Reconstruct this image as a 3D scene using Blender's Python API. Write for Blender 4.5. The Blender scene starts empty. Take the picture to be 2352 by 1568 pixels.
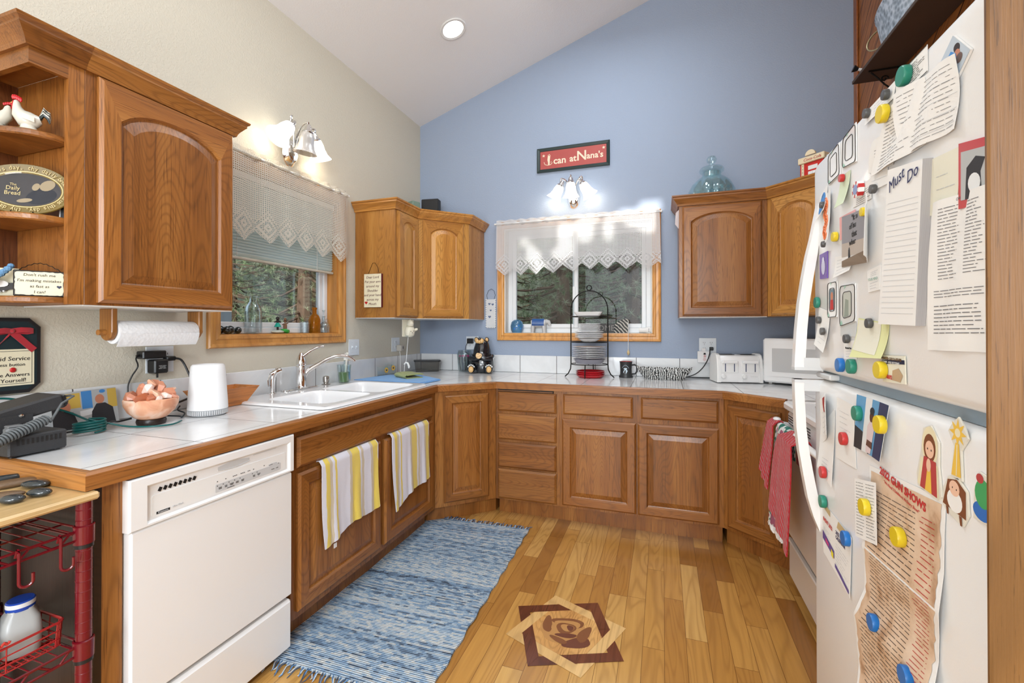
import bpy, math, random
from mathutils import Vector, Matrix, noise
R=math.radians; PI=math.pi
SC=bpy.context.scene; COL=SC.collection
# ---------------------------------------------------------------- camera
cd=bpy.data.cameras.new('camera'); cam=bpy.data.objects.new('camera',cd); COL.objects.link(cam)
cd.sensor_width=36; cd.sensor_fit='HORIZONTAL'; cd.lens=1039.56*36/2352
cd.shift_x=0.00675; cd.shift_y=-0.0148; cd.clip_start=0.05; cd.clip_end=200
_yaw,_pit,_rol=.3348,.0048,-.0006
_c,_s=math.cos(_yaw),math.sin(_yaw); _fw=Vector((-_s,_c,0)); _rt=Vector((_c,_s,0)); _up=Vector((0,0,1))
_f2=_fw*math.cos(_pit)+_up*math.sin(_pit); _u2=_up*math.cos(_pit)-_fw*math.sin(_pit)
_r3=_rt*math.cos(_rol)+_u2*math.sin(_rol); _u3=_u2*math.cos(_rol)-_rt*math.sin(_rol)
_m=Matrix((( _r3.x,_u3.x,-_f2.x,2.0703),(_r3.y,_u3.y,-_f2.y,-3.6124),(_r3.z,_u3.z,-_f2.z,1.2754),(0,0,0,1)))
cam.matrix_world=_m; SC.camera=cam
# ---------------------------------------------------------------- colour + world + lights
SC.view_settings.view_transform='Standard'; SC.view_settings.look='None'
SC.view_settings.gamma=1; SC.view_settings.exposure=0.64; SC.view_settings.use_curve_mapping=False
SC.cycles.use_denoising=True; SC.cycles.max_bounces=9; SC.cycles.transparent_max_bounces=12
SC.cycles.diffuse_bounces=5; SC.cycles.glossy_bounces=4; SC.cycles.transmission_bounces=8
SC.cycles.caustics_reflective=False; SC.cycles.caustics_refractive=False; SC.cycles.sample_clamp_indirect=6
W=bpy.data.worlds.new('world'); SC.world=W; W.use_nodes=True
_n=W.node_tree.nodes; _bg=_n['Background']
_sky=_n.new('ShaderNodeTexSky'); _sky.sky_type='NISHITA'; _sky.sun_disc=False; _sky.sun_elevation=R(35); _sky.sun_rotation=R(160)
_sky.air_density=1.0; _sky.dust_density=2.5
_mx=_n.new('ShaderNodeMix'); _mx.data_type='RGBA'; _mx.inputs[0].default_value=.6
_mul=_n.new('ShaderNodeVectorMath'); _mul.operation='SCALE'; _mul.inputs['Scale'].default_value=.22
W.node_tree.links.new(_sky.outputs[0],_mul.inputs[0]); W.node_tree.links.new(_mul.outputs[0],_mx.inputs[6])
_mx.inputs[7].default_value=(.86,.93,1.0,1)
W.node_tree.links.new(_mx.outputs[2],_bg.inputs[0]); _bg.inputs[1].default_value=1.15
def area(name,loc,rot,sx,sy,power,col=(1,.96,.9),spread=180):
    l=bpy.data.lights.new(name,'AREA'); l.shape='RECTANGLE'; l.size=sx; l.size_y=sy; l.energy=power; l.color=col; l.spread=R(spread)
    o=bpy.data.objects.new(name,l); COL.objects.link(o); o.location=loc; o.rotation_euler=rot; return o
# ceiling cans of the kitchen and of the room behind the camera (round recessed lamps)
def can_light(x,y,power,name='recessed_lamp_light'):
    l=bpy.data.lights.new(name,'AREA'); l.shape='DISK'; l.size=.5; l.energy=power; l.color=(.86,.94,1.0)
    o=bpy.data.objects.new(name,l); COL.objects.link(o); o.location=(x,y,3.104+.342*min(x,6.6-x)-.12)
for _x,_y,_p in ((1.7,-1.0,9),(1.2,-2.3,9),(2.3,-2.0,7)): can_light(_x,_y,_p)
# unseen soft fill added behind the camera to brighten ceiling and kitchen evenly
_l=bpy.data.lights.new('rear_fill_light','POINT'); _l.energy=95; _l.shadow_soft_size=.35; _l.color=(.86,.94,1.0)
_o=bpy.data.objects.new('rear_fill_light',_l); COL.objects.link(_o); _o.location=(2.3,-5.0,2.1)
_l=bpy.data.lights.new('low_fill_light','POINT'); _l.energy=45; _l.shadow_soft_size=.25; _l.color=(.86,.94,1.0)  # unseen low fill, added to throw light up at the ceiling
_o=bpy.data.objects.new('low_fill_light',_l); COL.objects.link(_o); _o.location=(1.3,-4.6,.95)
# added wide fill panel behind the camera, standing in for great-room daylight
area('wide_fill_light',(2.6,-7.2,1.9),(R(90),0,0),4.6,2.6,90,(.84,.93,1.0))
_sun=bpy.data.lights.new('sun','SUN'); _sun.energy=4.2; _sun.angle=R(.6); _sun.color=(1,.95,.86)
sun_o=bpy.data.objects.new('sun',_sun); COL.objects.link(sun_o)
SUN_D=Vector((-.12,.97,-.19)).normalized()      # the way the sunlight travels
sun_o.rotation_euler=SUN_D.to_track_quat('-Z','Y').to_euler()
# ---------------------------------------------------------------- mesh helpers
class MB:
    def __init__(s): s.v=[];s.f=[];s.mi=[];s.sm=[];s.M=Matrix.Identity(4);s.st=[]
    def push(s,m): s.st.append(s.M); s.M=s.M@m; return s
    def pop(s): s.M=s.st.pop()
    def add(s,vs,fs,mi=0,sm=False):
        b=len(s.v); s.v+=[tuple(s.M@Vector(v)) for v in vs]
        for i,f in enumerate(fs):
            s.f.append([b+k for k in f]); s.mi.append(mi[i] if isinstance(mi,list) else mi); s.sm.append(sm)
        return s
    def box(s,x0,y0,z0,x1,y1,z1,mi=0,b=0):
        if x1<x0:x0,x1=x1,x0
        if y1<y0:y0,y1=y1,y0
        if z1<z0:z0,z1=z1,z0
        if b<=0:
            v=[(x0,y0,z0),(x1,y0,z0),(x1,y1,z0),(x0,y1,z0),(x0,y0,z1),(x1,y0,z1),(x1,y1,z1),(x0,y1,z1)]
            return s.add(v,[(0,3,2,1),(4,5,6,7),(0,1,5,4),(1,2,6,5),(2,3,7,6),(3,0,4,7)],mi)
        b=min(b,(x1-x0)*.49,(y1-y0)*.49,(z1-z0)*.49)
        def ring(z,i): return [(x0+i,y0+i,z),(x1-i,y0+i,z),(x1-i,y1-i,z),(x0+i,y1-i,z)]
        # octagonal rings so vertical edges are chamfered too
        def oct_(z,i): 
            return [(x0+b+0,y0+i,z),(x1-b,y0+i,z),(x1-i,y0+b,z),(x1-i,y1-b,z),(x1-b,y1-i,z),(x0+b,y1-i,z),(x0+i,y1-b,z),(x0+i,y0+b,z)]
        s.loops([oct_(z0,b),oct_(z0+b,0),oct_(z1-b,0),oct_(z1,b)],True,True,True,mi); return s
    def loops(s,L,close=True,cap0=False,cap1=False,mi=0,sm=False,mis=None):
        n=len(L[0]); vs=[p for l in L for p in l]; fs=[];ms=[]
        for k in range(len(L)-1):
            for i in range(n if close else n-1):
                j=(i+1)%n; fs.append((k*n+i,k*n+j,(k+1)*n+j,(k+1)*n+i)); ms.append(mis[k] if mis else mi)
        if cap0: fs.append(tuple(range(n-1,-1,-1))); ms.append(mis[0] if mis else mi)
        if cap1: fs.append(tuple((len(L)-1)*n+i for i in range(n))); ms.append(mis[-1] if mis else mi)
        s.add(vs,fs,ms,sm); return s
    def lathe(s,prof,c=(0,0,0),n=24,mi=0,sm=True,sx=1,sy=1,caps=True,mis=None):
        L=[[(c[0]+r*sx*math.cos(2*PI*i/n),c[1]+r*sy*math.sin(2*PI*i/n),c[2]+z) for i in range(n)] for r,z in prof]
        s.loops(L,True,caps,caps,mi,sm,mis); return s
    def tube(s,pts,r,n=8,closed=False,mi=0,caps=True,sm=True):
        P=[Vector(p) for p in pts]; m=len(P); L=[]; rr=r if isinstance(r,(list,tuple)) else [r]*m
        up=None
        for i in range(m):
            if closed: t=P[(i+1)%m]-P[i-1]
            else: t=P[min(i+1,m-1)]-P[max(i-1,0)]
            t=t.normalized() if t.length>1e-9 else Vector((0,0,1))
            if up is None:
                up=Vector((0,0,1)) if abs(t.z)<.9 else Vector((1,0,0))
            a=(up-t*up.dot(t)); a=a.normalized() if a.length>1e-6 else t.orthogonal().normalized()
            b=t.cross(a); up=a
            L.append([tuple(P[i]+(a*math.cos(2*PI*k/n)+b*math.sin(2*PI*k/n))*rr[i]) for k in range(n)])
        if closed: L.append(L[0]); caps=False
        s.loops(L,True,caps,caps,mi,sm); return s
    def rod(s,a,b,r,n=8,mi=0): return s.tube([a,b],r,n,mi=mi)
    def prism(s,poly,z0,z1,mi=0,b=0,sm=False):
        # poly in XY, counter-clockwise
        if b: 
            q=inset(poly,b); s.loops([[(x,y,z0) for x,y in q],[(x,y,z0+b) for x,y in poly],[(x,y,z1-b) for x,y in poly],[(x,y,z1) for x,y in q]],True,True,True,mi,sm)
        else: s.loops([[(x,y,z0) for x,y in poly],[(x,y,z1) for x,y in poly]],True,True,True,mi,sm)
        return s
    def ball(s,c,r,n=16,mi=0,sx=1,sy=1,sz=1,seg=None):
        h=max(4,n//2); prof=[(max(r*math.sin(PI*k/h),1e-5),-r*math.cos(PI*k/h)*sz) for k in range(h+1)]
        return s.lathe(prof,c,n,mi,True,sx,sy)
    def grid(s,nu,nv,fn,mi=0,sm=True,th=0):
        vs=[fn(i/nu,j/nv) for j in range(nv+1) for i in range(nu+1)]
        fs=[(j*(nu+1)+i,j*(nu+1)+i+1,(j+1)*(nu+1)+i+1,(j+1)*(nu+1)+i) for j in range(nv) for i in range(nu)]
        if th:
            b=len(vs); w=nu+1; nr=[]
            V=[Vector(v) for v in vs]
            for j in range(nv+1):
                for i in range(nu+1):
                    du=V[j*w+min(i+1,nu)]-V[j*w+max(i-1,0)]; dv=V[min(j+1,nv)*w+i]-V[max(j-1,0)*w+i]
                    nn=du.cross(dv); nr.append(nn.normalized() if nn.length>1e-12 else Vector((0,0,1)))
            vs=vs+[tuple(V[k]-nr[k]*th) for k in range(b)]
            fs=fs+[tuple(b+k for k in reversed(f)) for f in fs]
            edge=[i for i in range(w)]+[j*w+nu for j in range(1,nv+1)]+[nv*w+i for i in range(nu-1,-1,-1)]+[j*w for j in range(nv-1,0,-1)]
            for k in range(len(edge)):
                a,c=edge[k],edge[(k+1)%len(edge)]; fs.append((a,b+a,b+c,c))
        s.add(vs,fs,mi,sm); return s
    def sweep(s,prof,path,closed=False,mi=0,sm=False,ends=True,mis=None):
        # prof: [(out,z)], out to the RIGHT of the walking direction; path: [(x,y)]
        n=len(path); L=[]
        for i in range(n):
            p=Vector(path[i])
            def nrm(a,b): d=(Vector(b)-Vector(a)).normalized(); return Vector((d.y,-d.x))
            if closed or 0<i<n-1:
                n1=nrm(path[i-1],path[i]); n2=nrm(path[i],path[(i+1)%n]); m=(n1+n2); m=m/(m.dot(n1))
            elif i==0: m=nrm(path[0],path[1])
            else: m=nrm(path[-2],path[-1])
            L.append([(p.x+m.x*o,p.y+m.y*o,z) for o,z in prof])
        if closed: L.append(L[0])
        s.loops(L,True,ends and not closed,ends and not closed,mi,sm,mis); return s
    def build(s,name,mats,parent=None,label=None,kind=None,loc=None,rot=None,ang=38):
        me=bpy.data.meshes.new(name); me.from_pydata(s.v,[],s.f)
        mats=mats if isinstance(mats,(list,tuple)) else [mats]
        for m in mats: me.materials.append(m)
        me.polygons.foreach_set('material_index',[min(i,len(mats)-1) for i in s.mi]); me.polygons.foreach_set('use_smooth',s.sm)
        me.update()
        if any(s.sm): me.set_sharp_from_angle(angle=R(ang))
        o=bpy.data.objects.new(name,me); COL.objects.link(o)
        if parent is not None: o.parent=parent
        if loc: o.location=loc
        if rot: o.rotation_euler=rot
        if label: o['label']=label
        if kind: o['kind']=kind
        return o
def inset(poly,b):
    n=len(poly); q=[]
    for i in range(n):
        p0,p1,p2=Vector(poly[i-1]),Vector(poly[i]),Vector(poly[(i+1)%n])
        d1=(p1-p0).normalized(); d2=(p2-p1).normalized(); n1=Vector((-d1.y,d1.x)); n2=Vector((-d2.y,d2.x)); m=n1+n2
        m=m/max(m.dot(n1),.2); q.append((p1.x+m.x*b,p1.y+m.y*b))
    return q
def T(x=0,y=0,z=0): return Matrix.Translation((x,y,z))
def RX(a): return Matrix.Rotation(R(a),4,'X')
def RY(a): return Matrix.Rotation(R(a),4,'Y')
def RZ(a): return Matrix.Rotation(R(a),4,'Z')
def thing(name,label,cat,loc=(0,0,0),rz=0,group=None,rot=None):
    o=bpy.data.objects.new(name,None); COL.objects.link(o); o.location=loc; o.empty_display_size=.05
    o.rotation_euler=rot if rot else (0,0,R(rz)); o['label']=label; o['category']=cat
    if group: o['group']=group
    return o
def tag(o,label,cat,group=None):
    o['label']=label; o['category']=cat
    if group: o['group']=group
    return o
def struct(o): o['kind']='structure'; return o
def copy_tree(o,parent=None):
    c=o.copy(); COL.objects.link(c); c.parent=parent
    for ch in list(o.children): copy_tree(ch,c)
    return c
def text(body,size,m,parent,M,name='lettering',ext=.0004,align='CENTER',shear=0,sp=1.0,bold=0):
    cu=bpy.data.curves.new(name,'FONT'); cu.body=body; cu.size=size; cu.extrude=ext; cu.align_x=align; cu.align_y='CENTER'; cu.shear=shear
    cu.space_character=sp; cu.offset=bold; cu.resolution_u=2; cu.materials.append(m)
    f=bpy.data.objects.new(name,cu); me=bpy.data.meshes.new_from_object(f); bpy.data.objects.remove(f)
    if not me.materials: me.materials.append(m)
    o=bpy.data.objects.new(name,me); COL.objects.link(o); o.parent=parent; o.matrix_local=M; return o
def rrect(x0,y0,x1,y1,r,n=4):
    P=[]
    for cx,cy,a in ((x1-r,y0+r,-90),(x1-r,y1-r,0),(x0+r,y1-r,90),(x0+r,y0+r,180)):
        for k in range(n+1): t=R(a+90*k/n); P.append((cx+r*math.cos(t),cy+r*math.sin(t)))
    return P
# ---------------------------------------------------------------- materials
def newmat(name):
    m=bpy.data.materials.new(name); m.use_nodes=True; nt=m.node_tree; return m,nt,nt.nodes['Principled BSDF']
def mat(name,col,rough=.5,metal=0,spec=.5,bump=None,coat=0,emis=None,es=1,trans=0,ior=1.45,alpha=1,var=0,sheen=0):
    m,nt,b=newmat(name); c=tuple(col)+(1,)
    b.inputs['Base Color'].default_value=c; b.inputs['Roughness'].default_value=rough; b.inputs['Metallic'].default_value=metal
    b.inputs['Specular IOR Level'].default_value=spec; b.inputs['Coat Weight'].default_value=coat; b.inputs['IOR'].default_value=ior
    b.inputs['Transmission Weight'].default_value=trans; b.inputs['Alpha'].default_value=alpha; b.inputs['Sheen Weight'].default_value=sheen
    if emis: b.inputs['Emission Color'].default_value=tuple(emis)+(1,); b.inputs['Emission Strength'].default_value=es
    tc=nt.nodes.new('ShaderNodeTexCoord')
    if var:
        nz=nt.nodes.new('ShaderNodeTexNoise'); nz.inputs['Scale'].default_value=9; nz.inputs['Detail'].default_value=3
        mx=nt.nodes.new('ShaderNodeMix'); mx.data_type='RGBA'; mx.inputs[6].default_value=tuple(v*(1-var) for v in col)+(1,); mx.inputs[7].default_value=tuple(min(1,v*(1+var)) for v in col)+(1,)
        nt.links.new(tc.outputs['Object'],nz.inputs['Vector']); nt.links.new(nz.outputs['Fac'],mx.inputs[0]); nt.links.new(mx.outputs[2],b.inputs['Base Color'])
    if bump:
        sc,st=bump; nz=nt.nodes.new('ShaderNodeTexNoise'); nz.inputs['Scale'].default_value=sc; nz.inputs['Detail'].default_value=3
        bp=nt.nodes.new('ShaderNodeBump'); bp.inputs['Strength'].default_value=st; bp.inputs['Distance'].default_value=.004
        nt.links.new(tc.outputs['Object'],nz.inputs['Vector']); nt.links.new(nz.outputs['Fac'],bp.inputs['Height']); nt.links.new(bp.outputs[0],b.inputs['Normal'])
    return m
def N(nt,t,**k):
    n=nt.nodes.new(t)
    for a,v in k.items(): setattr(n,a,v)
    return n
def mth(nt,op,a,b=None,c=None):
    n=nt.nodes.new('ShaderNodeMath'); n.operation=op
    for i,v in enumerate((a,b,c)):
        if v is None: continue
        if isinstance(v,(int,float)): n.inputs[i].default_value=v
        else: nt.links.new(v,n.inputs[i])
    return n.outputs[0]
def ramp(nt,fac,stops):
    r=nt.nodes.new('ShaderNodeValToRGB'); e=r.color_ramp.elements
    while len(e)<len(stops): e.new(.5)
    for k,(p,c) in enumerate(stops): e[k].position=p; e[k].color=tuple(c)+(1,)
    nt.links.new(fac,r.inputs[0]); return r.outputs[0]
def mixc(nt,f,a,b,mode='MIX'):
    n=nt.nodes.new('ShaderNodeMix'); n.data_type='RGBA'; n.blend_type=mode
    for i,v in ((0,f),(6,a),(7,b)):
        if isinstance(v,(int,float)): n.inputs[i].default_value=v
        elif isinstance(v,tuple): n.inputs[i].default_value=v if len(v)==4 else v+(1,)
        else: nt.links.new(v,n.inputs[i])
    return n.outputs[2]
def wood(name,lo,mid,hi,axis='z',rough=.36,scale=1.0,rings=36,coat=.10,board=0.0,pores=.5):
    m,nt,b=newmat(name); tc=N(nt,'ShaderNodeTexCoord'); oi=N(nt,'ShaderNodeObjectInfo')
    add=N(nt,'ShaderNodeVectorMath',operation='MULTIPLY_ADD'); cmb=N(nt,'ShaderNodeCombineXYZ')
    for k in range(3): nt.links.new(oi.outputs['Random'],cmb.inputs[k])
    nt.links.new(cmb.outputs[0],add.inputs[0]); add.inputs[1].default_value=(7.3,3.1,5.7); nt.links.new(tc.outputs['Object'],add.inputs[2])
    mp=N(nt,'ShaderNodeMapping'); s=[1,1,1]; s['xyz'.index(axis)]=.15; mp.inputs['Scale'].default_value=[v*scale for v in s]
    nt.links.new(add.outputs[0],mp.inputs[0])
    n1=N(nt,'ShaderNodeTexNoise'); n1.inputs['Scale'].default_value=5.0; n1.inputs['Detail'].default_value=1; n1.inputs['Distortion'].default_value=.25
    nt.links.new(mp.outputs[0],n1.inputs['Vector'])
    ring=mth(nt,'SINE',mth(nt,'MULTIPLY',n1.outputs['Fac'],rings*10.5)); ring=mth(nt,'POWER',mth(nt,'ADD',mth(nt,'MULTIPLY',ring,.5),.5),4)
    n2=N(nt,'ShaderNodeTexNoise'); n2.inputs['Scale'].default_value=240; n2.inputs['Detail'].default_value=3
    mp2=N(nt,'ShaderNodeMapping'); s2=[1,1,1]; s2['xyz'.index(axis)]=.028; mp2.inputs['Scale'].default_value=[v*scale for v in s2]
    nt.links.new(add.outputs[0],mp2.inputs[0]); nt.links.new(mp2.outputs[0],n2.inputs['Vector'])
    n3=N(nt,'ShaderNodeTexNoise'); n3.inputs['Scale'].default_value=9; n3.inputs['Detail'].default_value=2; nt.links.new(mp2.outputs[0],n3.inputs['Vector'])
    f=mth(nt,'ADD',mth(nt,'MULTIPLY',n3.outputs['Fac'],.75),mth(nt,'MULTIPLY',n2.outputs['Fac'],.35))
    col=ramp(nt,f,((.34,lo),(.54,mid),(.76,hi)))
    dark=tuple(v*.45 for v in lo)
    col=mixc(nt,mth(nt,'MULTIPLY',mth(nt,'MULTIPLY',ring,.36),mth(nt,'ADD',.35,n2.outputs['Fac'])),col,dark)
    por=mth(nt,'MULTIPLY',mth(nt,'LESS_THAN',n2.outputs['Fac'],.37),pores)
    col=mixc(nt,por,col,dark)
    tone=mth(nt,'ADD',.90,mth(nt,'MULTIPLY',oi.outputs['Random'],.2))
    mu=N(nt,'ShaderNodeVectorMath',operation='SCALE'); nt.links.new(col,mu.inputs[0]); nt.links.new(tone,mu.inputs['Scale'])
    nt.links.new(mu.outputs[0],b.inputs['Base Color'])
    b.inputs['Roughness'].default_value=rough; b.inputs['Coat Weight'].default_value=coat; b.inputs['Coat Roughness'].default_value=.2
    bp=N(nt,'ShaderNodeBump'); bp.inputs['Strength'].default_value=.12; bp.inputs['Distance'].default_value=.002
    nt.links.new(n2.outputs['Fac'],bp.inputs['Height']); nt.links.new(bp.outputs[0],b.inputs['Normal'])
    return m
OAK=((.16,.054,.010),(.275,.100,.020),(.385,.165,.040))
WV=wood('oak_vertical_grain',*OAK,'z'); WH=wood('oak_horizontal_grain',*OAK,'x'); WY=wood('oak_crosswise_grain',*OAK,'y')
OAL=((.29,.110,.020),(.44,.195,.040),(.58,.30,.08))
LV=wood('light_oak_vertical_grain',*OAL,'z'); LH=wood('light_oak_horizontal_grain',*OAL,'x'); LY=wood('light_oak_crosswise_grain',*OAL,'y')
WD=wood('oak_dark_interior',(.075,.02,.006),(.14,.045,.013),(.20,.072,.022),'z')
CH=mat('polished_chrome',(.8,.8,.8),.08,1); WHITE=mat('white_enamel',(.80,.80,.80),.25,coat=.3); WPL=mat('white_plastic',(.78,.78,.77),.4)
BLK=mat('black_plastic',(.012,.012,.013),.35); IRON=mat('black_wrought_iron',(.012,.011,.010),.45,.6)
def thin_glass(name,tint,ior=1.35,tin=.0):
    m=bpy.data.materials.new(name); m.use_nodes=True; nt=m.node_tree; nt.nodes.remove(nt.nodes['Principled BSDF']); out=nt.nodes['Material Output']
    gl=nt.nodes.new('ShaderNodeBsdfGlossy'); gl.inputs['Roughness'].default_value=.03; gl.inputs[0].default_value=(.9,.95,.97,1); tr=nt.nodes.new('ShaderNodeBsdfTransparent'); tr.inputs[0].default_value=tuple(tint)+(1,)
    lw=nt.nodes.new('ShaderNodeLayerWeight'); lw.inputs[0].default_value=.25; mx=nt.nodes.new('ShaderNodeMixShader'); mu=nt.nodes.new('ShaderNodeMath'); mu.operation='MULTIPLY_ADD'; mu.inputs[1].default_value=.75; mu.inputs[2].default_value=.03
    nt.links.new(lw.outputs['Facing'],mu.inputs[0]); nt.links.new(mu.outputs[0],mx.inputs[0]); nt.links.new(tr.outputs[0],mx.inputs[1]); nt.links.new(gl.outputs[0],mx.inputs[2]); nt.links.new(mx.outputs[0],out.inputs[0]); return m
GLASS=thin_glass('clear_glass',(.90,.93,.93)); PORC=mat('white_porcelain',(.82,.82,.83),.12,coat=.5)
BRN=mat('dark_slot',(.01,.008,.007),.6); RED=mat('red_paint',(.45,.012,.012),.35); INK=mat('black_ink',(.02,.02,.02),.6)
PAPER=mat('white_paper',(.80,.80,.79),.8); CREAM=mat('cream_paint',(.72,.66,.48),.6)
def wall_mat(name,col,bs=.30,sc=105):
    m,nt,b=newmat(name); b.inputs['Base Color'].default_value=tuple(col)+(1,); b.inputs['Roughness'].default_value=.75; b.inputs['Specular IOR Level'].default_value=.25
    tc=N(nt,'ShaderNodeTexCoord'); n1=N(nt,'ShaderNodeTexNoise'); n1.inputs['Scale'].default_value=sc; n1.inputs['Detail'].default_value=4; n1.inputs['Distortion'].default_value=.6
    nt.links.new(tc.outputs['Object'],n1.inputs['Vector']); h=ramp(nt,n1.outputs['Fac'],((.42,(0,0,0)),(.62,(1,1,1))))
    bp=N(nt,'ShaderNodeBump'); bp.inputs['Strength'].default_value=bs; bp.inputs['Distance'].default_value=.0025
    nt.links.new(h,bp.inputs['Height']); nt.links.new(bp.outputs[0],b.inputs['Normal']); return m
CREAMW=wall_mat('cream_textured_plaster',(.60,.555,.46)); BLUEW=wall_mat('blue_textured_plaster',(.315,.375,.485),.25); CEILM=wall_mat('white_ceiling_plaster',(.84,.84,.85),.15)
def tile_mat(name,lines):
    # lines: list of (axis, offset, pitch) grout lines
    m,nt,b=newmat(name); tc=N(nt,'ShaderNodeTexCoord'); sp=N(nt,'ShaderNodeSeparateXYZ'); nt.links.new(tc.outputs['Object'],sp.inputs[0])
    acc=None
    for ax,off,pit,hw in lines:
        v=mth(nt,'SUBTRACT',sp.outputs['XYZ'.index(ax)],off); v=mth(nt,'ABSOLUTE',mth(nt,'SUBTRACT',mth(nt,'MODULO',mth(nt,'ADD',v,pit*40.5),pit),pit/2))
        g=mth(nt,'LESS_THAN',v,hw); acc=g if acc is None else mth(nt,'MAXIMUM',acc,g)
    nz=N(nt,'ShaderNodeTexNoise'); nz.inputs['Scale'].default_value=3; nz.inputs['Detail'].default_value=5; nz.inputs['Distortion'].default_value=1.5; nt.links.new(tc.outputs['Object'],nz.inputs['Vector'])
    c=ramp(nt,nz.outputs['Fac'],((.35,(.66,.67,.68)),(.6,(.76,.77,.78))))
    nt.links.new(mixc(nt,acc,c,(.10,.095,.09)),b.inputs['Base Color']); nt.links.new(mth(nt,'ADD',.14,mth(nt,'MULTIPLY',acc,.6)),b.inputs['Roughness'])
    bp=N(nt,'ShaderNodeBump'); bp.invert=True; bp.inputs['Strength'].default_value=.6; bp.inputs['Distance'].default_value=.002; nt.links.new(acc,bp.inputs['Height']); nt.links.new(bp.outputs[0],b.inputs['Normal'])
    return m
def floor_mat():
    m,nt,b=newmat('oak_plank_floor'); tc=N(nt,'ShaderNodeTexCoord'); sp=N(nt,'ShaderNodeSeparateXYZ'); nt.links.new(tc.outputs['Object'],sp.inputs[0])
    pw=.083; X=mth(nt,'DIVIDE',sp.outputs[0],pw); ix=mth(nt,'FLOOR',X); fx=mth(nt,'SUBTRACT',X,ix)
    wn=N(nt,'ShaderNodeTexWhiteNoise',noise_dimensions='1D'); nt.links.new(ix,wn.inputs['W'])
    Yv=mth(nt,'ADD',mth(nt,'DIVIDE',sp.outputs[1],.62),mth(nt,'MULTIPLY',wn.outputs['Value'],9)); iy=mth(nt,'FLOOR',Yv); fy=mth(nt,'SUBTRACT',Yv,iy)
    cb=N(nt,'ShaderNodeCombineXYZ'); nt.links.new(ix,cb.inputs[0]); nt.links.new(iy,cb.inputs[1])
    w2=N(nt,'ShaderNodeTexWhiteNoise',noise_dimensions='3D'); nt.links.new(cb.outputs[0],w2.inputs['Vector'])
    tone=ramp(nt,w2.outputs['Value'],((0,(.30,.125,.026)),(.25,(.48,.235,.052)),(.6,(.60,.32,.080)),(1,(.72,.44,.14))))
    ad=N(nt,'ShaderNodeVectorMath',operation='MULTIPLY_ADD'); nt.links.new(w2.outputs['Color'],ad.inputs[0]); ad.inputs[1].default_value=(20,20,20); nt.links.new(tc.outputs['Object'],ad.inputs[2])
    mp=N(nt,'ShaderNodeMapping'); mp.inputs['Scale'].default_value=(1,.11,1); nt.links.new(ad.outputs[0],mp.inputs[0])
    n1=N(nt,'ShaderNodeTexNoise'); n1.inputs['Scale'].default_value=7; n1.inputs['Detail'].default_value=2; n1.inputs['Distortion'].default_value=.5; nt.links.new(mp.outputs[0],n1.inputs['Vector'])
    ring=mth(nt,'POWER',mth(nt,'ADD',mth(nt,'MULTIPLY',mth(nt,'SINE',mth(nt,'MULTIPLY',n1.outputs['Fac'],95)),.5),.5),3)
    n2=N(nt,'ShaderNodeTexNoise'); n2.inputs['Scale'].default_value=85; n2.inputs['Detail'].default_value=3; mp2=N(nt,'ShaderNodeMapping'); mp2.inputs['Scale'].default_value=(1,.05,1); nt.links.new(ad.outputs[0],mp2.inputs[0]); nt.links.new(mp2.outputs[0],n2.inputs['Vector'])
    col=mixc(nt,mth(nt,'MULTIPLY',ring,.30),tone,(.20,.08,.02)); col=mixc(nt,mth(nt,'MULTIPLY',mth(nt,'SUBTRACT',1,n2.outputs['Fac']),.45),col,(.27,.115,.033))
    gap=mth(nt,'MAXIMUM',mth(nt,'LESS_THAN',mth(nt,'MINIMUM',fx,mth(nt,'SUBTRACT',1,fx)),.012),mth(nt,'LESS_THAN',mth(nt,'MINIMUM',fy,mth(nt,'SUBTRACT',1,fy)),.0016))
    col=mixc(nt,mth(nt,'MULTIPLY',gap,.75),col,(.10,.035,.01)); nt.links.new(col,b.inputs['Base Color'])
    b.inputs['Roughness'].default_value=.24; b.inputs['Coat Weight'].default_value=.35; b.inputs['Coat Roughness'].default_value=.12
    bp=N(nt,'ShaderNodeBump'); bp.invert=True; bp.inputs['Strength'].default_value=.3; bp.inputs['Distance'].default_value=.001; nt.links.new(gap,bp.inputs['Height']); nt.links.new(bp.outputs[0],b.inputs['Normal'])
    return m
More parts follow.
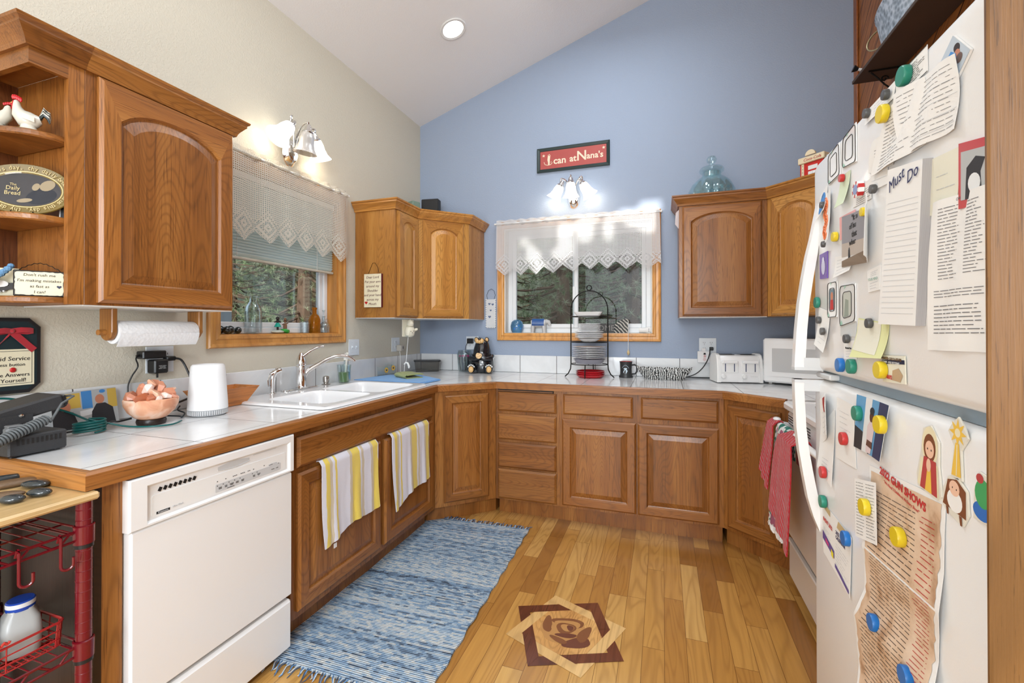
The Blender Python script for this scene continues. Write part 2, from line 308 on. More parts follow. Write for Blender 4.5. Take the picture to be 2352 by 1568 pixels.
# ================================================================ SETTING
CEIL=lambda x: 3.104+.342*x if x<3.3 else 3.104+.342*(6.6-x)
XR=3.29; YF=-7.4; XE=6.6
g=MB(); g.box(-.15,YF-.1,-.1,XE+.1,.15,0); FLOOR=struct(g.build('floor',floor_mat()))
def wall_holes(axis,pos,th,u0,u1,z0,z1,holes,m,name):
    # wall slab with rectangular holes [(ua,ub,za,zb)]; axis 'x' : plane x=pos, u=y ; th outward (signed)
    us=sorted({u0,u1,*[h[0] for h in holes],*[h[1] for h in holes]}); zs=sorted({z0,z1,*[h[2] for h in holes],*[h[3] for h in holes]})
    g=MB()
    def inside(i,j):
        if i<0 or j<0 or i>=len(us)-1 or j>=len(zs)-1: return True
        uc=(us[i]+us[i+1])/2; zc=(zs[j]+zs[j+1])/2
        return any(h[0]<uc<h[1] and h[2]<zc<h[3] for h in holes)
    def P(u,z,d): return (pos+d,u,z) if axis=='x' else (u,pos+d,z)
    for i in range(len(us)-1):
        for j in range(len(zs)-1):
            if inside(i,j): continue
            a,b,c,d=us[i],us[i+1],zs[j],zs[j+1]
            for t in (0,th): g.add([P(a,c,t),P(b,c,t),P(b,d,t),P(a,d,t)],[(0,1,2,3)])
            if inside(i-1,j): g.add([P(a,c,0),P(a,d,0),P(a,d,th),P(a,c,th)],[(0,1,2,3)])
            if inside(i+1,j): g.add([P(b,c,0),P(b,d,0),P(b,d,th),P(b,c,th)],[(0,1,2,3)])
            if inside(i,j-1): g.add([P(a,c,0),P(b,c,0),P(b,c,th),P(a,c,th)],[(0,1,2,3)])
            if inside(i,j+1): g.add([P(a,d,0),P(b,d,0),P(b,d,th),P(a,d,th)],[(0,1,2,3)])
    return struct(g.build(name,m))
wall_holes('x',0,-.14,YF,0,0,3.104,[(-1.965,-1.10,1.245,2.12)],CREAMW,'wall_left')
WB=wall_holes('y',0,.14,-.14,XR+.1,0,3.1,[(.808,1.998,1.237,2.115)],BLUEW,'wall_back')
g=MB(); g.add([(-.14,0,3.1),(XR+.1,0,3.1),(XR+.1,0,CEIL(XR)+.05),(0,0,3.104),(-.14,.14,3.1),(XR+.1,.14,3.1),(XR+.1,.14,CEIL(XR)+.05),(0,.14,3.104)],[(0,1,2,3),(7,6,5,4),(0,3,7,4)])
o=g.build('wall_back_gable',BLUEW,WB)
g=MB(); 
g.add([(-.14,YF,3.104-.05),(3.3,YF,CEIL(3.29)),(XE+.1,YF,3.1),(XE+.1,.14,3.1),(3.3,.14,CEIL(3.29)),(-.14,.14,3.104-.05)],[(0,1,4,5),(1,2,3,4)])
g.add([(-.14,YF,3.25),(3.3,YF,CEIL(3.29)+.15),(XE+.1,YF,3.25),(XE+.1,.14,3.25),(3.3,.14,CEIL(3.29)+.15),(-.14,.14,3.25)],[(5,4,1,0),(4,3,2,1)])
struct(g.build('ceiling',CEILM))
# pine panelled right wall of diagonal tongue-and-groove boards, open to the great room towards the camera
def pine_mat():
    m,nt,b=newmat('diagonal_pine_boards'); tc=N(nt,'ShaderNodeTexCoord'); sp=N(nt,'ShaderNodeSeparateXYZ'); nt.links.new(tc.outputs['Object'],sp.inputs[0])
    u=mth(nt,'MULTIPLY',mth(nt,'ADD',sp.outputs[1],sp.outputs[2]),.7071); v=mth(nt,'MULTIPLY',mth(nt,'SUBTRACT',sp.outputs[1],sp.outputs[2]),.7071)
    X=mth(nt,'DIVIDE',u,.135); ix=mth(nt,'FLOOR',X); fx=mth(nt,'SUBTRACT',X,ix)
    cb=N(nt,'ShaderNodeCombineXYZ'); nt.links.new(u,cb.inputs[0]); nt.links.new(mth(nt,'MULTIPLY',v,.1),cb.inputs[1]); nt.links.new(mth(nt,'MULTIPLY',ix,3.7),cb.inputs[2])
    n1=N(nt,'ShaderNodeTexNoise'); n1.inputs['Scale'].default_value=9; n1.inputs['Distortion'].default_value=.5; nt.links.new(cb.outputs[0],n1.inputs['Vector'])
    ring=mth(nt,'ADD',mth(nt,'MULTIPLY',mth(nt,'SINE',mth(nt,'MULTIPLY',n1.outputs['Fac'],70)),.5),.5)
    col=mixc(nt,ring,(.36,.13,.03),(.22,.07,.015)); gap=mth(nt,'LESS_THAN',mth(nt,'MINIMUM',fx,mth(nt,'SUBTRACT',1,fx)),.03)
    nt.links.new(mixc(nt,gap,col,(.04,.012,.003)),b.inputs['Base Color']); b.inputs['Roughness'].default_value=.4
    bp=N(nt,'ShaderNodeBump'); bp.invert=True; bp.inputs['Distance'].default_value=.004; nt.links.new(gap,bp.inputs['Height']); nt.links.new(bp.outputs[0],b.inputs['Normal']); return m
g=MB(); g.add([(XR,-3.02,0),(XR,0,0),(XR,0,CEIL(XR)),(XR,-3.02,CEIL(XR)),(XR+.1,-3.02,0),(XR+.1,0,0),(XR+.1,0,CEIL(XR)),(XR+.1,-3.02,CEIL(XR))],[(0,3,2,1),(4,5,6,7),(0,4,7,3)])
struct(g.build('wall_right',pine_mat()))
g=MB(); g.box(XR-.012,-.055,0,XR-.001,-.001,CEIL(XR)-.01,b=.003); struct(g.build('trim_1',wood('pine_corner_trim',(.22,.06,.012),(.36,.12,.025),(.45,.17,.04),'z')))
# end walls of the unseen great room, with openings added to let light in
GRW=mat('great_room_plaster',(.62,.6,.56),.8)
wall_holes('x',XE,.12,YF,0,0,3.104,[(-6.6,-4.0,.5,2.6)],GRW,'wall_far_right')
# the gable end: built as strips round added openings, cut to shape the sun patches
def gable_end():
    g=MB(); y=YF
    holes=[]
    def back(pt):   # where a sun ray that lands on PT crosses the gable plane
        t=(pt[1]-y)/SUN_D.y; return (pt[0]-SUN_D.x*t,pt[2]-SUN_D.z*t)
    return back
SUNBACK=gable_end()
def poly_wall(holes_quads,name):
    # gable wall made of a fan of faces around convex openings, cut by bmesh-free ear bridging: use a fine grid and drop the cells inside
    g=MB(); y=YF; nx,nz=132,88; x0,x1,z0,z1=-.14,XE+.12,0,4.4
    def inside(px,pz,q):
        c=False; n=len(q)
        for i in range(n):
            a,b=q[i],q[i-1]
            if (a[1]>pz)!=(b[1]>pz) and px<(b[0]-a[0])*(pz-a[1])/(b[1]-a[1])+a[0]: c=not c
        return c
    cells=[[not any(inside(x0+(i+.5)*(x1-x0)/nx,z0+(j+.5)*(z1-z0)/nz,q) for q in holes_quads) for j in range(nz)] for i in range(nx)]
    for i in range(nx):
        j=0
        while j<nz:
            if not cells[i][j]: j+=1; continue
            k=j
            while k<nz and cells[i][k]: k+=1
            a,b=x0+i*(x1-x0)/nx,x0+(i+1)*(x1-x0)/nx; c,d=z0+j*(z1-z0)/nz,z0+k*(z1-z0)/nz
            g.box(a,y-.03,c,b,y,d); j=k
    return struct(g.build(name,GRW))
# shapes of the light on the back wall: the patch over the curtain's right end and the dapples on the curtain
_sh=[[(1.66,0,2.15),(2.03,0,2.275),(2.075,0,2.27),(2.10,0,2.02),(1.98,0,2.0)],
     [(.98,0,2.02),(1.10,0,1.90),(1.20,0,1.72),(1.08,0,1.70)],[(1.24,0,1.84),(1.30,0,2.10),(1.44,0,2.12),(1.34,0,1.80)],
     [(1.46,0,2.14),(1.58,0,2.16),(1.54,0,1.92),(1.44,0,1.96)],[(1.62,0,2.16),(1.72,0,2.14),(1.72,0,1.98),(1.65,0,1.97)]]
poly_wall([[SUNBACK(p) for p in q] for q in _sh],'wall_front')
# ---------------------------------------------------------------- windows
def casing(axis,pos,u0,u1,z0,z1,w,mat_,parent,sign):
    # mitred casing round an opening, profile stepped; axis 'x' wall faces +x, axis 'y' wall faces -y
    prof=[(0,0),(0,.010),(.008,.016),(.020,.018),(.026,.013),(.044,.013),(.050,.019),(w-.006,.021),(w,.014),(w,0)]
    g=MB(); L=[]
    for u,z,su,sz in ((u0,z0,-1,-1),(u1,z0,1,-1),(u1,z1,1,1),(u0,z1,-1,1)):
        L.append([((pos+h*sign,u+su*o,z+sz*o) if axis=='x' else (u+su*o,pos+h*sign,z+sz*o)) for o,h in prof])
    L.append(L[0]); g.loops(L,True,False,False,0)
    return g.build('window_casing',mat_,parent)
CASW=wood('honey_pine_casing',(.42,.17,.035),(.55,.25,.06),(.66,.33,.09),'z',rings=10,pores=.2); CASY=wood('honey_pine_jamb',(.42,.17,.035),(.55,.25,.06),(.66,.33,.09),'y',rings=12,pores=.2)
VIN=mat('white_vinyl',(.74,.76,.78),.35)
PANE=newmat('window_pane_glass')[0]
def _pane():
    nt=PANE.node_tree; nt.nodes.remove(nt.nodes['Principled BSDF']); out=nt.nodes['Material Output']
    gl=N(nt,'ShaderNodeBsdfGlossy'); gl.inputs['Roughness'].default_value=.02; tr=N(nt,'ShaderNodeBsdfTransparent'); tr.inputs[0].default_value=(.93,.96,.97,1)
    mx=N(nt,'ShaderNodeMixShader'); lw=N(nt,'ShaderNodeFresnel'); lw.inputs[0].default_value=1.3
    nt.links.new(lw.outputs[0],mx.inputs[0]); nt.links.new(tr.outputs[0],mx.inputs[1]); nt.links.new(gl.outputs[0],mx.inputs[2]); nt.links.new(mx.outputs[0],out.inputs[0])
_pane()
w1=bpy.data.objects.new('window_1',None); COL.objects.link(w1); struct(w1)
casing('x',0,-1.965,-1.10,1.245,2.12,.066,CASW,w1,1)
g=MB(); 
for a in ((-.135,-1.965,1.245,-.0,-1.955,2.12),(-.135,-1.11,1.245,-.0,-1.10,2.12),(-.135,-1.965,2.11,-.0,-1.10,2.12),(-.135,-1.965,1.235,-.0,-1.10,1.247)): g.box(*a)
g.build('window_jamb',CASW,w1)
g=MB(); 
def vframe(g,axis,pos,u0,u1,z0,z1,w,d):
    for a,b,c,e in ((u0,u0+w,z0,z1),(u1-w,u1,z0,z1),(u0+w,u1-w,z0,z0+w),(u0+w,u1-w,z1-w,z1)):
        if axis=='x': g.box(pos-d,a,c,pos,b,e,b=.004)
        else: g.box(a,pos,c,b,pos+d,e,b=.004)
vframe(g,'x',-.075,-1.955,-1.11,1.247,2.11,.035,.05); vframe(g,'x',-.085,-1.92,-1.145,1.282,2.075,.03,.03)
g.build('window_frame',VIN,w1)
g=MB(); g.box(-.104,-1.89,1.31,-.101,-1.175,2.05); g.build('pane',PANE,w1)
w2=bpy.data.objects.new('window_2',None); COL.objects.link(w2); struct(w2)
casing('y',0,.808,1.998,1.237,2.115,.062,CASW,w2,-1)
g=MB(); JW=mat('pale_painted_jamb',(.72,.68,.62),.5)
for a in ((.808,0,1.237,.816,.135,2.115),(1.99,0,1.237,1.998,.135,2.115),(.808,0,2.107,1.998,.135,2.115),(.808,0,1.229,1.998,.135,1.239)): g.box(*a)
g.build('window_jamb',JW,w2)
g=MB(); vframe(g,'y',.075,.816,1.99,1.239,2.107,.04,.05); vframe(g,'y',.07,.856,1.42,1.279,2.067,.034,.03); vframe(g,'y',.095,1.37,1.95,1.279,2.067,.034,.03)
g.box(1.375,.066,1.5,1.40,.074,1.62,b=.003); g.build('window_frame',VIN,w2)
g=MB(); g.box(.89,.082,1.313,1.386,.085,2.033); g.build('pane',PANE,w2)
g=MB(); g.box(1.404,.112,1.313,1.916,.115,2.033); g.build('pane',PANE,w2)
# ---------------------------------------------------------------- floor inlay
def inlay():
    cx,cy=1.685,-1.722
    INL=[wood('pale_maple_inlay',(.55,.33,.12),(.66,.42,.17),(.74,.5,.22),'y',rough=.25,rings=8,coat=.3,pores=.15),wood('dark_walnut_inlay',(.085,.022,.010),(.12,.034,.016),(.16,.05,.022),'y',rough=.22,rings=8,coat=.3),wood('oak_inlay_centre',(.45,.22,.07),(.58,.31,.10),(.68,.4,.15),'y',rough=.25,coat=.3,rings=22)]
    def sq(r,rot): return [(cx+r*math.cos(R(rot+90*k)),cy+r*math.sin(R(rot+90*k))) for k in range(4)]
    g=MB(); z=.0012
    # two interlaced square frames, one pale and one dark
    A=sq(.256,23); B=sq(.262,-22); Ai=sq(.190,23); Bi=sq(.194,-22)
    def inside(p,q):
        return all((q[i][0]-q[i-1][0])*(p[1]-q[i-1][1])-(q[i][1]-q[i-1][1])*(p[0]-q[i-1][0])>0 for i in range(4))
    def quad(pts,zz,mi): g.add([(x,y,zz) for x,y in pts],[tuple(range(len(pts)))],mi)
    # centre
    def octa():
        n=96; P=[]
        for k in range(n):
            a=2*PI*k/n; lo,hi=0,.3
            for _ in range(22):
                m=(lo+hi)/2; p=(cx+m*math.cos(a),cy+m*math.sin(a))
                if inside(p,Ai) and inside(p,Bi): lo=m
                else: hi=m
            P.append((cx+lo*math.cos(a),cy+lo*math.sin(a)))
        return P
    for k in range(4):      # dark frame sides (whole), pale frame sides; each passes over one end and under the other
        quad([B[k],B[(k+1)%4],Bi[(k+1)%4],Bi[k]],z,1)
    for k in range(4):
        quad([A[k],A[(k+1)%4],Ai[(k+1)%4],Ai[k]],z+.0003,0)
    # weave: dark strip halves that pass over the pale strip
    def lerp(a,b,t): return (a[0]+(b[0]-a[0])*t,a[1]+(b[1]-a[1])*t)
    for k in range(4):
        a,b,ai,bi=B[k],B[(k+1)%4],Bi[k],Bi[(k+1)%4]
        quad([lerp(a,b,.5),b,bi,lerp(ai,bi,.5)],z+.0006,1)
    quad(octa(),z+.0009,2)
    o=g.build('inlay_star',INL,FLOOR,'pale and dark interlaced wooden star inlaid in the floor')
    # rose of stained petals
    PET=[mat('rose_inlay_pale',(.50,.26,.09),.28,coat=.3),mat('rose_inlay_brown',(.22,.085,.035),.28,coat=.3),mat('rose_inlay_dark',(.15,.05,.03),.28,coat=.3)]
    g=MB()
    def blob(px,py,rx,ry,rot,mi,zz,a0=0,a1=360):
        n=20; pts=[]
        for k in range(n+1):
            a=R(a0+(a1-a0)*k/n); w=1+.10*math.sin(3*a+rot)
            x=rx*w*math.cos(a); y=ry*w*math.sin(a); c,s=math.cos(R(rot)),math.sin(R(rot)); pts.append((cx+px+x*c-y*s,cy+py+x*s+y*c,zz))
        g.add(pts,[tuple(range(n+1))],mi)
    z0=.0026
    for i,(px,py,rx,ry,rot,mi) in enumerate(((-.02,0,.095,.075,20,0),(-.085,.02,.02,.055,10,1),(.055,-.06,.06,.03,30,2),(.075,.0,.022,.055,-15,1),(0,.055,.07,.03,5,1),(.0,.045,.055,.024,5,0),(-.01,.0,.055,.05,0,0),(-.005,.015,.042,.036,20,1),(.0,.02,.028,.022,0,0),(.012,.022,.014,.018,20,2),(.005,-.03,.045,.014,12,2),(-.02,-.065,.04,.014,-20,1))):
        blob(px,py,rx,ry,rot,mi,z0+i*.0001)
    g.build('inlay_rose',PET,FLOOR,'brown wooden rose at the centre of the star')
inlay()
# ---------------------------------------------------------------- cabinet doors
def door_mb(w,h,arch=0,st=.052,th=.020,na=14,mH=1):
    g=MB()
    def loop(i,y,ar):
        # i: inset, ar: arch rise of the top edge
        x0,x1,z0,z1=i,w-i,i,h-i; P=[(x0,y,z0),(x1,y,z0)]
        for k in range(na+1):
            t=k/na; x=x1+(x0-x1)*t; z=z1-ar*(1-math.sqrt(max(0,1-(.92*(2*t-1))**2)))/(1-math.sqrt(1-.92**2)) if ar else z1
            P.append((x,y,z))
        return P
    L=[loop(0,0,0),loop(0,-th*.55,0),loop(.010,-th,0),loop(st,-th,arch),loop(st+.006,-th*.55,arch),loop(st+.011,-th*.45,arch),loop(st+.040,-th*.85,arch*.9)]
    n=len(L[0]); vs=[p for l in L[:5] for p in l]; fs=[];ms=[]
    for k in range(4):
        for i in range(n):
            j=(i+1)%n; fs.append((k*n+i,k*n+j,(k+1)*n+j,(k+1)*n+i)); ms.append(mH if (i==0 or 2<=i<n-1) and k>=1 else 0)
    fs.append(tuple(range(n-1,-1,-1))); ms.append(0); g.add(vs,fs,ms)
    p=MB(); p.loops(L[4:],True,False,True,0)
    return g,p
def door(w,h,x,z,parent,arch=0,mv=WV,mh=WH,y=0,name='door',label=None,st=.052):
    g,p=door_mb(w,h,arch,st); d=g.build(name,[mv,mh],parent,label,loc=(x,y-.001,z)); p.build('panel',mv,d); return d
def drawer(w,h,x,z,parent,m=WH,name='drawer',y=0,th=.02,label=None):
    g=MB(); R4=lambda i,yy:[(i,yy,i),(w-i,yy,i),(w-i,yy,h-i),(i,yy,h-i)]
    g.loops([R4(0,0),R4(0,-th*.5),R4(.012,-th),],True,True,True); return g.build(name,m,parent,label,loc=(x,y-.001,z))
CROWN=[(0,0),(.010,0),(.014,.012),(.020,.022),(.034,.040),(.038,.044),(.038,.052),(.046,.058),(.048,.066),(0,.066)]
KZ=.112; CT=.868  # cabinet bottom, top
def base_box(g,w,d=.60,toe=.07,rz=None):
    g.box(0,0,KZ,w,d,CT-.002); g.box(0,toe,0,w,d,KZ)
XF=.677; YB=-.6945
# near end panel with filler
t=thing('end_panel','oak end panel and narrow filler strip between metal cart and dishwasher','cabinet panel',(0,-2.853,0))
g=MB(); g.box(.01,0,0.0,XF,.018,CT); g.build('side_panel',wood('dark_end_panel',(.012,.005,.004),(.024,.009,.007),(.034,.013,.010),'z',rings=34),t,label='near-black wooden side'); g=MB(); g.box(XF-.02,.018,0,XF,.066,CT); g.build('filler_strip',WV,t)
# sink base
t=thing('sink_cabinet','long oak sink base cabinet under the double sink','cabinet',(XF,-2.195,0),90)
g=MB(); Wd=1.195; g.box(0,0,KZ,Wd,.60,.70); g.box(0,.07,0,Wd,.58,KZ); g.box(0,0,.70,Wd,.02,CT-.002); g.box(0,.02,.70,.02,.6,CT-.002); g.box(Wd-.02,.02,.70,Wd,.6,CT-.002); g.build('carcass',WV,t)
drawer(1.122,.124,.020,.716,t,name='false_front',label='wide blank false front below the sink')
door(.56,.552,.025,.142,t); door(.53,.552,.620,.142,t)
# diagonal corner base left
def diag(name,label,p0,p1,pts,door_x,door_w,toe=.07,cat='cabinet'):
    d=(Vector(p1)-Vector(p0)); a=math.degrees(math.atan2(d.y,d.x)); t=thing(name,label,cat,(p0[0],p0[1],0),a)
    M=(T(p0[0],p0[1],0)@RZ(a)).inverted(); q=[(M@Vector((x,y,0)))[:2] for x,y in pts]
    return t,q,d.length
pL0=(.677,-.9896); pL1=(.9872,-.6945)
t,q,w=diag('corner_base_cabinet','diagonal oak corner base cabinet beside the blue rug fringe',pL0,pL1,[pL0,pL1,(.9872,-.012),(.012,-.012),(.012,-.9896)],0,0)
g=MB(); g.prism(q,KZ,CT-.002); q2=[(q[0][0]-.03,.07),(q[1][0]+.03,.07)]+[(x*.9+.05,y) for x,y in q[2:]]; g.prism([(.02-.05,.07),(w+.03,.07),q[2],q[3],q[4]],0,KZ); g.build('carcass',WV,t)
door(.313,.70,.058,.14,t,label=None)
# back run
t=thing('drawer_bank','oak base cabinet with a stack of four drawers and a dark slot','cabinet',(.9895,YB,0))
g=MB(); g.box(0,0,KZ,.4455,.68,CT-.002); g.box(0,.07,0,.4455,.68,KZ); g.build('carcass',WV,t)
for z,h in ((.716,.130),(.524,.172),(.335,.170),(.124,.200)): drawer(.405,h,.0185,z,t)
g=MB(); g.box(.018,-.012,.848,.404,.001,.866,1); g.box(.018,-.014,.851,.400,-.010,.857,0); g.build('cutting_board_slot',[WH,BRN],t,label='dark pull-out board slot above the top drawer')
t=thing('double_door_base_cabinet','wide oak base cabinet with two drawers above two doors','cabinet',(1.4355,YB,0))
g=MB(); g.box(0,0,KZ,.9710,.68,CT-.002); g.box(0,.07,0,.9710,.68,KZ); g.build('carcass',WV,t)
drawer(.436,.130,.0235,.718,t); drawer(.434,.130,.508,.720,t); door(.463,.560,.016,.130,t); door(.455,.560,.489,.130,t)
pR0=(2.4075,-.6945); pR1=(2.6787,-.9325)
t,q,w=diag('angled_base_cabinet','angled oak base cabinet beside the white stove',pR0,pR1,[pR0,pR1,(3.27,-.9325),(3.27,-.015),(2.4075,-.015)],0,0)
g=MB(); g.prism(q,KZ,CT-.002); g.prism([(-.03,.07),(w-.002,.07),q[2],q[3],q[4]],0,KZ); g.build('carcass',WV,t)
door(.300,.70,.030,.135,t)
# ---------------------------------------------------------------- countertop
cz=.9118; D=.7034; DB=.7212
# outline of the top's face (inside of the nosing)
TM=tile_mat('white_counter_tiles',[('X',.3281,.3103,.0016),('Y',-1.6257,.3103,.0016)]); 
SX0,SX1,SY0,SY1=.075,.60,-1.90,-1.06    # sink hole
t=thing('countertop','white tiled countertop with oak nosing running round the room','countertop')
b=.022
outer=[(.683+.0204,-2.885),(D,-1.0007),(.9983,-DB),(2.3972,-DB),(2.6613,-.9526)]
front=[(0.005,-2.885),(D,-2.885),(D,-1.0007),(.9983,-DB),(2.3972,-DB),(2.6613,-.9526)]
inn=[(0.005,-2.885+b),(D-b,-2.885+b),(D-b,-1.0007+b*.41),(.9983-b*.41,-DB+b),(2.3972+b*.37,-DB+b),(2.6613+b*.66,-.9526+b*.75)]
g=MB(); zb=cz-.026
def pl(pts,z0=zb,z1=cz-.0015): g.prism(pts,z0,z1)
pl([(.004,-2.885+b),(D-b,-2.885+b),(D-b,SY0),(.004,SY0)]); pl([(.004,SY0),(SX0,SY0),(SX0,SY1),(.004,SY1)]); pl([(SX1,SY0),(D-b,SY0),(D-b,SY1),(SX1,SY1)])
pl([(.004,SY1),(D-b,SY1),inn[2],inn[3],inn[4],inn[5],(3.285,-.935),(3.285,-.004),(.004,-.004)])
g.build('tile_top',TM,t)
g=MB(); prof=[(b,cz),(.007,cz),(.0,cz-.007),(0,cz-.045),(b,cz-.045)]
NZ=((.20,.068,.014),(.31,.115,.024),(.42,.18,.045)); g.sweep([(-o,z) for o,z in prof],front,mis=[1,0,1,1,1]); g.build('nosing',[wood('oak_nosing_side',*NZ,'y',rings=12),wood('oak_nosing_back',*NZ,'x',rings=12)],t)
# back splash
t=thing('backsplash','single row of tall white backsplash tiles along both walls','backsplash')
BT=tile_mat('white_backsplash_tiles',[('X',.3281,.3103,.0022)]); BT2=tile_mat('white_side_backsplash_tiles',[('Y',-1.6257,.3103,.0022)])
g=MB(); g.box(.012,-.012,cz,3.285,-.002,1.052,b=.002); g.build('back_tile_row',BT,t)
g=MB(); g.box(.002,-2.885,cz,.011,-.012,1.052,b=.002); g.build('side_tile_row',BT2,t)
# ---------------------------------------------------------------- wall cabinets
UZ=1.352; UT=2.100
def crown(path,parent,m,z=UT): g=MB(); g.sweep([(o,zz+z) for o,zz in CROWN],path); return g.build('crown_moulding',m,parent)
CRW=wood('oak_crown',*OAK,'y',rings=8); CRL=wood('light_oak_crown',*OAL,'x',rings=8)
t=thing('wall_cabinet','large oak wall cabinet with one arched door left of the sink window','wall cabinet',(.33,-2.692,0),90)
g=MB(); g.box(0,0,UZ,.527,.322,UT+.002,b=.001); g.box(.0,.004,UZ-.004,.527,.322,UZ,1); g.build('carcass',[WV,WPL],t)
door(.485,.735,.032,1.360,t,arch=.062,st=.060)
g=MB(); g.sweep([(o,z+UT) for o,z in CROWN],[(-.001,.0),(.527,0),(.527,.322)]); g.build('crown_moulding',WH,t)
t=thing('open_corner_shelf','open oak end shelf unit with curved shelves beside the large wall cabinet','shelf unit',(0,-2.872,0))
# back on the wall, side against the cabinet, shelves curve from the face to the wall
dX=.33; wY=.18
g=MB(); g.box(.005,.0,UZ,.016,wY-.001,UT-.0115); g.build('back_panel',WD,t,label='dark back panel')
g=MB(); g.box(.016,wY-.02,UZ,dX-.02,wY-.001,UT-.0115); g.build('side_panel',WV,t)
g=MB(); g.box(dX-.02,wY-.042,UZ,dX,wY-.001,UT); g.build('stile',WV,t)
g=MB(); g.box(dX-.016,.044,UT-.048,dX,wY-.042,UT); g.box(.016,.044,UT-.048,dX-.016,.060,UT); g.box(.016,.060,UT-.012,dX-.016,wY-.021,UT-.002); g.build('top_rail',WY,t)
def curve_shelf(z):
    g=MB(); P=[(.017,wY-.022)]
    for k in range(0,17):
        a=R(90*k/16); P.append((.017+(dX-.022-.017)*math.sin(a)**.85, wY-.043-.155*math.cos(a)**.85))
    P.append((dX-.022,wY-.022)); g.prism([(x,y) for x,y in P],z,z+.020,b=.004); return g.build('shelf',WY,t)
for z in (UZ+.001,1.602,1.854): curve_shelf(z)
g=MB(); g.sweep([(o,z+UT) for o,z in CROWN],[(.008,.044),(dX,.044),(dX,wY)]); g.build('crown_moulding',WY,t)
# corner wall cabinets (left corner)
t=thing('corner_wall_cabinet','light oak corner wall cabinet with a narrow and a diagonal arched door','wall cabinet',(0,0,0))
P=[(.004,-.92),(.33,-.92),(.33,-.625),(.625,-.33),(.625,-.004),(.004,-.004)]
g=MB(); g.prism(P,UZ,UT); g.prism(inset(P,.003),UZ-.004,UZ,1); g.build('carcass',[LV,WPL],t)
e=bpy.data.objects.new('narrow_door_mount',None)
def placed(fn,parent,loc,rz):
    o=fn(parent); o.location=loc; o.rotation_euler=(0,0,R(rz)); return o
placed(lambda p: door(.262,.735,0,0,p,arch=.040,mv=LV,mh=LH,st=.055),t,(.331,-.897,1.360),90)
a=math.atan2(.295,.295); placed(lambda p: door(.325,.735,0,0,p,arch=.045,mv=LV,mh=LH,st=.055),t,(.33+.045*math.cos(a)+.0007,-.625+.045*math.sin(a)-.0007,1.360),45)
crown([(.004,-.92),(.33,-.92),(.33,-.625),(.625,-.33),(.625,-.004)],t,CRL)
t=thing('right_wall_cabinet','oak wall cabinet with arched door right of the back window','wall cabinet',(2.178,-.33,0))
g=MB(); g.box(0,0,UZ,.526,.326,UT+.001,b=.001); g.box(.003,.003,UZ-.004,.523,.32,UZ,1); g.build('carcass',[WV,WPL],t)
door(.475,.735,.020,1.360,t,arch=.055)
g=MB(); g.sweep([(o,z+UT) for o,z in CROWN],[(0,.326),(0,0),(.527,0)]); g.build('crown_moulding',WH,t)
t=thing('diagonal_wall_cabinet','diagonal oak corner wall cabinet partly hidden by the refrigerator','wall cabinet',(2.7055,-.33,0),-45)
def toL(x,y): v=(T(2.7055,-.33,0)@RZ(-45)).inverted()@Vector((x,y,0)); return (v.x,v.y)
P=[toL(*p) for p in ((2.7055,-.33),(2.965,-.5895),(3.284,-.5895),(3.284,-.004),(2.7055,-.004))]
g=MB(); g.prism(P,UZ,UT+.001); g.build('carcass',[LV],t)
door(.31,.735,.03,1.360,t,arch=.045,mv=LV,mh=LH)
g=MB(); g.sweep([(o,z+UT) for o,z in CROWN],[P[0],P[1],P[2]]); g.build('crown_moulding',LH,t)
# ================================================================ DISHWASHER (left run)
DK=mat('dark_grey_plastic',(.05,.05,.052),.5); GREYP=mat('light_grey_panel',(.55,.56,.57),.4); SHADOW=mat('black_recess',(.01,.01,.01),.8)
t=thing('dishwasher','white built-in dishwasher with a slanted control panel and vent slots','dishwasher',(.680,-2.787,0),90)
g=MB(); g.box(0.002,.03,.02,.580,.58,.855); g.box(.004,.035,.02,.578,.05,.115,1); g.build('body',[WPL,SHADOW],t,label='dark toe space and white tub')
g=MB(); g.box(.006,-.020,.237,.578,.03,.716,b=.006); g.build('door',WHITE,t)
g=MB(); g.box(.010,-.018,.030,.580,.03,.222,b=.010); g.build('kick_plate',WHITE,t)
g=MB(); L=[]
Rz=lambda x0,x1,z0,z1,y: [(x0,y,z0),(x1,y,z0),(x1,y,z1),(x0,y,z1)]
g.loops([Rz(0,.582,.718,.862,.03),Rz(0,.582,.718,.862,-.020),Rz(.004,.578,.722,.858,-.026),Rz(.045,.562,.727,.836,-.026),Rz(.050,.557,.732,.828,-.016)],True,True,True); cp=g.build('control_panel',WHITE,t)
g=MB(); g.prism(rrect(.062,.737,.545,.800,.008),0,.002); o=g.build('control_face',WPL,cp); o.rotation_euler=(R(90),0,0); o.location=(0,-.016,0)
g=MB(); 
for k in range(8): x=.085+k*.0145; g.push(T(x,-.0168,.812)@RY(28)); g.box(-.0042,-.001,-.006,.0042,.001,.006); g.pop()
g.build('vent_slots',BLK,cp)
g=MB(); g.prism(rrect(.255,.742,.400,.768,.004),0,.0006); g.prism(rrect(.385,.742,.520,.768,.004),0,.0007); g.prism(rrect(.47,.75,.505,.775,.006),0,.0008); o=g.build('button_strip',GREYP,cp); o.rotation_euler=(R(90),0,0); o.location=(0,-.0182,0)
g=MB(); 
for x,z in [(.262+.021*k,.7625) for k in range(5)]+[(.395,.7625),(.415,.7625),(.51,.768)]+[(.262,.777),(.292,.777)]+[(.32+.006*k,.777) for k in range(3)]+[(.35+.006*k,.777) for k in range(3)]+[(.378,.777),(.384,.777),(.40,.777),(.445,.777)]+[(.468+.006*k,.772) for k in range(3)]: g.box(x-.0018,-.0192,z-.0012,x+.0018,-.0188,z+.0012)
g.build('indicator_marks',INK,cp)
M90=RX(90)
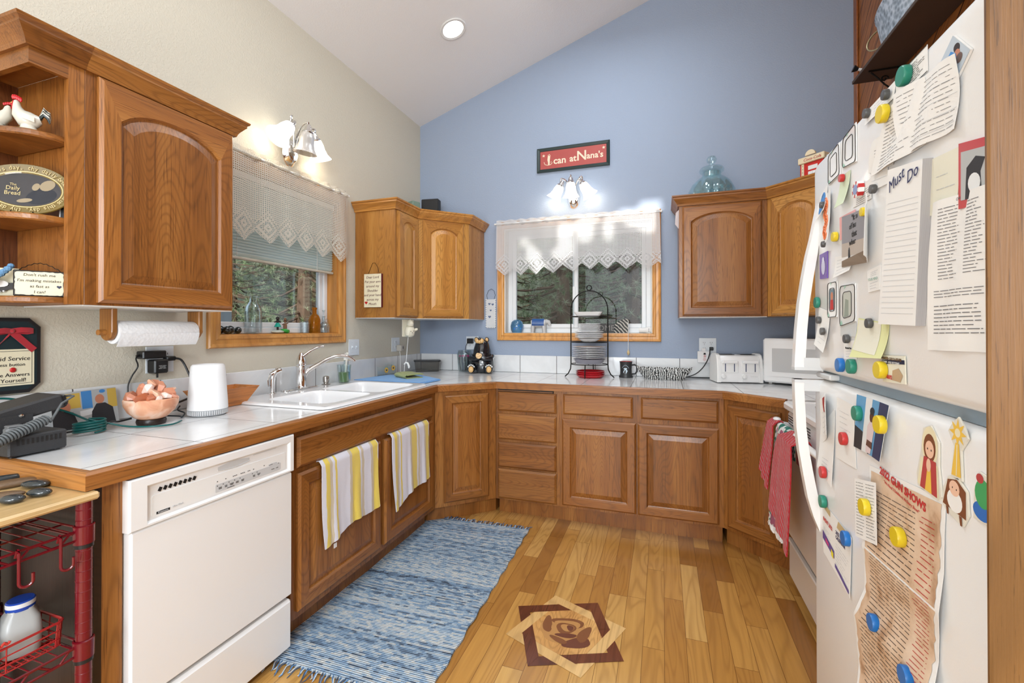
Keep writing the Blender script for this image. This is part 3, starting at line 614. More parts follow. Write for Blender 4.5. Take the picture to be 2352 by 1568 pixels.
for x,s in ((.272,'SMART WASH'),(.293,'POTS PANS'),(.314,'NORMAL WASH'),(.335,'LIGHT WASH'),(.356,'QUICK RINSE'),(.402,'HIGH TEMP'),(.422,'HEATED DRY'),(.484,'CANCEL'),(.504,'START')): text(s.replace(' ','\n'),.0038,INK,cp,T(x,-.0191,.753)@M90,name='button_lettering')
text('CYCLE SELECTOR',.0034,INK,cp,T(.31,-.0191,.7445)@M90); 
g=MB(); g.box(.074,-.0188,.743,.112,-.0184,.750); g.build('logo_bar',INK,cp)
text('Kenmore',.0075,GREYP,cp,T(.093,-.0191,.7466)@M90,name='logo_lettering'); text('Ultra Wash',.007,GREYP,cp,T(.135,-.0188,.7490)@M90,name='logo_lettering')
# grip recess
g=MB(); n=14; up=[(.265+.12*k/n, -.0168, .822+.006*math.sin(PI*k/n)) for k in range(n+1)]; dn=[(.265+.12*k/n,-.0168,.812-.006*math.sin(PI*k/n)) for k in range(n+1)]
g.add(up+dn,[(k,k+1,n+2+k,n+1+k) for k in range(n)]); g.tube(dn,.0015,6); g.box(.40,-.0172,.826,.50,-.0165,.8275); g.build('grip',GREYP,cp)
# ================================================================ SINK
def sink():
    t=thing('double_sink','white double-bowl drop-in sink under the window','sink',(0,0,0))
    x0,x1,y0,y1=.042,.655,-1.975,-1.028; zt=cz+.013
    bowls=[(.205,.595,-1.895,-1.520),(.175,.605,-1.490,-1.095)]
    def ring(a,b,c,d,r,z,n=5): return [(x,y,z) for x,y in rrect(a,c,b,d,r,n)]
    g=MB()
    g.loops([ring(x0,x1,y0,y1,.05,cz+.0005),ring(x0+.004,x1-.004,y0+.004,y1-.004,.048,zt-.003),ring(x0+.016,x1-.016,y0+.016,y1-.016,.04,zt)],sm=True)
    # deck: fill between outer ring and bowl rims, by strips
    def strip(a,b,c,d): g.add([(a,c,zt),(b,c,zt),(b,d,zt),(a,d,zt)],[(0,1,2,3)])
    X0,X1,Y0,Y1=x0+.016,x1-.016,y0+.016,y1-.016; ym=-1.505
    def deck(bx,ya,yb):
        a,b,c,d=bx; rim=rrect(a,c,b,d,.06,5); out=[]
        for px,py in rim:
            # project radially on the deck rectangle
            cx,cy=(a+b)/2,(c+d)/2; dx,dy=px-cx,py-cy; s=min([(X1-cx)/dx if dx>1e-9 else 1e9,(X0-cx)/dx if dx<-1e-9 else 1e9,(yb-cy)/dy if dy>1e-9 else 1e9,(ya-cy)/dy if dy<-1e-9 else 1e9]); out.append((cx+dx*s,cy+dy*s))
        # add rectangle corners by snapping the nearest ray
        for cxn,cyn in ((X0,ya),(X1,ya),(X1,yb),(X0,yb)):
            k=min(range(len(out)),key=lambda i:(out[i][0]-cxn)**2+(out[i][1]-cyn)**2); out[k]=(cxn,cyn)
        g.loops([[(x,y,zt) for x,y in out],[(x,y,zt) for x,y in rim]])
        z1=cz-.185
        g.loops([[(x,y,zt) for x,y in rim],ring(a+.005,b-.005,c+.005,d-.005,.058,zt-.005),ring(a+.012,b-.012,c+.012,d-.012,.055,zt-.03),ring(a+.03,b-.03,c+.03,d-.03,.05,z1+.02),ring(a+.06,b-.06,c+.06,d-.06,.04,z1)],cap1=True,sm=True)
    deck(bowls[0],Y0,ym); deck(bowls[1],ym,Y1)
    g.build('basin',PORC,t)
    for i,(a,b,c,d) in enumerate(bowls):
        g=MB(); g.lathe([(.0,.002),(.03,.003),(.042,.001),(.045,0)],((a+b)/2,(c+d)/2,cz-.184),20); g.build('drain',CH,t)
    return zt
ZS=sink()
def faucet():
    t=thing('kitchen_faucet','chrome single-lever kitchen faucet with an arched spout','faucet',(.075,-1.505,ZS))
    g=MB(); P=[(x*.9,y) for x,y in rrect(-.03,-.14,.03,.13,.029,6)]; g.prism(P,0,.006,b=.002); g.build('base_plate',CH,t)
    g=MB(); g.lathe([(.030,0),(.033,.01),(.028,.018),(.027,.10),(.029,.125),(.028,.13)],(0,0,.004),20); g.build('body',CH,t)
    g=MB(); g.lathe([(.027,.0),(.029,.012),(.026,.035),(.018,.058),(.008,.075),(0,.078)],(0,0,.134),20)
    pts=[]; 
    for k in range(12):
        u=k/11; pts.append((.01+.05*u,.0+.115*u,.185+.058*math.sin(u*PI*.5)))
    g.tube(pts,[.011-.004*min(1,u*2) for u in [k/11 for k in range(12)]],10); g.build('lever_handle',CH,t)
    g=MB(); pts=[]; ctrl=[(0,.015,.055),(.02,.03,.10),(.055,.075,.135),(.09,.125,.168),(.125,.17,.183),(.155,.205,.180),(.178,.232,.162),(.186,.243,.148)]
    from mathutils.geometry import interpolate_bezier
    for k in range(len(ctrl)-1):
        a,b=Vector(ctrl[k]),Vector(ctrl[k+1]); pa=Vector(ctrl[max(k-1,0)]); pb=Vector(ctrl[min(k+2,len(ctrl)-1)])
        pts+=interpolate_bezier(a,a+(b-pa)/6,b-(pb-a)/6,b,5)[:-1]
    pts.append(Vector(ctrl[-1])); g.tube(pts,[.017-.006*min(1,i/len(pts)*2.2) for i in range(len(pts))],12); g.build('spout',CH,t)
faucet()
t=thing('sink_sprayer','small chrome side sprayer at the near end of the sink','sprayer',(.078,-1.715,ZS))
g=MB(); g.lathe([(.024,0),(.024,.004),(.016,.008)],n=16); g.tube([(0,0,.005),(0,0,.07),(.002,.004,.10),(.008,.014,.118)],[.0125,.014,.016,.016],12); g.tube([(.0,-.01,.10),(.012,.03,.122),(.014,.042,.123)],[.013,.015,.014],12); g.build('wand',CH,t)
g=MB(); g.lathe([(.010,0),(.010,.002)],n=14); o=g.build('spray_face',GREYP,t,loc=(.0145,.0425,.123),rot=(R(-85),0,R(-18)))
g=MB(); g.tube([(-.006,-.018,.04),(-.006,-.022,.075),(0,-.012,.105)],.004,8); g.build('trigger',CH,t)
t=thing('soap_dispenser','squat brushed soap dispenser pump between faucet and green cup','soap dispenser',(.075,-1.298,ZS))
NICK=mat('brushed_nickel',(.45,.42,.39),.28,1)
g=MB(); g.lathe([(.025,0),(.026,.004),(.014,.007),(.014,.012),(.018,.016),(.020,.035),(.018,.050),(.010,.054),(0,.055)],n=20); g.build('pump_body',NICK,t); g=MB(); g.tube([(0,0,.042),(.035,-.022,.044),(.045,-.028,.038)],[.008,.006,.005],10); g.build('nozzle',NICK,t)
t=thing('drinking_cup','clear cup with green dish soap and a brush at the sink corner','cup',(.105,-1.165,ZS))
GCUP=thin_glass('frosted_clear_plastic',(.88,.92,.92)); GRN=mat('green_dish_soap',(.13,.24,.07),.3)
g=MB(); g.lathe([(.033,0),(.045,.115),(.0435,.115),(.0315,.003),(0,.003)],n=24); g.build('cup_wall',GCUP,t); g=MB(); g.lathe([(.0,.004),(.031,.004),(.038,.066),(.0,.066)],n=24); g.build('liquid',GRN,t,label='green liquid filling half of the cup')
g=MB(); g.tube([(.0,.01,.03),(.005,.018,.13),(.008,.022,.175)],.006,8); g.ball((.008,.022,.185),.011,10); g.build('brush_handle',mat('pale_clear_plastic',(.75,.74,.68),.2),t)
t=thing('clear_bottle','clear ribbed bottle standing behind the faucet spout at the wall','bottle',(.058,-1.09,ZS))
g=MB(); g.lathe([(.030,0),(.032,.01),(.032,.075),(.026,.10),(.014,.118),(.013,.14),(.011,.14),(.012,.118),(.024,.098),(.030,.075),(.030,.012),(0,.008)],n=20); g.build('bottle_body',GLASS,t); g=MB(); g.lathe([(.015,.14),(.015,.155),(.006,.158),(.006,.185),(0,.185)],n=14); g.build('pump_top',mat('clear_pump_plastic',(.8,.8,.76),.2),t)
# ================================================================ LEFT COUNTER ITEMS
t=thing('air_purifier','white tapered tower device with a glowing green ring','air purifier',(.243,-2.208,cz)); t.scale=(.88,.88,.925)
g=MB(); n=40; g.lathe([(.074,0),(.082,.010),(.0835,.028)],n=n,mi=1); g.lathe([(.0845,.028),(.083,.06),(.073,.20),(.070,.222),(.063,.230),(.054,.230),(.048,.224),(.0,.224)],n=n,mi=0,caps=False)
g.build('housing',[mat('matte_white_plastic',(.80,.80,.81),.45),mat('grey_base_plastic',(.33,.34,.35),.5)],t,label='white body on a grey ribbed base')
g=MB()
for k in range(56):
    a=2*PI*k/56; g.push(RZ(math.degrees(a))); g.box(.0785,-.0016,.006,.0838,.0016,.025); g.pop()
g.build('base_ribs',mat('pale_grey_ribs',(.6,.6,.61),.5),t)
LED=mat('green_led_glow',(.3,.7,.55),.4,emis=(.35,.9,.7),es=1.2)
a=math.radians(-32); g=MB(); 
g.push(T(.0775*math.cos(a),.0775*math.sin(a),.098)@RZ(math.degrees(a))@RY(86)); pts=[(.011*math.cos(2*PI*k/20),.011*math.sin(2*PI*k/20),.0) for k in range(20)]; g.tube(pts,.0016,6,True); g.tube([(.005*math.cos(2*PI*k/12),.005*math.sin(2*PI*k/12),.0) for k in range(12)],.0006,5,True,mi=0); g.pop(); g.build('power_ring',LED,t)
# wooden bowl (square tray with slanted sides)
t=thing('wooden_bowl','square tapered reddish wooden bowl behind the white tower','bowl',(.115,-2.035,cz),2)
BW=wood('reddish_bowl_wood',(.42,.13,.02),(.55,.19,.035),(.62,.25,.06),'y',rings=8)
g=MB(); sq=lambda r,z,ry=1.75: [(-r,-r*ry,z),(r,-r*ry,z),(r,r*ry,z),(-r,r*ry,z)]
g.loops([sq(.046,0),sq(.078,.085),sq(.072,.085),sq(.042,.008)],cap0=True,cap1=True); g.build('bowl_body',BW,t)
# salt lamp bowl with crystals
t=thing('salt_lamp','pink salt bowl lamp heaped with crystals on a dark round base','lamp',(.215,-2.415,cz)); t.scale=(.83,.83,.88)
sm=newmat('pink_salt_stone'); m_,nt,b_=sm; tc=N(nt,'ShaderNodeTexCoord'); nz=N(nt,'ShaderNodeTexNoise'); nz.inputs['Scale'].default_value=14; nz.inputs['Detail'].default_value=6; nz.inputs['Distortion'].default_value=1
nt.links.new(tc.outputs['Object'],nz.inputs['Vector']); nt.links.new(ramp(nt,nz.outputs['Fac'],((.35,(.62,.27,.15)),(.5,(.75,.40,.25)),(.68,(.84,.62,.50)))),b_.inputs['Base Color']); b_.inputs['Roughness'].default_value=.45; b_.inputs['Subsurface Weight'].default_value=.25; b_.inputs['Subsurface Radius'].default_value=(.04,.02,.01); b_.inputs['Subsurface Scale'].default_value=.3
SALT=m_
g=MB(); g.lathe([(.0,0),(.055,0),(.058,.012),(.055,.022),(0,.022)],n=28); g.build('base_disc',mat('dark_wood_disc',(.02,.012,.010),.35),t)
g=MB(); g.lathe([(.040,.020),(.062,.030),(.088,.055),(.103,.085),(.105,.108),(.100,.112),(.094,.106),(.088,.085),(.05,.05),(0,.045)],n=36); g.build('bowl',SALT,t)
random.seed(7)
crm=[SALT,mat('rose_salt_crystal',(.66,.27,.16),.25,trans=.15),mat('deep_salt_crystal',(.50,.15,.07),.25,trans=.1),mat('pale_salt_crystal',(.85,.66,.58),.3)]
def crystal(seed,r,c,par,m,rot=0):
    random.seed(seed); g=MB(); P=[]
    import bmesh
    bm=bmesh.new(); 
    for _ in range(16):
        v=Vector((random.gauss(0,1),random.gauss(0,1),random.gauss(0,1))).normalized()*r; bm.verts.new((v.x*1.25,v.y,v.z*.8))
    bmesh.ops.convex_hull(bm,input=bm.verts[:]); me=bpy.data.meshes.new('crystal'); bm.to_mesh(me); bm.free(); me.materials.append(m)
    o=bpy.data.objects.new('crystal',me); COL.objects.link(o); o.parent=par; o.location=c; o.rotation_euler=(rot,rot*.7,rot*1.9); return o
for i,(x,y,z,r,k) in enumerate([(-.05,-.055,.118,.036,1),(.035,-.066,.120,.038,2),(-.01,-.03,.133,.040,1),(.055,-.02,.122,.034,0),(.05,.035,.120,.036,1),(.015,.06,.122,.036,0),(-.05,.05,.118,.034,2),(-.06,0,.12,.034,1),(.0,.01,.15,.036,1),(.025,-.03,.148,.026,3),(.035,.015,.152,.030,1),(.066,.018,.122,.022,3),(-.02,.035,.158,.028,0),(.07,-.05,.116,.022,2),(.078,-.02,.112,.018,3),(.01,-.005,.172,.020,0),(.075,.05,.112,.02,1)]): crystal(i+3,r,(x,y,z),t,crm[k],i*.8)
# two-gang outlet plates
PLT=mat('outlet_plate_plastic',(.68,.72,.76),.35)
def outlet(name,label,loc,rz,gangs,kinds,w=None):
    W_=w or (.070 if gangs==1 else .116); t=thing(name,label,'wall outlet' if 'outlet' in name else 'light switch',loc,rz)
    g=MB(); g.box(-W_/2,-.005,-.057,W_/2,0,.057,b=.002); g.build('cover_plate',PLT,t)
    for i,k in enumerate(kinds):
        cx=(i-(gangs-1)/2)*.046
        if k=='o':
            for dz in (-.020,.020):
                g=MB(); g.push(T(cx,-.005,dz)@RX(90)); g.prism([(.0165*math.cos(2*PI*q/20),max(-.0145,min(.0145,.0185*math.sin(2*PI*q/20)))) for q in range(20)],0,.002,0)
                for a,b in ((-.006,.004),(.006,.004)): g.box(a-.001,b-.004,.0018,a+.001,b+.004,.0026,1)
                g.ball((0,-.007,.0018),.0024,8,1); g.pop(); g.build('receptacle',[PLT,BLK],t)
        elif k=='s':
            g=MB(); g.box(cx-.005,-.007,-.012,cx+.005,-.004,.012); g.box(cx-.0035,-.016,-.001,cx+.0035,-.006,.008,b=.001); g.build('toggle',PLT,t)
        g=MB(); g.ball((cx,-.0055,.036 if k=='s' else 0),.0022,8); 
        if k=='s': g.ball((cx,-.0055,-.036),.0022,8)
        g.build('screws',GREYP,t)
    return t
outlet('wall_outlet','white two-gang outlet with black adapters below the paper towels',(.001,-2.245,1.142),90,2,'oo')
outlet('light_switch','double light switch plate on the cream wall beside the window',(.001,-.934,1.143),90,2,'ss')
outlet('wall_outlet','cream wall outlet with a beige charger near the room corner',(.001,-.404,1.145),90,1,'o',.116)
outlet('wall_outlet','blue wall outlet behind the black bear jar',(.515,-.001,1.150),0,2,'oo')
outlet('wall_outlet','blue wall outlet with night light above the toaster cord',(2.381,-.001,1.148),0,2,'oo')
def cable(name,label,pts,r,m,cat='cord',sub=6):
    from mathutils.geometry import interpolate_bezier
    P=[Vector(p) for p in pts]; out=[]
    for k in range(len(P)-1):
        a,b=P[k],P[k+1]; pa=P[max(k-1,0)]; pb=P[min(k+2,len(P)-1)]
        out+=interpolate_bezier(a,a+(b-pa)/6,b-(pb-a)/6,b,sub)[:-1]
    out.append(P[-1]); g=MB(); g.tube(out,r,8); o=g.build(name,m); return tag(o,label,cat)
t=thing('power_adapter','flat black power adapter in the upper socket below the towels','power adapter',(.006,-2.292,1.166),90)
g=MB(); g.box(-.05,-.045,-.016,.045,-.001,.016,b=.004); g.build('adapter_body',BLK,t); g=MB(); g.tube([(-.045,-.02,0),(-.06,-.02,-.004)],.005,8); g.build('strain_relief',BLK,t)
t=thing('power_adapter','black cube power adapter in the lower socket above the salt lamp','power adapter',(.006,-2.270,1.116),90)
g=MB(); g.box(-.030,-.05,-.030,.028,-.001,.028,b=.005); g.build('adapter_body',BLK,t); text('SWITCHING\nADAPTER\nINPUT 120V~',.0055,mat('grey_print',(.4,.4,.4),.6),t,T(.002,-.0505,-.004)@M90); g=MB(); g.tube([(0,-.02,-.03),(0,-.02,-.05)],.004,8); g.build('strain_relief',BLK,t)
cable('adapter_cord','thin black cord hanging from the flat adapter',[(.03,-2.352,1.162),(.04,-2.362,1.15),(.035,-2.352,1.12),(.03,-2.372,1.08),(.03,-2.385,1.04),(.05,-2.39,.99),(.12,-2.40,.93)],.0028,BLK)
t=thing('power_plug','black plug with a thick cord in the right-hand socket','power plug',(.006,-2.216,1.145),90); g=MB(); g.box(-.02,-.03,-.010,.02,-.001,.010,b=.004); g.build('plug_body',BLK,t)
cable('lamp_cord','black lamp cord with a paper tag curving down to the salt lamp',[(.036,-2.20,1.145),(.045,-2.180,1.135),(.06,-2.165,1.09),(.08,-2.160,1.04),(.10,-2.165,.99),(.13,-2.21,.975),(.17,-2.30,.965)],.0045,BLK)
cable('device_cord','thin dark cord looping between salt lamp and white tower',[(.13,-2.35,.925),(.20,-2.30,.918),(.23,-2.31,.917),(.19,-2.27,.925),(.15,-2.27,.935),(.12,-2.24,.945)],.003,mat('dark_blue_cord',(.01,.02,.03),.4))
# paper towel holder
HW=wood('honey_oak_holder',(.25,.09,.018),(.36,.15,.035),(.45,.21,.06),'z',rings=10)
t=thing('paper_towel_holder','oak paper towel holder mounted under the large wall cabinet','towel holder',(.185,-2.38,1.3475),90)
for x in (-.162,.158):
    g=MB(); P=[(-.035,0),(-.035,-.075)]+[( -.035*math.cos(PI*k/12),-.075-.040*math.sin(PI*k/12)) for k in range(1,12)]+[(.035,-.075),(.035,0)]
    g.push(T(x-.0095,0,0)@RY(90)@RZ(90)); g.prism([(a,b_) for a,b_ in P],0,.019,b=.003); g.pop(); g.build('bracket',HW,t)
g=MB(); g.tube([(-.195,0,-.085),(.185,0,-.085)],.010,12); g.build('dowel',HW,t); 
PT=newmat('quilted_paper_towel'); m_,nt,b_=PT; b_.inputs['Base Color'].default_value=(.80,.81,.83,1); b_.inputs['Roughness'].default_value=.9
tc=N(nt,'ShaderNodeTexCoord'); wv=N(nt,'ShaderNodeTexVoronoi'); wv.inputs['Scale'].default_value=90; nt.links.new(tc.outputs['Object'],wv.inputs['Vector']); bp=N(nt,'ShaderNodeBump'); bp.inputs['Strength'].default_value=.5; bp.inputs['Distance'].default_value=.002; nt.links.new(wv.outputs['Distance'],bp.inputs['Height']); nt.links.new(bp.outputs[0],b_.inputs['Normal'])
t=thing('paper_towel_roll','white quilted paper towel roll on the oak holder','paper towels',(.185,-2.38,1.2625),90)
g=MB(); g.push(RY(90)); g.lathe([(.022,-.150),(.042,-.150),(.0425,-.148),(.0425,.144),(.042,.146),(.022,.146),(.020,.146),(.020,-.150)],n=32,caps=False); g.pop(); g.build('roll',m_,t)
g=MB(); g.grid(1,8,lambda u,v:(-.149+.294*u, -.043+.004*v+.018*v*v, -.004-.048*v),th=.0012); g.build('loose_sheet',m_,t)
# photo print of two people
t=thing('photo_print','colour photo print of two people in an office behind the radio','photograph',(.062,-2.545,cz+.001),0)
t.rotation_euler=(0,R(-9),R(4))
def flat_pic(name,t,w,h,patches,M,border=None,mats_=None):
    # patches: (poly, material) in u,v 0..1 ; picture lies in local XZ facing -y
    g=MB(); g.push(M); g.box(0,-.0006,0,w,.0004,h); g.pop(); base=g.build(name,border or PAPER,t)
    mats=[];g=MB()
    for i,(poly,m) in enumerate(patches):
        if m not in mats: mats.append(m)
        g.push(M); g.add([(u*w,-.0008-.00005*i,v*h) for u,v in poly],[tuple(range(len(poly)))],mats.index(m)); g.pop()
    if patches: g.build('picture',mats,base)
    return base
def C(n,c,r=.6): return mat(n,c,r)
def ell(cx,cy,rx,ry,n=16,a0=0,a1=360): return [(cx+rx*math.cos(R(a0+(a1-a0)*k/n)),cy+ry*math.sin(R(a0+(a1-a0)*k/n))) for k in range(n+(0 if a1-a0==360 else 1))]
sk=C('photo_skin',(.55,.22,.13)); dkc=C('photo_dark_cloth',(.03,.03,.035)); yl=C('photo_yellow',(.62,.42,.08)); bl=C('photo_blue',(.06,.25,.6)); gy=C('photo_grey',(.45,.47,.48)); whp=C('photo_white',(.75,.78,.8)); drd=C('photo_red',(.5,.03,.03)); grn=C('photo_green',(.08,.35,.2))
MP=T(.0,-.095,0)@RZ(90)
flat_pic('print',t,.21,.135,[([(0,0),(1,0),(1,1),(0,1)],gy),([(.05,.55),(.42,.55),(.42,.95),(.05,.95)],yl),([(.85,.45),(1,.45),(1,.98),(.85,.98)],yl),([(.44,.5),(.6,.5),(.6,.98),(.44,.98)],bl),([(.4,.3),(.75,.35),(.75,.5),(.4,.45)],whp),(ell(.72,.72,.075,.13),sk),([(.55,0),(.95,0),(.92,.45),(.8,.6),(.66,.6),(.58,.4)],dkc),(ell(.2,.6,.07,.16),sk),(ell(.14,.75,.10,.14),dkc),([(0,0),(.38,0),(.30,.45),(.15,.5),(0,.7)],dkc),(ell(.77,.93,.05,.05),bl)],MP)
# two-way radio on power supply with coiled cord
RB=mat('textured_black_metal',(.028,.028,.030),.5,bump=(400,.3)); RG=mat('grey_coiled_cord',(.10,.11,.115),.5)
t=thing('radio_power_supply','black vented radio power supply with a red switch on the counter','power supply',(.255,-2.762,cz),90)
g=MB(); g.box(-.116,-.10,.004,.016,.09,.060,b=.004)
g.build('housing',RB,t); g=MB()
for k in range(10): g.box(-.098+k*.0105,-.1012,.034,-.093+k*.0105,-.1002,.050)
g.build('vent_slots',BRN,t); g=MB(); g.box(.0155,-.085,.022,.022,-.068,.032,b=.001); g.build('power_switch',mat('red_rocker_switch',(.55,.02,.05),.25),t)
g=MB(); 
for x in (-.10,.0):
    for y in (-.08,.07): g.lathe([(.008,0),(.008,.005)],(x,y,0),10)
g.build('feet',BLK,t)
t=thing('two_way_radio','black mobile radio in a tilted bracket on the power supply','radio',(.225,-2.835,cz+.0625),90)
g=MB(); g.box(-.085,-.075,0,.035,-.071,.050); g.box(-.085,.055,0,.035,.059,.050); g.box(-.085,-.075,0,.035,.059,.004); g.build('bracket',RB,t)
g=MB(); g.push(T(0,0,.047)@RY(-13)); g.box(-.13,-.07,-.018,.115,.054,.026,b=.006); g.box(.113,-.066,-.014,.125,.050,.020,1,b=.003); g.pop(); g.build('radio_body',[RB,BLK],t)
g=MB(); 
for y in (-.05,-.02,.01,.035): g.push(T(.118,y,.070)@RY(77)); g.lathe([(.008,0),(.0075,.010),(0,.011)],n=12); g.pop()
g.build('knobs',BLK,t); g=MB()
for x,z in ((-.06,.035),(.008,.047)): g.push(T(x,-.0755,z)@RX(90)); g.lathe([(.006,0),(.005,.003),(0,.004)],n=10); g.pop()
g.build('bracket_screws',CH,t)
g=MB(); pts=[]; A=Vector((.112,-.055,.085)); 
P0=Vector((.045,-.118,.032)); P1=Vector((-.09,-.155,-.010)); n=17*12
ax=(P1-P0).normalized(); e1=ax.orthogonal().normalized(); e2=ax.cross(e1)
lead=[Vector((.120,-.04,.085)),Vector((.135,-.055,.088)),Vector((.13,-.08,.088)),Vector((.09,-.10,.072))]
pts=lead+[P0+(P1-P0)*(k/n)+(e1*math.cos(2*PI*k/12)+e2*math.sin(2*PI*k/12))*.0125 for k in range(n)]; g.tube(pts,.0034,6); g.build('coiled_cord',RG,t)
t=thing('radio_microphone','grey hand microphone lying before the radio at the picture edge','microphone',(.335,-2.856,cz+.0615),85); g=MB(); g.box(-.022,-.018,.0,.016,.012,.026,b=.006); g.box(-.020,-.016,.024,.014,.010,.030,b=.003); g.build('mic_body',mat('grey_mic_plastic',(.14,.145,.15),.5),t)
TEAL=mat('teal_green_cable',(.0,.09,.085),.35)
cable('network_cable','teal cable draped behind the radio along the backsplash',[(.03,-2.86,1.045),(.03,-2.80,1.05),(.035,-2.74,1.045),(.05,-2.68,1.02),(.06,-2.60,.98),(.08,-2.56,.95),(.12,-2.54,.925)],.0035,TEAL)
pts=[]
for k in range(52): a=k*.55; pts.append((.19+.028*math.cos(a),-2.60+.045*math.sin(a),.917+.0008*k))
pts+=[(.19,-2.54,.935),(.23,-2.50,.918),(.30,-2.46,.916),(.325,-2.41,.916),(.30,-2.36,.918)]
cable('coiled_network_cable','coil of teal cable between radio and salt lamp',pts,.0032,TEAL,'cable',4)
cable('audio_cable','black cable with a blue tie lying before the photo print',[(.14,-2.64,.92),(.17,-2.56,.925),(.13,-2.50,.93),(.10,-2.46,.92),(.11,-2.42,.925)],.0035,BLK)
# Maid sign: octagonal dark plaque with red bow
t=thing('maid_service_sign','dark octagonal maid service plaque with a red ribbon bow','wall sign',(.001,-2.762,1.185),90)
DG=mat('dark_green_painted_wood',(.008,.022,.028),.45); 
g=MB(); w_,h_,c_=.112,.127,.030; O8=[(-w_+c_,-h_),(w_-c_,-h_),(w_,-h_+c_),(w_,h_-c_),(w_-c_,h_),(-w_+c_,h_),(-w_,h_-c_),(-w_,-h_+c_)]
g.push(RX(90)); g.prism(O8,0,.017,b=.003); g.prism(inset(O8,.012),.0168,.0176,1); g.pop(); g.build('board',[mat('black_painted_edge',(.010,.010,.012),.4),DG],t)
g=MB(); g.push(RX(90)); g.box(-.098,-.100,.0175,.092,.022,.020,0); g.box(-.092,-.094,.0199,.0865,.016,.0203,1); g.box(-.0905,-.0925,.0202,.085,.0145,.0206,0); g.pop(); g.build('cream_panel',[CREAM,INK],t)
for s,z,sz,xr in (('For Maid Service',-.010,.0195,.081),('press button',-.030,.015,.068),('If No One Answers',-.064,.0175,.080),('Do It Yourself!',-.083,.0175,.071)): text(s,sz,INK,t,T(xr,-.021,z)@M90,align='RIGHT',shear=.1 if z>-.04 else 0)
g=MB(); g.ball((.037,-.022,-.047),.0085,14,sy=.4); g.build('red_button',RED,t)
g=MB()
def ribbon(g,pts,w): 
    n=len(pts)-1; g.grid(n,1,lambda u,v:(pts[round(u*n)][0]+ (v-.5)*w*pts[round(u*n)][3],pts[round(u*n)][1],pts[round(u*n)][2]+(v-.5)*w),th=.0015)
bx,bz=.033,.083
ribbon(g,[(bx,-.022,bz,0),(bx+.02,-.032,bz+.004,0),(bx+.045,-.028,bz+.003,0),(bx+.055,-.024,bz,0),(bx+.04,-.021,bz-.003,0),(bx,-.021,bz,0)],.017)
ribbon(g,[(bx,-.022,bz,0),(bx-.02,-.032,bz+.002,0),(bx-.05,-.028,bz-.003,0),(bx-.055,-.022,bz-.008,0),(bx,-.021,bz,0)],.017)
ribbon(g,[(bx,-.022,bz-.002,1),(bx+.02,-.025,bz-.025,1),(bx+.045,-.022,bz-.052,1),(bx+.058,-.0225,bz-.066,1)],.014); ribbon(g,[(bx,-.022,bz-.002,1),(bx-.015,-.025,bz-.025,1),(bx-.03,-.022,bz-.045,1),(bx-.045,-.0225,bz-.062,1)],.014)
g.ball((bx,-.026,bz),.007,10); g.build('ribbon_bow',mat('red_velvet_ribbon',(.36,.01,.02),.8,sheen=.4),t)
# ---------------------------------------------------------------- things on the open corner shelf
CERW=mat('cream_ceramic',(.62,.60,.52),.3,coat=.3,var=.15); COMB=mat('red_ceramic_glaze',(.45,.01,.015),.3); BKT=mat('black_green_glaze',(.012,.02,.018),.3); YEL=mat('yellow_beak_glaze',(.6,.4,.1),.4)
def fowl(name,label,loc,rz,s,tail,comb):
    t=thing(name,label,'figurine',loc,rz); t.scale=(s,s,s)
    g=MB(); pts=[(.050,0,.052),(.034,0,.046),(.012,0,.044),(-.014,0,.050),(-.030,0,.068),(-.036,0,.090),(-.038,0,.108),(-.042,0,.116)]
    g.tube(pts,[.016,.027,.034,.034,.027,.017,.0125,.008],18); g.lathe([(.030,0),(.033,.004),(.026,.010),(.024,.030),(.0,.034)],(.005,0,0),18,sx=1.2); g.build('body',CERW,t)
    g=MB(); g.push(T(-.040,0,.122)); 
    for k in range(5): g.ball((-.010+.0065*k,0,.003+.006*math.sin(1+k*.6)),.0055*comb,8,sy=.5,sz=1.5)
    g.ball((-.006,0,-.014),.0085,10,sy=1.0,sz=1.1); g.ball((-.010,0,-.028),.007,10,sy=.7,sz=1.5); g.pop(); g.build('comb_and_wattle',COMB,t)
    g=MB(); g.tube([(-.046,0,.110),(-.060,0,.105)],[.005,.0008],8); g.build('beak',YEL,t)
    g=MB(); 
    for k in range(6): 
        a=.25+k*.2; g.tube([(.045,(k-2.5)*.002,.055),(.062,(k-2.5)*.003,.055+.045*math.sin(a)+.008),(.078,(k-2.5)*.003,.052+.04*math.sin(a)),(.085,(k-2.5)*.003,.035+.03*math.sin(a))],[.008,.0075,.006,.002],8,mi=k%2)
    g.build('tail_feathers',[BKT,CERW] if tail else [CERW,CERW],t)
    g=MB()
    for sy in (-1,1): g.grid(6,4,lambda u,v:(-.010+.045*u,sy*(.0345+.004*math.sin(PI*u)),.062-.022*v-.010*u),th=.003*sy)
    g.build('wings',CERW,t)
    g=MB(); g.prism([(.048*math.cos(2*PI*k/14),.026*math.sin(2*PI*k/14)) for k in range(14)],0,.006); g.build('grass_base',mat('green_glaze',(.06,.11,.03),.4),t)
    return t
fowl('rooster_figurine','larger white ceramic rooster with a red comb and black tail feathers',(.252,-2.795,1.8745),52,.74,True,1.3).scale=(.60,.70,.74)
fowl('hen_figurine','smaller white ceramic hen facing the rooster at the picture edge',(.195,-2.838,1.8745),236,.62,False,.9)
t=thing('decorative_plate','oval gold-rimmed plate reading The Daily Bread on a wire stand','plate',(.232,-2.797,1.6235)); t.rotation_euler=(R(0),R(-9),R(-48)); t.scale=(.84,.84,.93)
GOLD=mat('antique_gold_glaze',(.17,.115,.022),.3,coat=.4); GLT=mat('pale_gold_paint',(.62,.5,.25),.4)
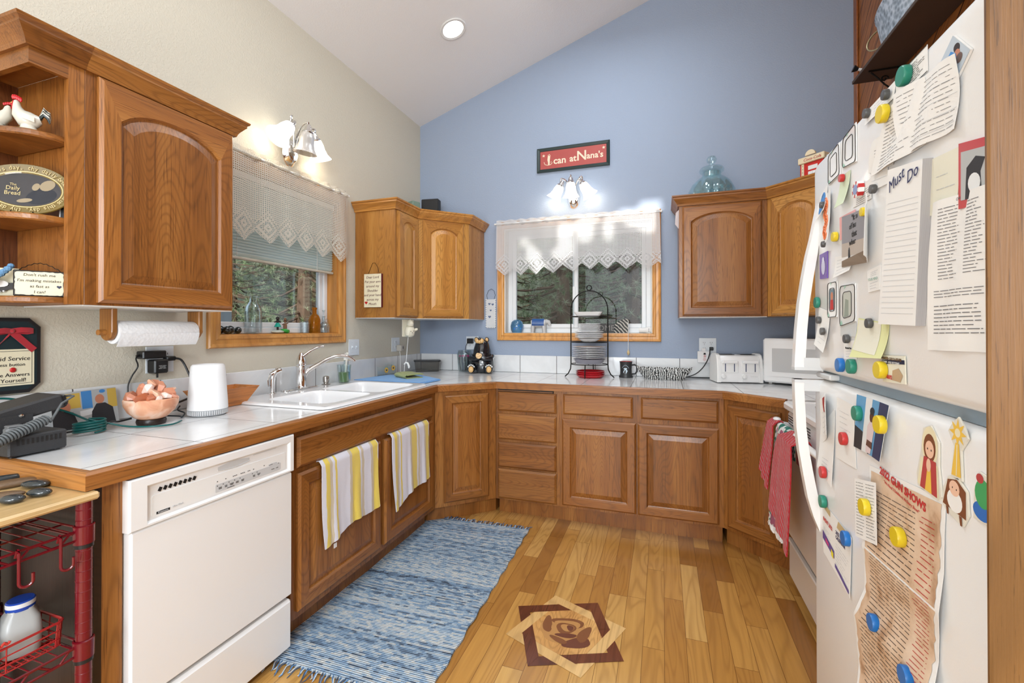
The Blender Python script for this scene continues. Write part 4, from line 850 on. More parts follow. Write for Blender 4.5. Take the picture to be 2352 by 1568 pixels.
PLd=mat('dark_painted_scene',(.03,.027,.03),.3,coat=.25,var=.6)
# ellipse in local YZ plane facing +x
def elx(rx,rz,x,n=40): return [(x,rx*math.cos(2*PI*k/n),.088+rz*math.sin(2*PI*k/n)) for k in range(n)]
g=MB(); g.loops([elx(.135,.085,-.010),elx(.138,.088,-.003),elx(.136,.086,0),elx(.106,.062,-.004),elx(.100,.057,-.007)],cap0=True,cap1=False); g.loops([elx(.100,.057,-.007),elx(.05,.03,-.0072)],cap1=True,mi=1); g.loops([elx(.107,.063,-.0030),elx(.104,.060,-.0034)],mi=2); g.build('plate_body',[GOLD,PLd,GLT],t)
s_='Give us this day, thy daily bread   Give us this day, thy daily bread   '; n=len(s_)
for i,ch in enumerate(s_):
    if ch==' ': continue
    a=PI*.98-2*PI*i/n; text(ch,.020,GLT,t,T(.0005,.120*math.cos(a),.088+.0735*math.sin(a))@Matrix(((0,0,1,0),(1,0,0,0),(0,1,0,0),(0,0,0,1)))@RZ(math.degrees(a)-90),name='rim_letter')
for s_,z,sz in (('The',.103,.012),('Daily',.090,.019),('Bread',.073,.019)): text(s_,sz,GLT,t,T(-.0062,-.035,z)@Matrix(((0,0,1,0),(1,0,0,0),(0,1,0,0),(0,0,0,1))))
g=MB(); skn=mat('muted_skin_paint',(.30,.24,.15),.3); dcl=mat('dark_coat_paint',(.012,.014,.022),.3)
def pe(cy,czz,ry,rz,rot,mi,x): g.add([(x,cy+ry*math.cos(2*PI*k/16)*math.cos(R(rot))-rz*math.sin(2*PI*k/16)*math.sin(R(rot)),czz+ry*math.cos(2*PI*k/16)*math.sin(R(rot))+rz*math.sin(2*PI*k/16)*math.cos(R(rot))) for k in range(16)],[tuple(range(16))],mi)
pe(.045,.068,.045,.026,20,1,-.0066); pe(.060,.108,.024,.017,35,0,-.0062); pe(.028,.100,.014,.010,60,0,-.0060); pe(.0,.050,.022,.007,12,0,-.0058); g.build('painted_figure',[skn,dcl],t,label='painted seated figure on the dark oval')
g=MB(); 
for y in (-.03,.03): g.tube([(.004,y,.010),(-.002,y,.002),(-.03,y,.002),(-.055,y,.002)],.0015,6); g.tube([(-.012,y,.005),(-.02,y,.06)],.0015,6)
g.build('wire_stand',IRON,t)
t=thing('photo_card','small dark picture card with a white border beside the oval plate','picture card',(.283,-2.712,1.623),0); t.rotation_euler=(R(-5),0,R(40))
flat_pic('card',t,.040,.072,[([(.08,.04),(.92,.04),(.92,.96),(.08,.96)],dkc),(ell(.5,.75,.22,.14),skn),([(.3,.05),(.6,.05),(.55,.55),(.35,.5)],skn),([(.1,.8),(.3,.8),(.3,.96),(.1,.96)],grn)],T(-.02,0,0))
def slab_sign(name,label,loc,rz,w,h,d,lines,face,edge,ink,sz,border=True,cat='sign',heart=None,rot=None):
    t=thing(name,label,cat,loc,rz,rot=rot); g=MB(); random.seed(len(lines)); g.box(-w/2,-d,0,w/2,0,h,1,b=.002)
    P=[]; e=.004
    if border:
        pts=rrect(-w/2+e,e,w/2-e,h-e,.006,2); 
        Q=[]
        for i,(x,z) in enumerate(pts):
            x2,z2=pts[(i+1)%len(pts)]; n=max(1,int(math.hypot(x2-x,z2-z)/.006))
            for k in range(n): Q.append((x+(x2-x)*k/n+random.uniform(-.0012,.0012),-d-.0006,z+(z2-z)*k/n+random.uniform(-.0012,.0012)))
        g.add(Q,[tuple(range(len(Q)))],0)
    else: g.box(-w/2+.001,-d-.0006,.001,w/2-.001,-d,h-.001,0)
    g.build('board',[face,edge],t)
    n=len(lines)
    for i,s in enumerate(lines): text(s,sz,ink,t,T(0,-d-.001,h-(i+.8)*h/(n+.55))@M90,shear=.12)
    if heart:
        hx,hz,hs,hm=heart; g=MB(); pts=[(hx+hs*16*math.sin(a)**3/17,-d-.0015,hz+hs*(13*math.cos(a)-5*math.cos(2*a)-2*math.cos(3*a)-math.cos(4*a))/17) for a in [2*PI*k/24 for k in range(24)]]; g.add(pts,[tuple(range(24))]); g.build('painted_heart',hm,t)
    return t
NAVY=mat('navy_paint',(.015,.02,.06),.5); BKW=mat('black_stained_wood',(.02,.015,.012),.5)
t=slab_sign('rush_sign','cream hand-lettered block sign with a black edge on the lowest shelf','',0,.1,.1,.1,[],CREAM,BKW,INK,.01) if False else slab_sign('rush_sign',"cream hand-lettered block sign reading Don't rush me on the lowest shelf",(.250,-2.760,1.3745),58,.112,.078,.026,["Don't rush me","I'm making mistakes","as fast as","I can!"],CREAM,BKW,INK,.0118,heart=(.043,.030,.006,NAVY))
g=MB(); pts=[(-.045,-.015,.078)]+[(-.045+.09*k/14,-.015,.078+.022*math.sin(PI*k/14)+.003*(k%2)) for k in range(1,14)]+[(.045,-.015,.078)]; g.tube(pts,.0012,5); g.build('wire_hanger',IRON,t)
g=MB(); random.seed(2)
for k in range(14): g.ball((-.062-.004*k*.9,-.02+random.uniform(-.006,.006),.086-.004*k+random.uniform(-.003,.003)),.0085,8)
g.build('blue_ribbon_tuft',mat('blue_fluffy_ribbon',(.12,.25,.42),.9),t)
t=thing('goose_sign','flat wooden black and white goose figure on the lowest shelf','figurine',(.185,-2.835,1.3745),60)
g=MB(); g.box(-.07,0,0,.05,.012,.085,b=.002); g.build('backing_board',CREAM,t); g=MB(); g.push(T(0,-.001,0)@RX(90)); g.prism([(-.06,.035),(-.02,.045),(.01,.07),(.0,.04),(.04,.04),(.05,.025),(.03,.02),(.0,.008),(-.03,.008)],0,.008); g.pop(); g.build('goose',BKW,t); g=MB(); 
g.push(T(.012,-.010,.036)@RX(90)); g.prism([(.016*math.cos(2*PI*k/12),.010*math.sin(2*PI*k/12)) for k in range(12)],0,.002); g.pop()
for k in range(6): g.ball((-.022+.008*k,-.010,.014-.004*math.sin(PI*k/5)),.0028,6)
g.build('white_marks',PAPER,t)
# hand-lettered plaque on the side of the corner cabinet
t=slab_sign('prayer_plaque','hand-lettered cream plaque with dark red edge on the corner cabinet side',(.165,-.9205,1.423),0,.142,.234,.021,['Dear Lord','Put your arm','around my','Shoulder','and your hand','across my','Mouth'],CREAM,mat('maroon_edge_paint',(.10,.006,.015),.5),mat('maroon_ink',(.10,.02,.03),.6),.024,border=False,heart=(-.052,.033,.013,RED))
g=MB(); g.tube([(-.045,-.01,.234),(-.03,-.004,.275),(-.012,-.003,.312),(.008,-.003,.312),(.03,-.004,.28),(.045,-.01,.234)],.0013,6); g.build('hanging_wire',IRON,t)
# bear-shaped night light under the corner cabinet
NL=mat('ivory_porcelain',(.70,.66,.53),.35)
t=thing('bear_night_light','ivory bear-shaped porcelain night light hanging under the corner cabinet','night light',(.285,-.672,1.345),0); t.rotation_euler=(0,0,R(60))
g=MB(); g.box(-.050,-.002,-.130,.045,.004,-.002,b=.002); g.build('back_plate',NL,t)
g=MB(); g.lathe([(.018,0),(.034,.012),(.040,.04),(.036,.065),(.022,.08),(0,.085)],(0,-.022,-.132),18,sy=.8); g.lathe([(.0,0),(.022,.004),(.026,.022),(.016,.042),(0,.056)],(.0,-.03,-.055),16); g.tube([(.030,-.02,-.085),(.055,-.03,-.075),(.06,-.032,-.07)],[.012,.010,.006],10); g.build('bear_body',NL,t)
g=MB(); 
for x,y,z in ((-.010,-.058,-.090),(.012,-.06,-.088),(0,-.062,-.1)): g.ball((x,y,z),.003,8)
g.build('painted_face',BKW,t)
cable('night_light_cord','white cord hanging from the bear night light to the counter',[(.275,-.655,1.215),(.262,-.652,1.10),(.255,-.65,1.04),(.25,-.645,1.02)],.0022,WPL)
t=thing('cord_clip','white plastic cord end hanging over the blue mat','cord end',(.247,-.643,.985),20); g=MB(); g.tube([(-.012,0,.02),(0,0,.036),(.014,0,.03),(.024,0,.004),(.022,0,-.008)],[.006,.007,.008,.009,.006],10); g.build('clip_body',WPL,t); g=MB(); g.tube([(-.008,0,.02),(-.012,0,-.03),(-.004,0,-.068)],.0018,6); g.build('cord_tail',WPL,t)
t=thing('phone_charger','beige plug-in charger with a grey port in the corner outlet','charger',(.008,-.380,1.115),90); g=MB(); g.box(-.020,-.045,-.025,.024,0,.025,b=.004); g.box(.006,-.0458,-.006,.016,-.0445,.014,1); g.build('charger_body',[mat('beige_plastic',(.50,.46,.40),.4),DK],t)
cable('charger_cord','pale cord running down from the beige charger',[(.04,-.40,1.09),(.045,-.40,1.05),(.05,-.405,1.0),(.06,-.42,.94),(.08,-.44,.916)],.002,WPL)
t=thing('napkin_holder','clear glass napkin holder with painted yellow flowers','napkin holder',(.075,-.615,cz),72)
g=MB(); g.box(-.10,-.002,.0,.075,.002,.075); g.push(T(.035,0,0)); g.box(-.045,.02,0,.05,.024,.10); g.pop(); g.box(-.08,-.002,0,.07,.024,.003); g.build('glass_panels',GLASS,t)
g=MB()
for cx,czz,mm in ((-.02,.045,0),(.045,.058,0)):
    for k in range(9): a=2*PI*k/9; g.ball((cx+.012*math.cos(a),-.004,czz+.015*math.sin(a)),.006,8,mm,sy=.3)
    g.ball((cx,-.006,czz),.006,8,1,sy=.5)
for x,z in ((-.025,.067),(-.01,.065),(.03,.08)): g.ball((x,-.004,z),.004,6,2,sy=.3)
g.build('painted_flowers',[mat('yellow_petal_paint',(.75,.42,.05),.5),BKW,mat('green_leaf_paint',(.1,.3,.2),.5)],t)
# blue drying mat and folded green towel
BMAT=mat('light_blue_microfibre',(.13,.36,.72),.95,bump=(500,.4),sheen=.3)
g=MB(); P=[(.040,-1.000),(.582,-1.008),(.602,-.765),(.33,-.565),(.085,-.61)]
g.prism(P,cz+.001,cz+.007,b=.002); g.prism([(x*.97+.012,y*.97-.026) for x,y in P],cz+.0072,cz+.012,b=.002); tag(g.build('drying_mat',BMAT),'light blue microfibre drying mat folded beside the sink','drying mat')
t=thing('folded_towel','folded olive green towel lying on the blue drying mat','towel',(.345,-.755,cz+.0125),-32)
GT=mat('olive_green_terry',(.30,.34,.10),1,bump=(350,.8),sheen=.3)
g=MB()
def fold(g,w,h,r):
    P=[]; n=8
    top=lambda u,v:(-w+2*w*u, -h+2*h*v+.006*math.sin(u*7), r*2+.004*math.sin(u*6+v*3)-.010*abs(u-.5)*(u>.5))
    g.grid(14,10,top,th=-.006) ; g.grid(14,10,lambda u,v:(-w+2*w*u,-h+2*h*v,.0065+.002*math.sin(u*5)),th=.006)
    g.grid(14,8,lambda u,v:(-w+2*w*u+0, -h-(r*.8)*math.sin(PI*v), r*2-(r*2-.006)*v+.004*math.sin(u*6)*(1-v)),th=.005)
fold(g,.085,.062,.013); g.build('terry_cloth',[GT],t)
# tub
t=thing('food_container','clear rectangular container with a black lid in the counter corner','container',(.155,-.150,cz),32); g=MB(); g.loops([[(x,y,0) for x,y in rrect(-.098,-.058,.098,.058,.02)],[(x,y,.082) for x,y in rrect(-.108,-.066,.108,.066,.022)],[(x,y,.082) for x,y in rrect(-.106,-.064,.106,.064,.021)],[(x,y,.002) for x,y in rrect(-.096,-.056,.096,.056,.02)]],cap0=True,cap1=True,sm=True); g.build('tub',mat('smoky_clear_plastic',(.72,.70,.66),.08,trans=.92,ior=1.2),t)
g=MB(); g.prism(rrect(-.114,-.072,.114,.072,.024),.082,.093,b=.003); g.build('lid',BLK,t)
# ================================================================ CURTAINS, BLIND, LAMPS, SIGN
def lace_mat(name,col,px=.009,pz=.009,dia=.14,zoff=-.30):
    m,nt,b=newmat(name); nt.nodes.remove(b); out=nt.nodes['Material Output']
    tc=N(nt,'ShaderNodeTexCoord'); sp=N(nt,'ShaderNodeSeparateXYZ'); nt.links.new(tc.outputs['Object'],sp.inputs[0])
    x,z=sp.outputs[0],sp.outputs[2]
    gx=mth(nt,'SINE',mth(nt,'MULTIPLY',x,2*PI/px)); gz=mth(nt,'SINE',mth(nt,'MULTIPLY',z,2*PI/pz))
    hole=mth(nt,'GREATER_THAN',mth(nt,'MULTIPLY',mth(nt,'ADD',gx,.9),mth(nt,'ADD',gz,.9)),1.75)
    # solid diamonds in the lower band, and solid plain stripes
    dx=mth(nt,'ABSOLUTE',mth(nt,'SUBTRACT',mth(nt,'FRACT',mth(nt,'DIVIDE',x,dia)),.5)); dz=mth(nt,'ABSOLUTE',mth(nt,'DIVIDE',mth(nt,'SUBTRACT',z,zoff),dia))
    d=mth(nt,'ADD',dx,dz); ring=mth(nt,'LESS_THAN',mth(nt,'ABSOLUTE',mth(nt,'SUBTRACT',mth(nt,'FRACT',mth(nt,'MULTIPLY',d,4)),.5)),.22)
    low=mth(nt,'LESS_THAN',d,.62); solid=mth(nt,'MULTIPLY',ring,low)
    nz=N(nt,'ShaderNodeTexNoise'); nz.inputs['Scale'].default_value=260; nt.links.new(tc.outputs['Object'],nz.inputs['Vector'])
    hem=mth(nt,'MULTIPLY',mth(nt,'LESS_THAN',z,zoff+.03),mth(nt,'GREATER_THAN',nz.outputs['Fac'],.56))
    hole=mth(nt,'MULTIPLY',mth(nt,'MAXIMUM',hole,hem),mth(nt,'SUBTRACT',1,solid))
    df=N(nt,'ShaderNodeBsdfDiffuse'); df.inputs[0].default_value=col+(1,); tl=N(nt,'ShaderNodeBsdfTranslucent'); tl.inputs[0].default_value=col+(1,)
    mx=N(nt,'ShaderNodeMixShader'); mx.inputs[0].default_value=.35; nt.links.new(df.outputs[0],mx.inputs[1]); nt.links.new(tl.outputs[0],mx.inputs[2])
    tr=N(nt,'ShaderNodeBsdfTransparent'); m2=N(nt,'ShaderNodeMixShader'); nt.links.new(hole,m2.inputs[0]); nt.links.new(mx.outputs[0],m2.inputs[1]); nt.links.new(tr.outputs[0],m2.inputs[2]); nt.links.new(m2.outputs[0],out.inputs[0]); return m
def valance(name,label,loc,rz,w,H,m,seed,nz_,skew=0):
    t=thing(name,label,'valance',loc,rz); random.seed(seed); ph=[random.uniform(0,6) for _ in range(8)]; per=.142
    def zig(x): f=(x/per)%1; return 2*abs(f-.5)
    def wave(x,v): 
        a=sum(math.sin(x*(14+9*k)+ph[k]) for k in range(4))*.25
        return .006+ .034*(a*.5+.5)*(.35+.65*v)
    def fn(u,v):
        x=u*w; L=H*(1-.13*zig(x))+.012*math.sin(x*5+ph[5]); z=-.030-v*(L-.03)
        return (x+.010*math.sin(x*11+ph[6])*v,-wave(x,v)-.012,z)
    g=MB(); g.grid(160,16,fn); g.build('lace_cloth',m,t)
    g=MB(); 
    def pk(u,v): x=u*w; a=2*PI*v; r=.014+.003*math.sin(x*90)+.003*math.sin(x*57+1); return (x,-.020-r*.7*math.cos(a)+.003*math.sin(x*70),-.018+r*math.sin(a))
    g.grid(180,10,pk); g.grid(180,2,lambda u,v:(u*w,-.020+.004*math.sin(u*w*80),.018*v+.004*v*math.sin(u*w*66)-.006)); g.build('gathered_heading',m,t,label='gathered ruffle along the rod')
    g=MB(); g.rod((-.012,-.020,-.018),(w+.012,-.020,-.018),.006,8); 
    for x in (-.012,w+.012): g.ball((x,-.020,-.018),.009,10); g.rod((x*.995,-.020,-.018),(x*.995,.0,-.018),.004,6)
    g.build('curtain_rod',WPL,t); return t
valance('lace_valance','white crocheted lace valance over the back window, partly sunlit',(.752,-.024,2.168),0,1.300,.445,lace_mat('white_lace',(.74,.74,.75),.0105,.0105,.142,-.36),3,0)
valance('lace_valance','cream lace valance hanging over the blind of the sink window',(.026,-1.945,2.196),90,.885,.475,lace_mat('cream_lace',(.70,.66,.58),.011,.011,.142,-.38),9,0)
# venetian blind
t=thing('venetian_blind','half-raised pale blue venetian blind behind the cream lace valance','blind',(-.035,-1.947,0),90)
BLD=mat('pale_blue_slat',(.62,.76,.78),.35)
g=MB(); z=1.668
while z<2.06:
    g.push(T(0,0,z)@RX(-52)); g.box(.004,-.011,-.0006,.832,.011,.0006); g.pop(); z+=.0155
g.build('slats',BLD,t)
g=MB(); g.box(.002,-.013,1.640,.834,.012,1.655,b=.004); g.build('bottom_rail',mat('bone_rail',(.55,.52,.44),.4),t); g=MB(); g.box(.0,-.015,2.07,.836,.02,2.105,b=.002); g.build('head_rail',WPL,t)
g=MB()
for x in (.10,.68): g.rod((x,-.013,1.648),(x,-.013,2.07),.0012,5); g.rod((x+.01,.012,1.648),(x+.01,.012,2.07),.0012,5)
g.build('lift_cords',WPL,t,kind='stuff')
# sconces
OPAL=mat('lit_opal_glass',(.9,.86,.78),.3,emis=(1,.93,.80),es=1.9); OPOFF=newmat('frosted_unlit_glass'); m_,nt,b_=OPOFF; b_.inputs['Base Color'].default_value=(.62,.58,.54,1); b_.inputs['Roughness'].default_value=.3; b_.inputs['Transmission Weight'].default_value=.45; OPOFF=m_
def shade_mb(g,s=1,ruff=0):
    g.lathe([(.022*s,0),(.030*s,-.010*s),(.036*s,-.035*s),(.037*s,-.055*s),(.044*s,-.082*s),(.060*s,-.108*s),(.058*s,-.108*s),(.042*s,-.082*s),(.034*s,-.055*s),(.033*s,-.035*s),(.026*s,-.010*s)],n=28,caps=False)
def sconce(name,label,loc,rz,s,dirs,lit,power):
    t=thing(name,label,'wall lamp',loc,rz)
    g=MB(); g.push(RX(90)); g.lathe([(.050*s,0),(.048*s,.006*s),(.040*s,.014*s),(.036*s,.024*s),(.028*s,.030*s),(0,.034*s)],n=32,sy=1.55); g.pop(); g.build('back_plate',CH,t)
    for i,((sx,sy,sz),(rx,ry)) in enumerate(dirs):
        top=Vector((sx,sy,sz)); g=MB(); a=Vector((0,-.025*s,0)); m1=Vector((sx*.45,-.05*s,sz+.050*s)); m2=Vector((sx*.9,sy,sz+.052*s))
        from mathutils.geometry import interpolate_bezier
        g.tube(interpolate_bezier(a,a+Vector((sx*.15,-.03*s,sz*.8)),m1,m2,10)+interpolate_bezier(m2,m2+Vector((sx*.10,-.002,0)),top+Vector((0,0,.04*s)),top+Vector((0,0,.012*s)),6)[1:],.0055*s,8); g.build('arm',CH,t)
        g=MB(); g.lathe([(0,.040*s),(.008*s,.038*s),(.016*s,.026*s),(.020*s,.008*s),(.028*s,.001*s),(.028*s,-.004*s),(0,-.004*s)],n=20); c=g.build('socket_cup',CH,t,loc=tuple(top),rot=(R(rx),R(ry),0))
        g=MB(); shade_mb(g,s); sh=g.build('glass_shade',OPAL if lit[i] else OPOFF,t,loc=tuple(top),rot=(R(rx),R(ry),0),label=None if lit[i] else 'unlit frosted shade')
        b=MB(); 
        if lit[i]: b.ball((0,0,-.06*s),.020*s,12,sz=1.3)
        else:
            pts=[(.013*s*math.cos(k*.6),.013*s*math.sin(k*.6),-.035*s-.0009*s*k) for k in range(70)]; b.tube(pts,.0045*s,6)
        b.build('bulb',OPAL if lit[i] else WPL,sh)
        if lit[i]:
            l=bpy.data.lights.new('lamp_bulb_light','POINT'); l.energy=power; l.color=(1,.88,.70); l.shadow_soft_size=.03; o=bpy.data.objects.new('lamp_bulb_light',l); COL.objects.link(o); o.parent=t; M=Matrix.Translation(top)@Matrix.Rotation(R(rx),4,'X')@Matrix.Rotation(R(ry),4,'Y'); o.location=M@Vector((0,0,-.125*s))
    return t
sconce('wall_sconce','chrome three-light sconce with all bell shades lit above the back window',(1.398,-.001,2.318),0,1.06,[((-.085,-.095,.085),(8,32)),((0,-.125,.095),(8,0)),((.085,-.095,.085),(8,-32))],(1,1,1),.22)
sconce('wall_sconce','chrome three-light sconce above the sink window with its middle shade unlit',(.001,-1.520,2.310),90,1.12,[((-.095,-.10,.105),(6,40)),((0,-.135,.100),(10,0)),((.095,-.10,.100),(6,-30))],(1,0,1),.32)
# recessed ceiling light
t=thing('recessed_ceiling_light','round recessed ceiling light glowing in the sloped white ceiling','ceiling light',(.708,-.79,3.346-.002),rot=(0,-math.atan(.342),0))
g=MB(); g.lathe([(.072,-.0),(.092,-.002),(.094,-.006),(.088,-.010),(.073,-.008)],n=36,caps=False); g.build('trim_ring',WPL,t); g=MB(); g.lathe([(0,-.004),(.074,-.004)],n=36,caps=False); g.build('glowing_lens',mat('lit_lens',(1,1,1),.5,emis=(1,.98,.94),es=3),t)
# sign
t=thing('nana_sign',"dark green framed red sign reading I can at Nana's on the blue wall",'wall sign',(1.391,-.001,2.651))
DGF=mat('dark_green_frame',(.018,.035,.035),.35,var=.4); RSG=mat('faded_red_panel',(.40,.07,.06),.5,var=.12); LET=mat('pale_sign_letters',(.80,.66,.50),.6)
g=MB(); pr=[(0,0),(0,.016),(.006,.019),(.022,.012),(.026,.008),(.026,0)]; L=[]
for sx,sz in ((-1,-1),(1,-1),(1,1),(-1,1)): L.append([(sx*(.293-o),-h,sz*(.098-o)) for o,h in pr])
L.append(L[0]); g.loops(L); g.build('frame',DGF,t); g=MB(); g.box(-.27,-.008,-.075,.27,-.001,.075); g.build('panel',RSG,t)
text('I',.105,LET,t,T(-.195,-.0085,-.008)@M90,bold=.002); 
g=MB(); g.tube([(-.235,-.009,-.015),(-.228,-.009,-.035),(-.205,-.009,-.043),(-.180,-.009,-.040),(-.165,-.009,-.025),(-.172,-.009,-.014),(-.180,-.009,-.022)],.0028,6)
g.tube([(-.195,-.009,-.038),(-.205,-.009,.0),(-.200,-.009,.040),(-.190,-.009,.045),(-.184,-.009,.035),(-.188,-.009,.0),(-.190,-.009,-.038)],.0025,6)
for cx,czz in ((-.238,.037),(.246,.045)):
    g.push(T(cx,-.009,czz)@RX(90)); g.prism([((.013 if k%2==0 else .006)*math.sin(PI*k/5),(.013 if k%2==0 else .006)*math.cos(PI*k/5)) for k in range(9,-1,-1)],0,.0008); g.pop()
g.build('scroll_and_stars',LET,t)
for s,x,sz,dz in (('can',-.105,.078,-.014),('at',.003,.072,-.012),('N',.073,.108,.0),("ana's",.178,.068,-.006)): text(s,sz,LET,t,T(x,-.0085,dz)@M90,bold=.0015)
# ornament by the window
t=thing('beaded_ornament','small white beaded hanging plaque with hearts left of the back window','wall ornament',(.687,-.001,1.41))
g=MB(); g.box(-.042,-.008,-.127,.042,0,.115,b=.002); g.build('plaque',mat('grey_white_weave',(.60,.62,.64),.8,var=.15),t)
g=MB()
for k in range(13):
    for s in (-1,1): g.box(s*.042-.004,-.010,-.120+k*.019,s*.042+.004,.0,-.112+k*.019)
for k in range(5): g.box(-.034+k*.016,-.010,-.131,-.027+k*.016,.0,-.124)
g.build('beaded_edge',PAPER,t); g=MB()
for cx,czz,s in ((-.012,.075,.012),(.018,.07,.012),(-.010,-.035,.014),(.0,.02,.010)):
    g.add([(cx+s*16*math.sin(a)**3/17,-.0085,czz+s*(13*math.cos(a)-5*math.cos(2*a)-2*math.cos(3*a)-math.cos(4*a))/17) for a in [2*PI*k/20 for k in range(20)]],[tuple(range(20))])
g.build('painted_hearts',mat('slate_blue_paint',(.10,.14,.25),.6),t); g=MB(); g.tube([(-.030,-.004,.115),(-.038,-.004,.15),(-.022,-.004,.19),(.005,-.004,.203),(.030,-.004,.185),(.040,-.004,.15),(.030,-.004,.115)],.0014,6); g.build('wire_loop',IRON,t)
# ================================================================ BACK COUNTER THINGS
t=thing('pen_jar','clear open jar full of dark pens behind the bear cookie jar','jar',(.478,-.085,cz)); t.scale=(.93,.93,1)
g=MB(); g.lathe([(.0,0),(.052,0),(.058,.01),(.066,.10),(.072,.15),(.060,.168),(.060,.178),(.064,.18),(.057,.18),(.057,.168),(.068,.148),(.062,.10),(.054,.012),(0,.006)],n=24); g.build('glass_jar',GLASS,t)
pm=[mat('navy_pen',(.01,.02,.06),.3),mat('black_pen',(.015,.015,.02),.3),mat('pink_pen',(.45,.02,.15),.3),mat('grey_pen',(.35,.38,.4),.3)]
random.seed(5)
for k in range(16):
    a=random.uniform(0,6.28); r=random.uniform(.01,.042); a2=a+random.uniform(-.4,.4); r2=min(.052,r*1.25); g=MB(); g.rod((r*math.cos(a),r*math.sin(a),.008),(r2*math.cos(a2),r2*math.sin(a2),.125),.0055,8); g.rod((r2*math.cos(a2),r2*math.sin(a2),.125),(r2*1.02*math.cos(a2),r2*1.02*math.sin(a2),.138),.006,8,1); g.build('pen',[pm[k%2 if k%5 else 3],pm[2]],t)
# bear cookie jar
def bear():
    t=thing('bear_cookie_jar','glossy black bear cookie jar holding a cookie, looking upward','cookie jar',(.655,-.125,cz),14); t.scale=(.95,.95,.98)
    BG=mat('black_glaze',(.006,.008,.012),.08,coat=1); TAN=mat('tan_glaze',(.68,.42,.17),.3,coat=.3); WG=mat('white_glaze',(.8,.8,.78),.25,coat=.3)
    g=MB(); g.lathe([(0,0),(.080,0),(.098,.012),(.108,.05),(.104,.095),(.090,.14),(.080,.165)],(0,.0,0),32,sy=.85); b=g.build('body',BG,t)
    g=MB(); g.lathe([(.081,.166),(.077,.190),(.068,.218),(.060,.242),(.050,.262),(.030,.277),(0,.281)],(0,0,0),28,sy=.88); g.tube([(0,-.005,.245),(-.012,-.035,.272),(-.014,-.050,.280)],[.040,.030,.018],14); g.build('head_lid',BG,t)
    g=MB(); 
    for s in (-1,1): g.ball((-.014+s*.018,-.063,.268),.021,14,sy=.7)
    g.ball((-.014,-.058,.262),.018,12); g.build('muzzle',TAN,t); g=MB(); g.ball((-.014,-.074,.285),.010,12,sx=1.4); g.build('nose',BG,t)
    for s,x in ((1,.040),(-1,-.052)): 
        g=MB(); g.ball((x,.01,.275),.020,14,sy=.5,sz=1.2); e=g.build('ear',BG,t); g=MB(); g.ball((x,-.003,.276),.014,12,sy=.4,sz=1.2); g.build('inner_ear',TAN,e)
    for s in (-1,1):
        g=MB(); g.tube([(s*.088,-.02,.135),(s*.085,-.075,.118),(s*.045,-.098,.118),(s*.012,-.100,.132)],[.024,.024,.021,.018],14); g.build('arm',BG,t)
        g=MB(); g.tube([(s*.050,-.045,.045),(s*.068,-.085,.040),(s*.074,-.112,.042)],[.042,.040,.034],16); l=g.build('leg',BG,t); g=MB(); g.push(T(s*.076,-.121,.040)@RX(82)); g.ball((0,-.006,.014),.022,14,sz=.5,sy=1.2); g.pop(); g.build('paw_pad',TAN,l)
        for k in range(5): g=MB(); a=R(32+29*k); g.ball((s*.076+.030*math.cos(a),-.131,.042+.030*math.sin(a)),.0058,8,sy=.6,sz=1.3); g.build('claw',WG,l)
    g=MB(); g.push(T(-.012,-.118,.148)@RX(80)); g.prism([(.026*math.cos(2*PI*k/18)*(.8 if k in(3,4,5) else 1),.026*math.sin(2*PI*k/18)*(.8 if k in(3,4,5) else 1)) for k in range(18)],0,.008,b=.002)
    for a,r in ((0,.014),(2,.012),(4,.016),(5.2,.008)): g.ball((r*math.cos(a),r*math.sin(a),.008),.003,8,1)
    g.pop(); g.build('cookie',[TAN,BG],t)
bear()
t=thing('power_adapter','small black plug-in adapter in the blue outlet behind the bear','power adapter',(.503,-.007,1.168)); g=MB(); g.box(-.027,-.03,-.021,.027,0,.022,b=.003); g.build('adapter_body',BLK,t)
cable('adapter_cord','black cord looping from the blue outlet to behind the bear',[(.478,-.02,1.16),(.462,-.025,1.12),(.462,-.03,1.08),(.49,-.02,1.05),(.53,-.015,1.01),(.58,-.015,.97)],.0025,BLK)
# plate rack
t=thing('plate_rack','black wire arch plate rack with three tiers before the back window','plate rack',(1.553,-.215,cz),4)
g=MB(); Hh=.655; w=.136; pts=[(-w-.045,0,.002),(-w-.02,0,.025),(-w-.003,0,.06),(-w,0,.10),(-w,0,.48)]+[(-w*math.cos(PI*k/20),0,.50+.145*math.sin(PI*k/20)) for k in range(1,20)]+[(w,0,.48),(w,0,.10),(w+.003,0,.06),(w+.02,0,.025),(w+.045,0,.002)]; g.tube(pts,.0042,8)
g.tube([(.018*math.cos(2*PI*k/20),0,.667+.018*math.sin(2*PI*k/20)) for k in range(20)],.0035,8,True); g.build('arch_frame',IRON,t)
for z in (.098,.262,.452):
    g=MB(); g.tube([(w*math.cos(2*PI*k/30),.115*math.sin(2*PI*k/30),z) for k in range(30)],.0032,6,True); g.rod((0,-.115,z),(0,.115,z),.0028,6)
    if z<.2:
        for s in (-1,1): g.tube([(s*.02,s*.115,z),(s*.02,s*.13,z*.5),(s*.02,s*.135,.002)],.0038,8)
    g.build('tier_ring',IRON,t)
def plate(name,label,loc,r,group,m=PORC,h=.012):
    g=MB(); g.lathe([(0,0),(r*.55,0),(r*.62,.002),(r,h),(r,h+.0025),(r*.62,.0048),(r*.55,.003),(0,.003)],n=40); o=g.build(name,m,loc=loc); return tag(o,label,'plate',group)
base=Vector((1.553,-.215,cz))
p0=None
t=thing('clear_dish_stack','clear plastic dish under the large plates on the lowest tier','dish',(base.x,base.y,cz+.103)); g=MB(); g.lathe([(0,0),(.095,0),(.118,.034),(.116,.034),(.093,.003),(0,.003)],n=36); g.build('dish_body',mat('lilac_clear_plastic',(.62,.62,.72),.15,trans=.6),t)
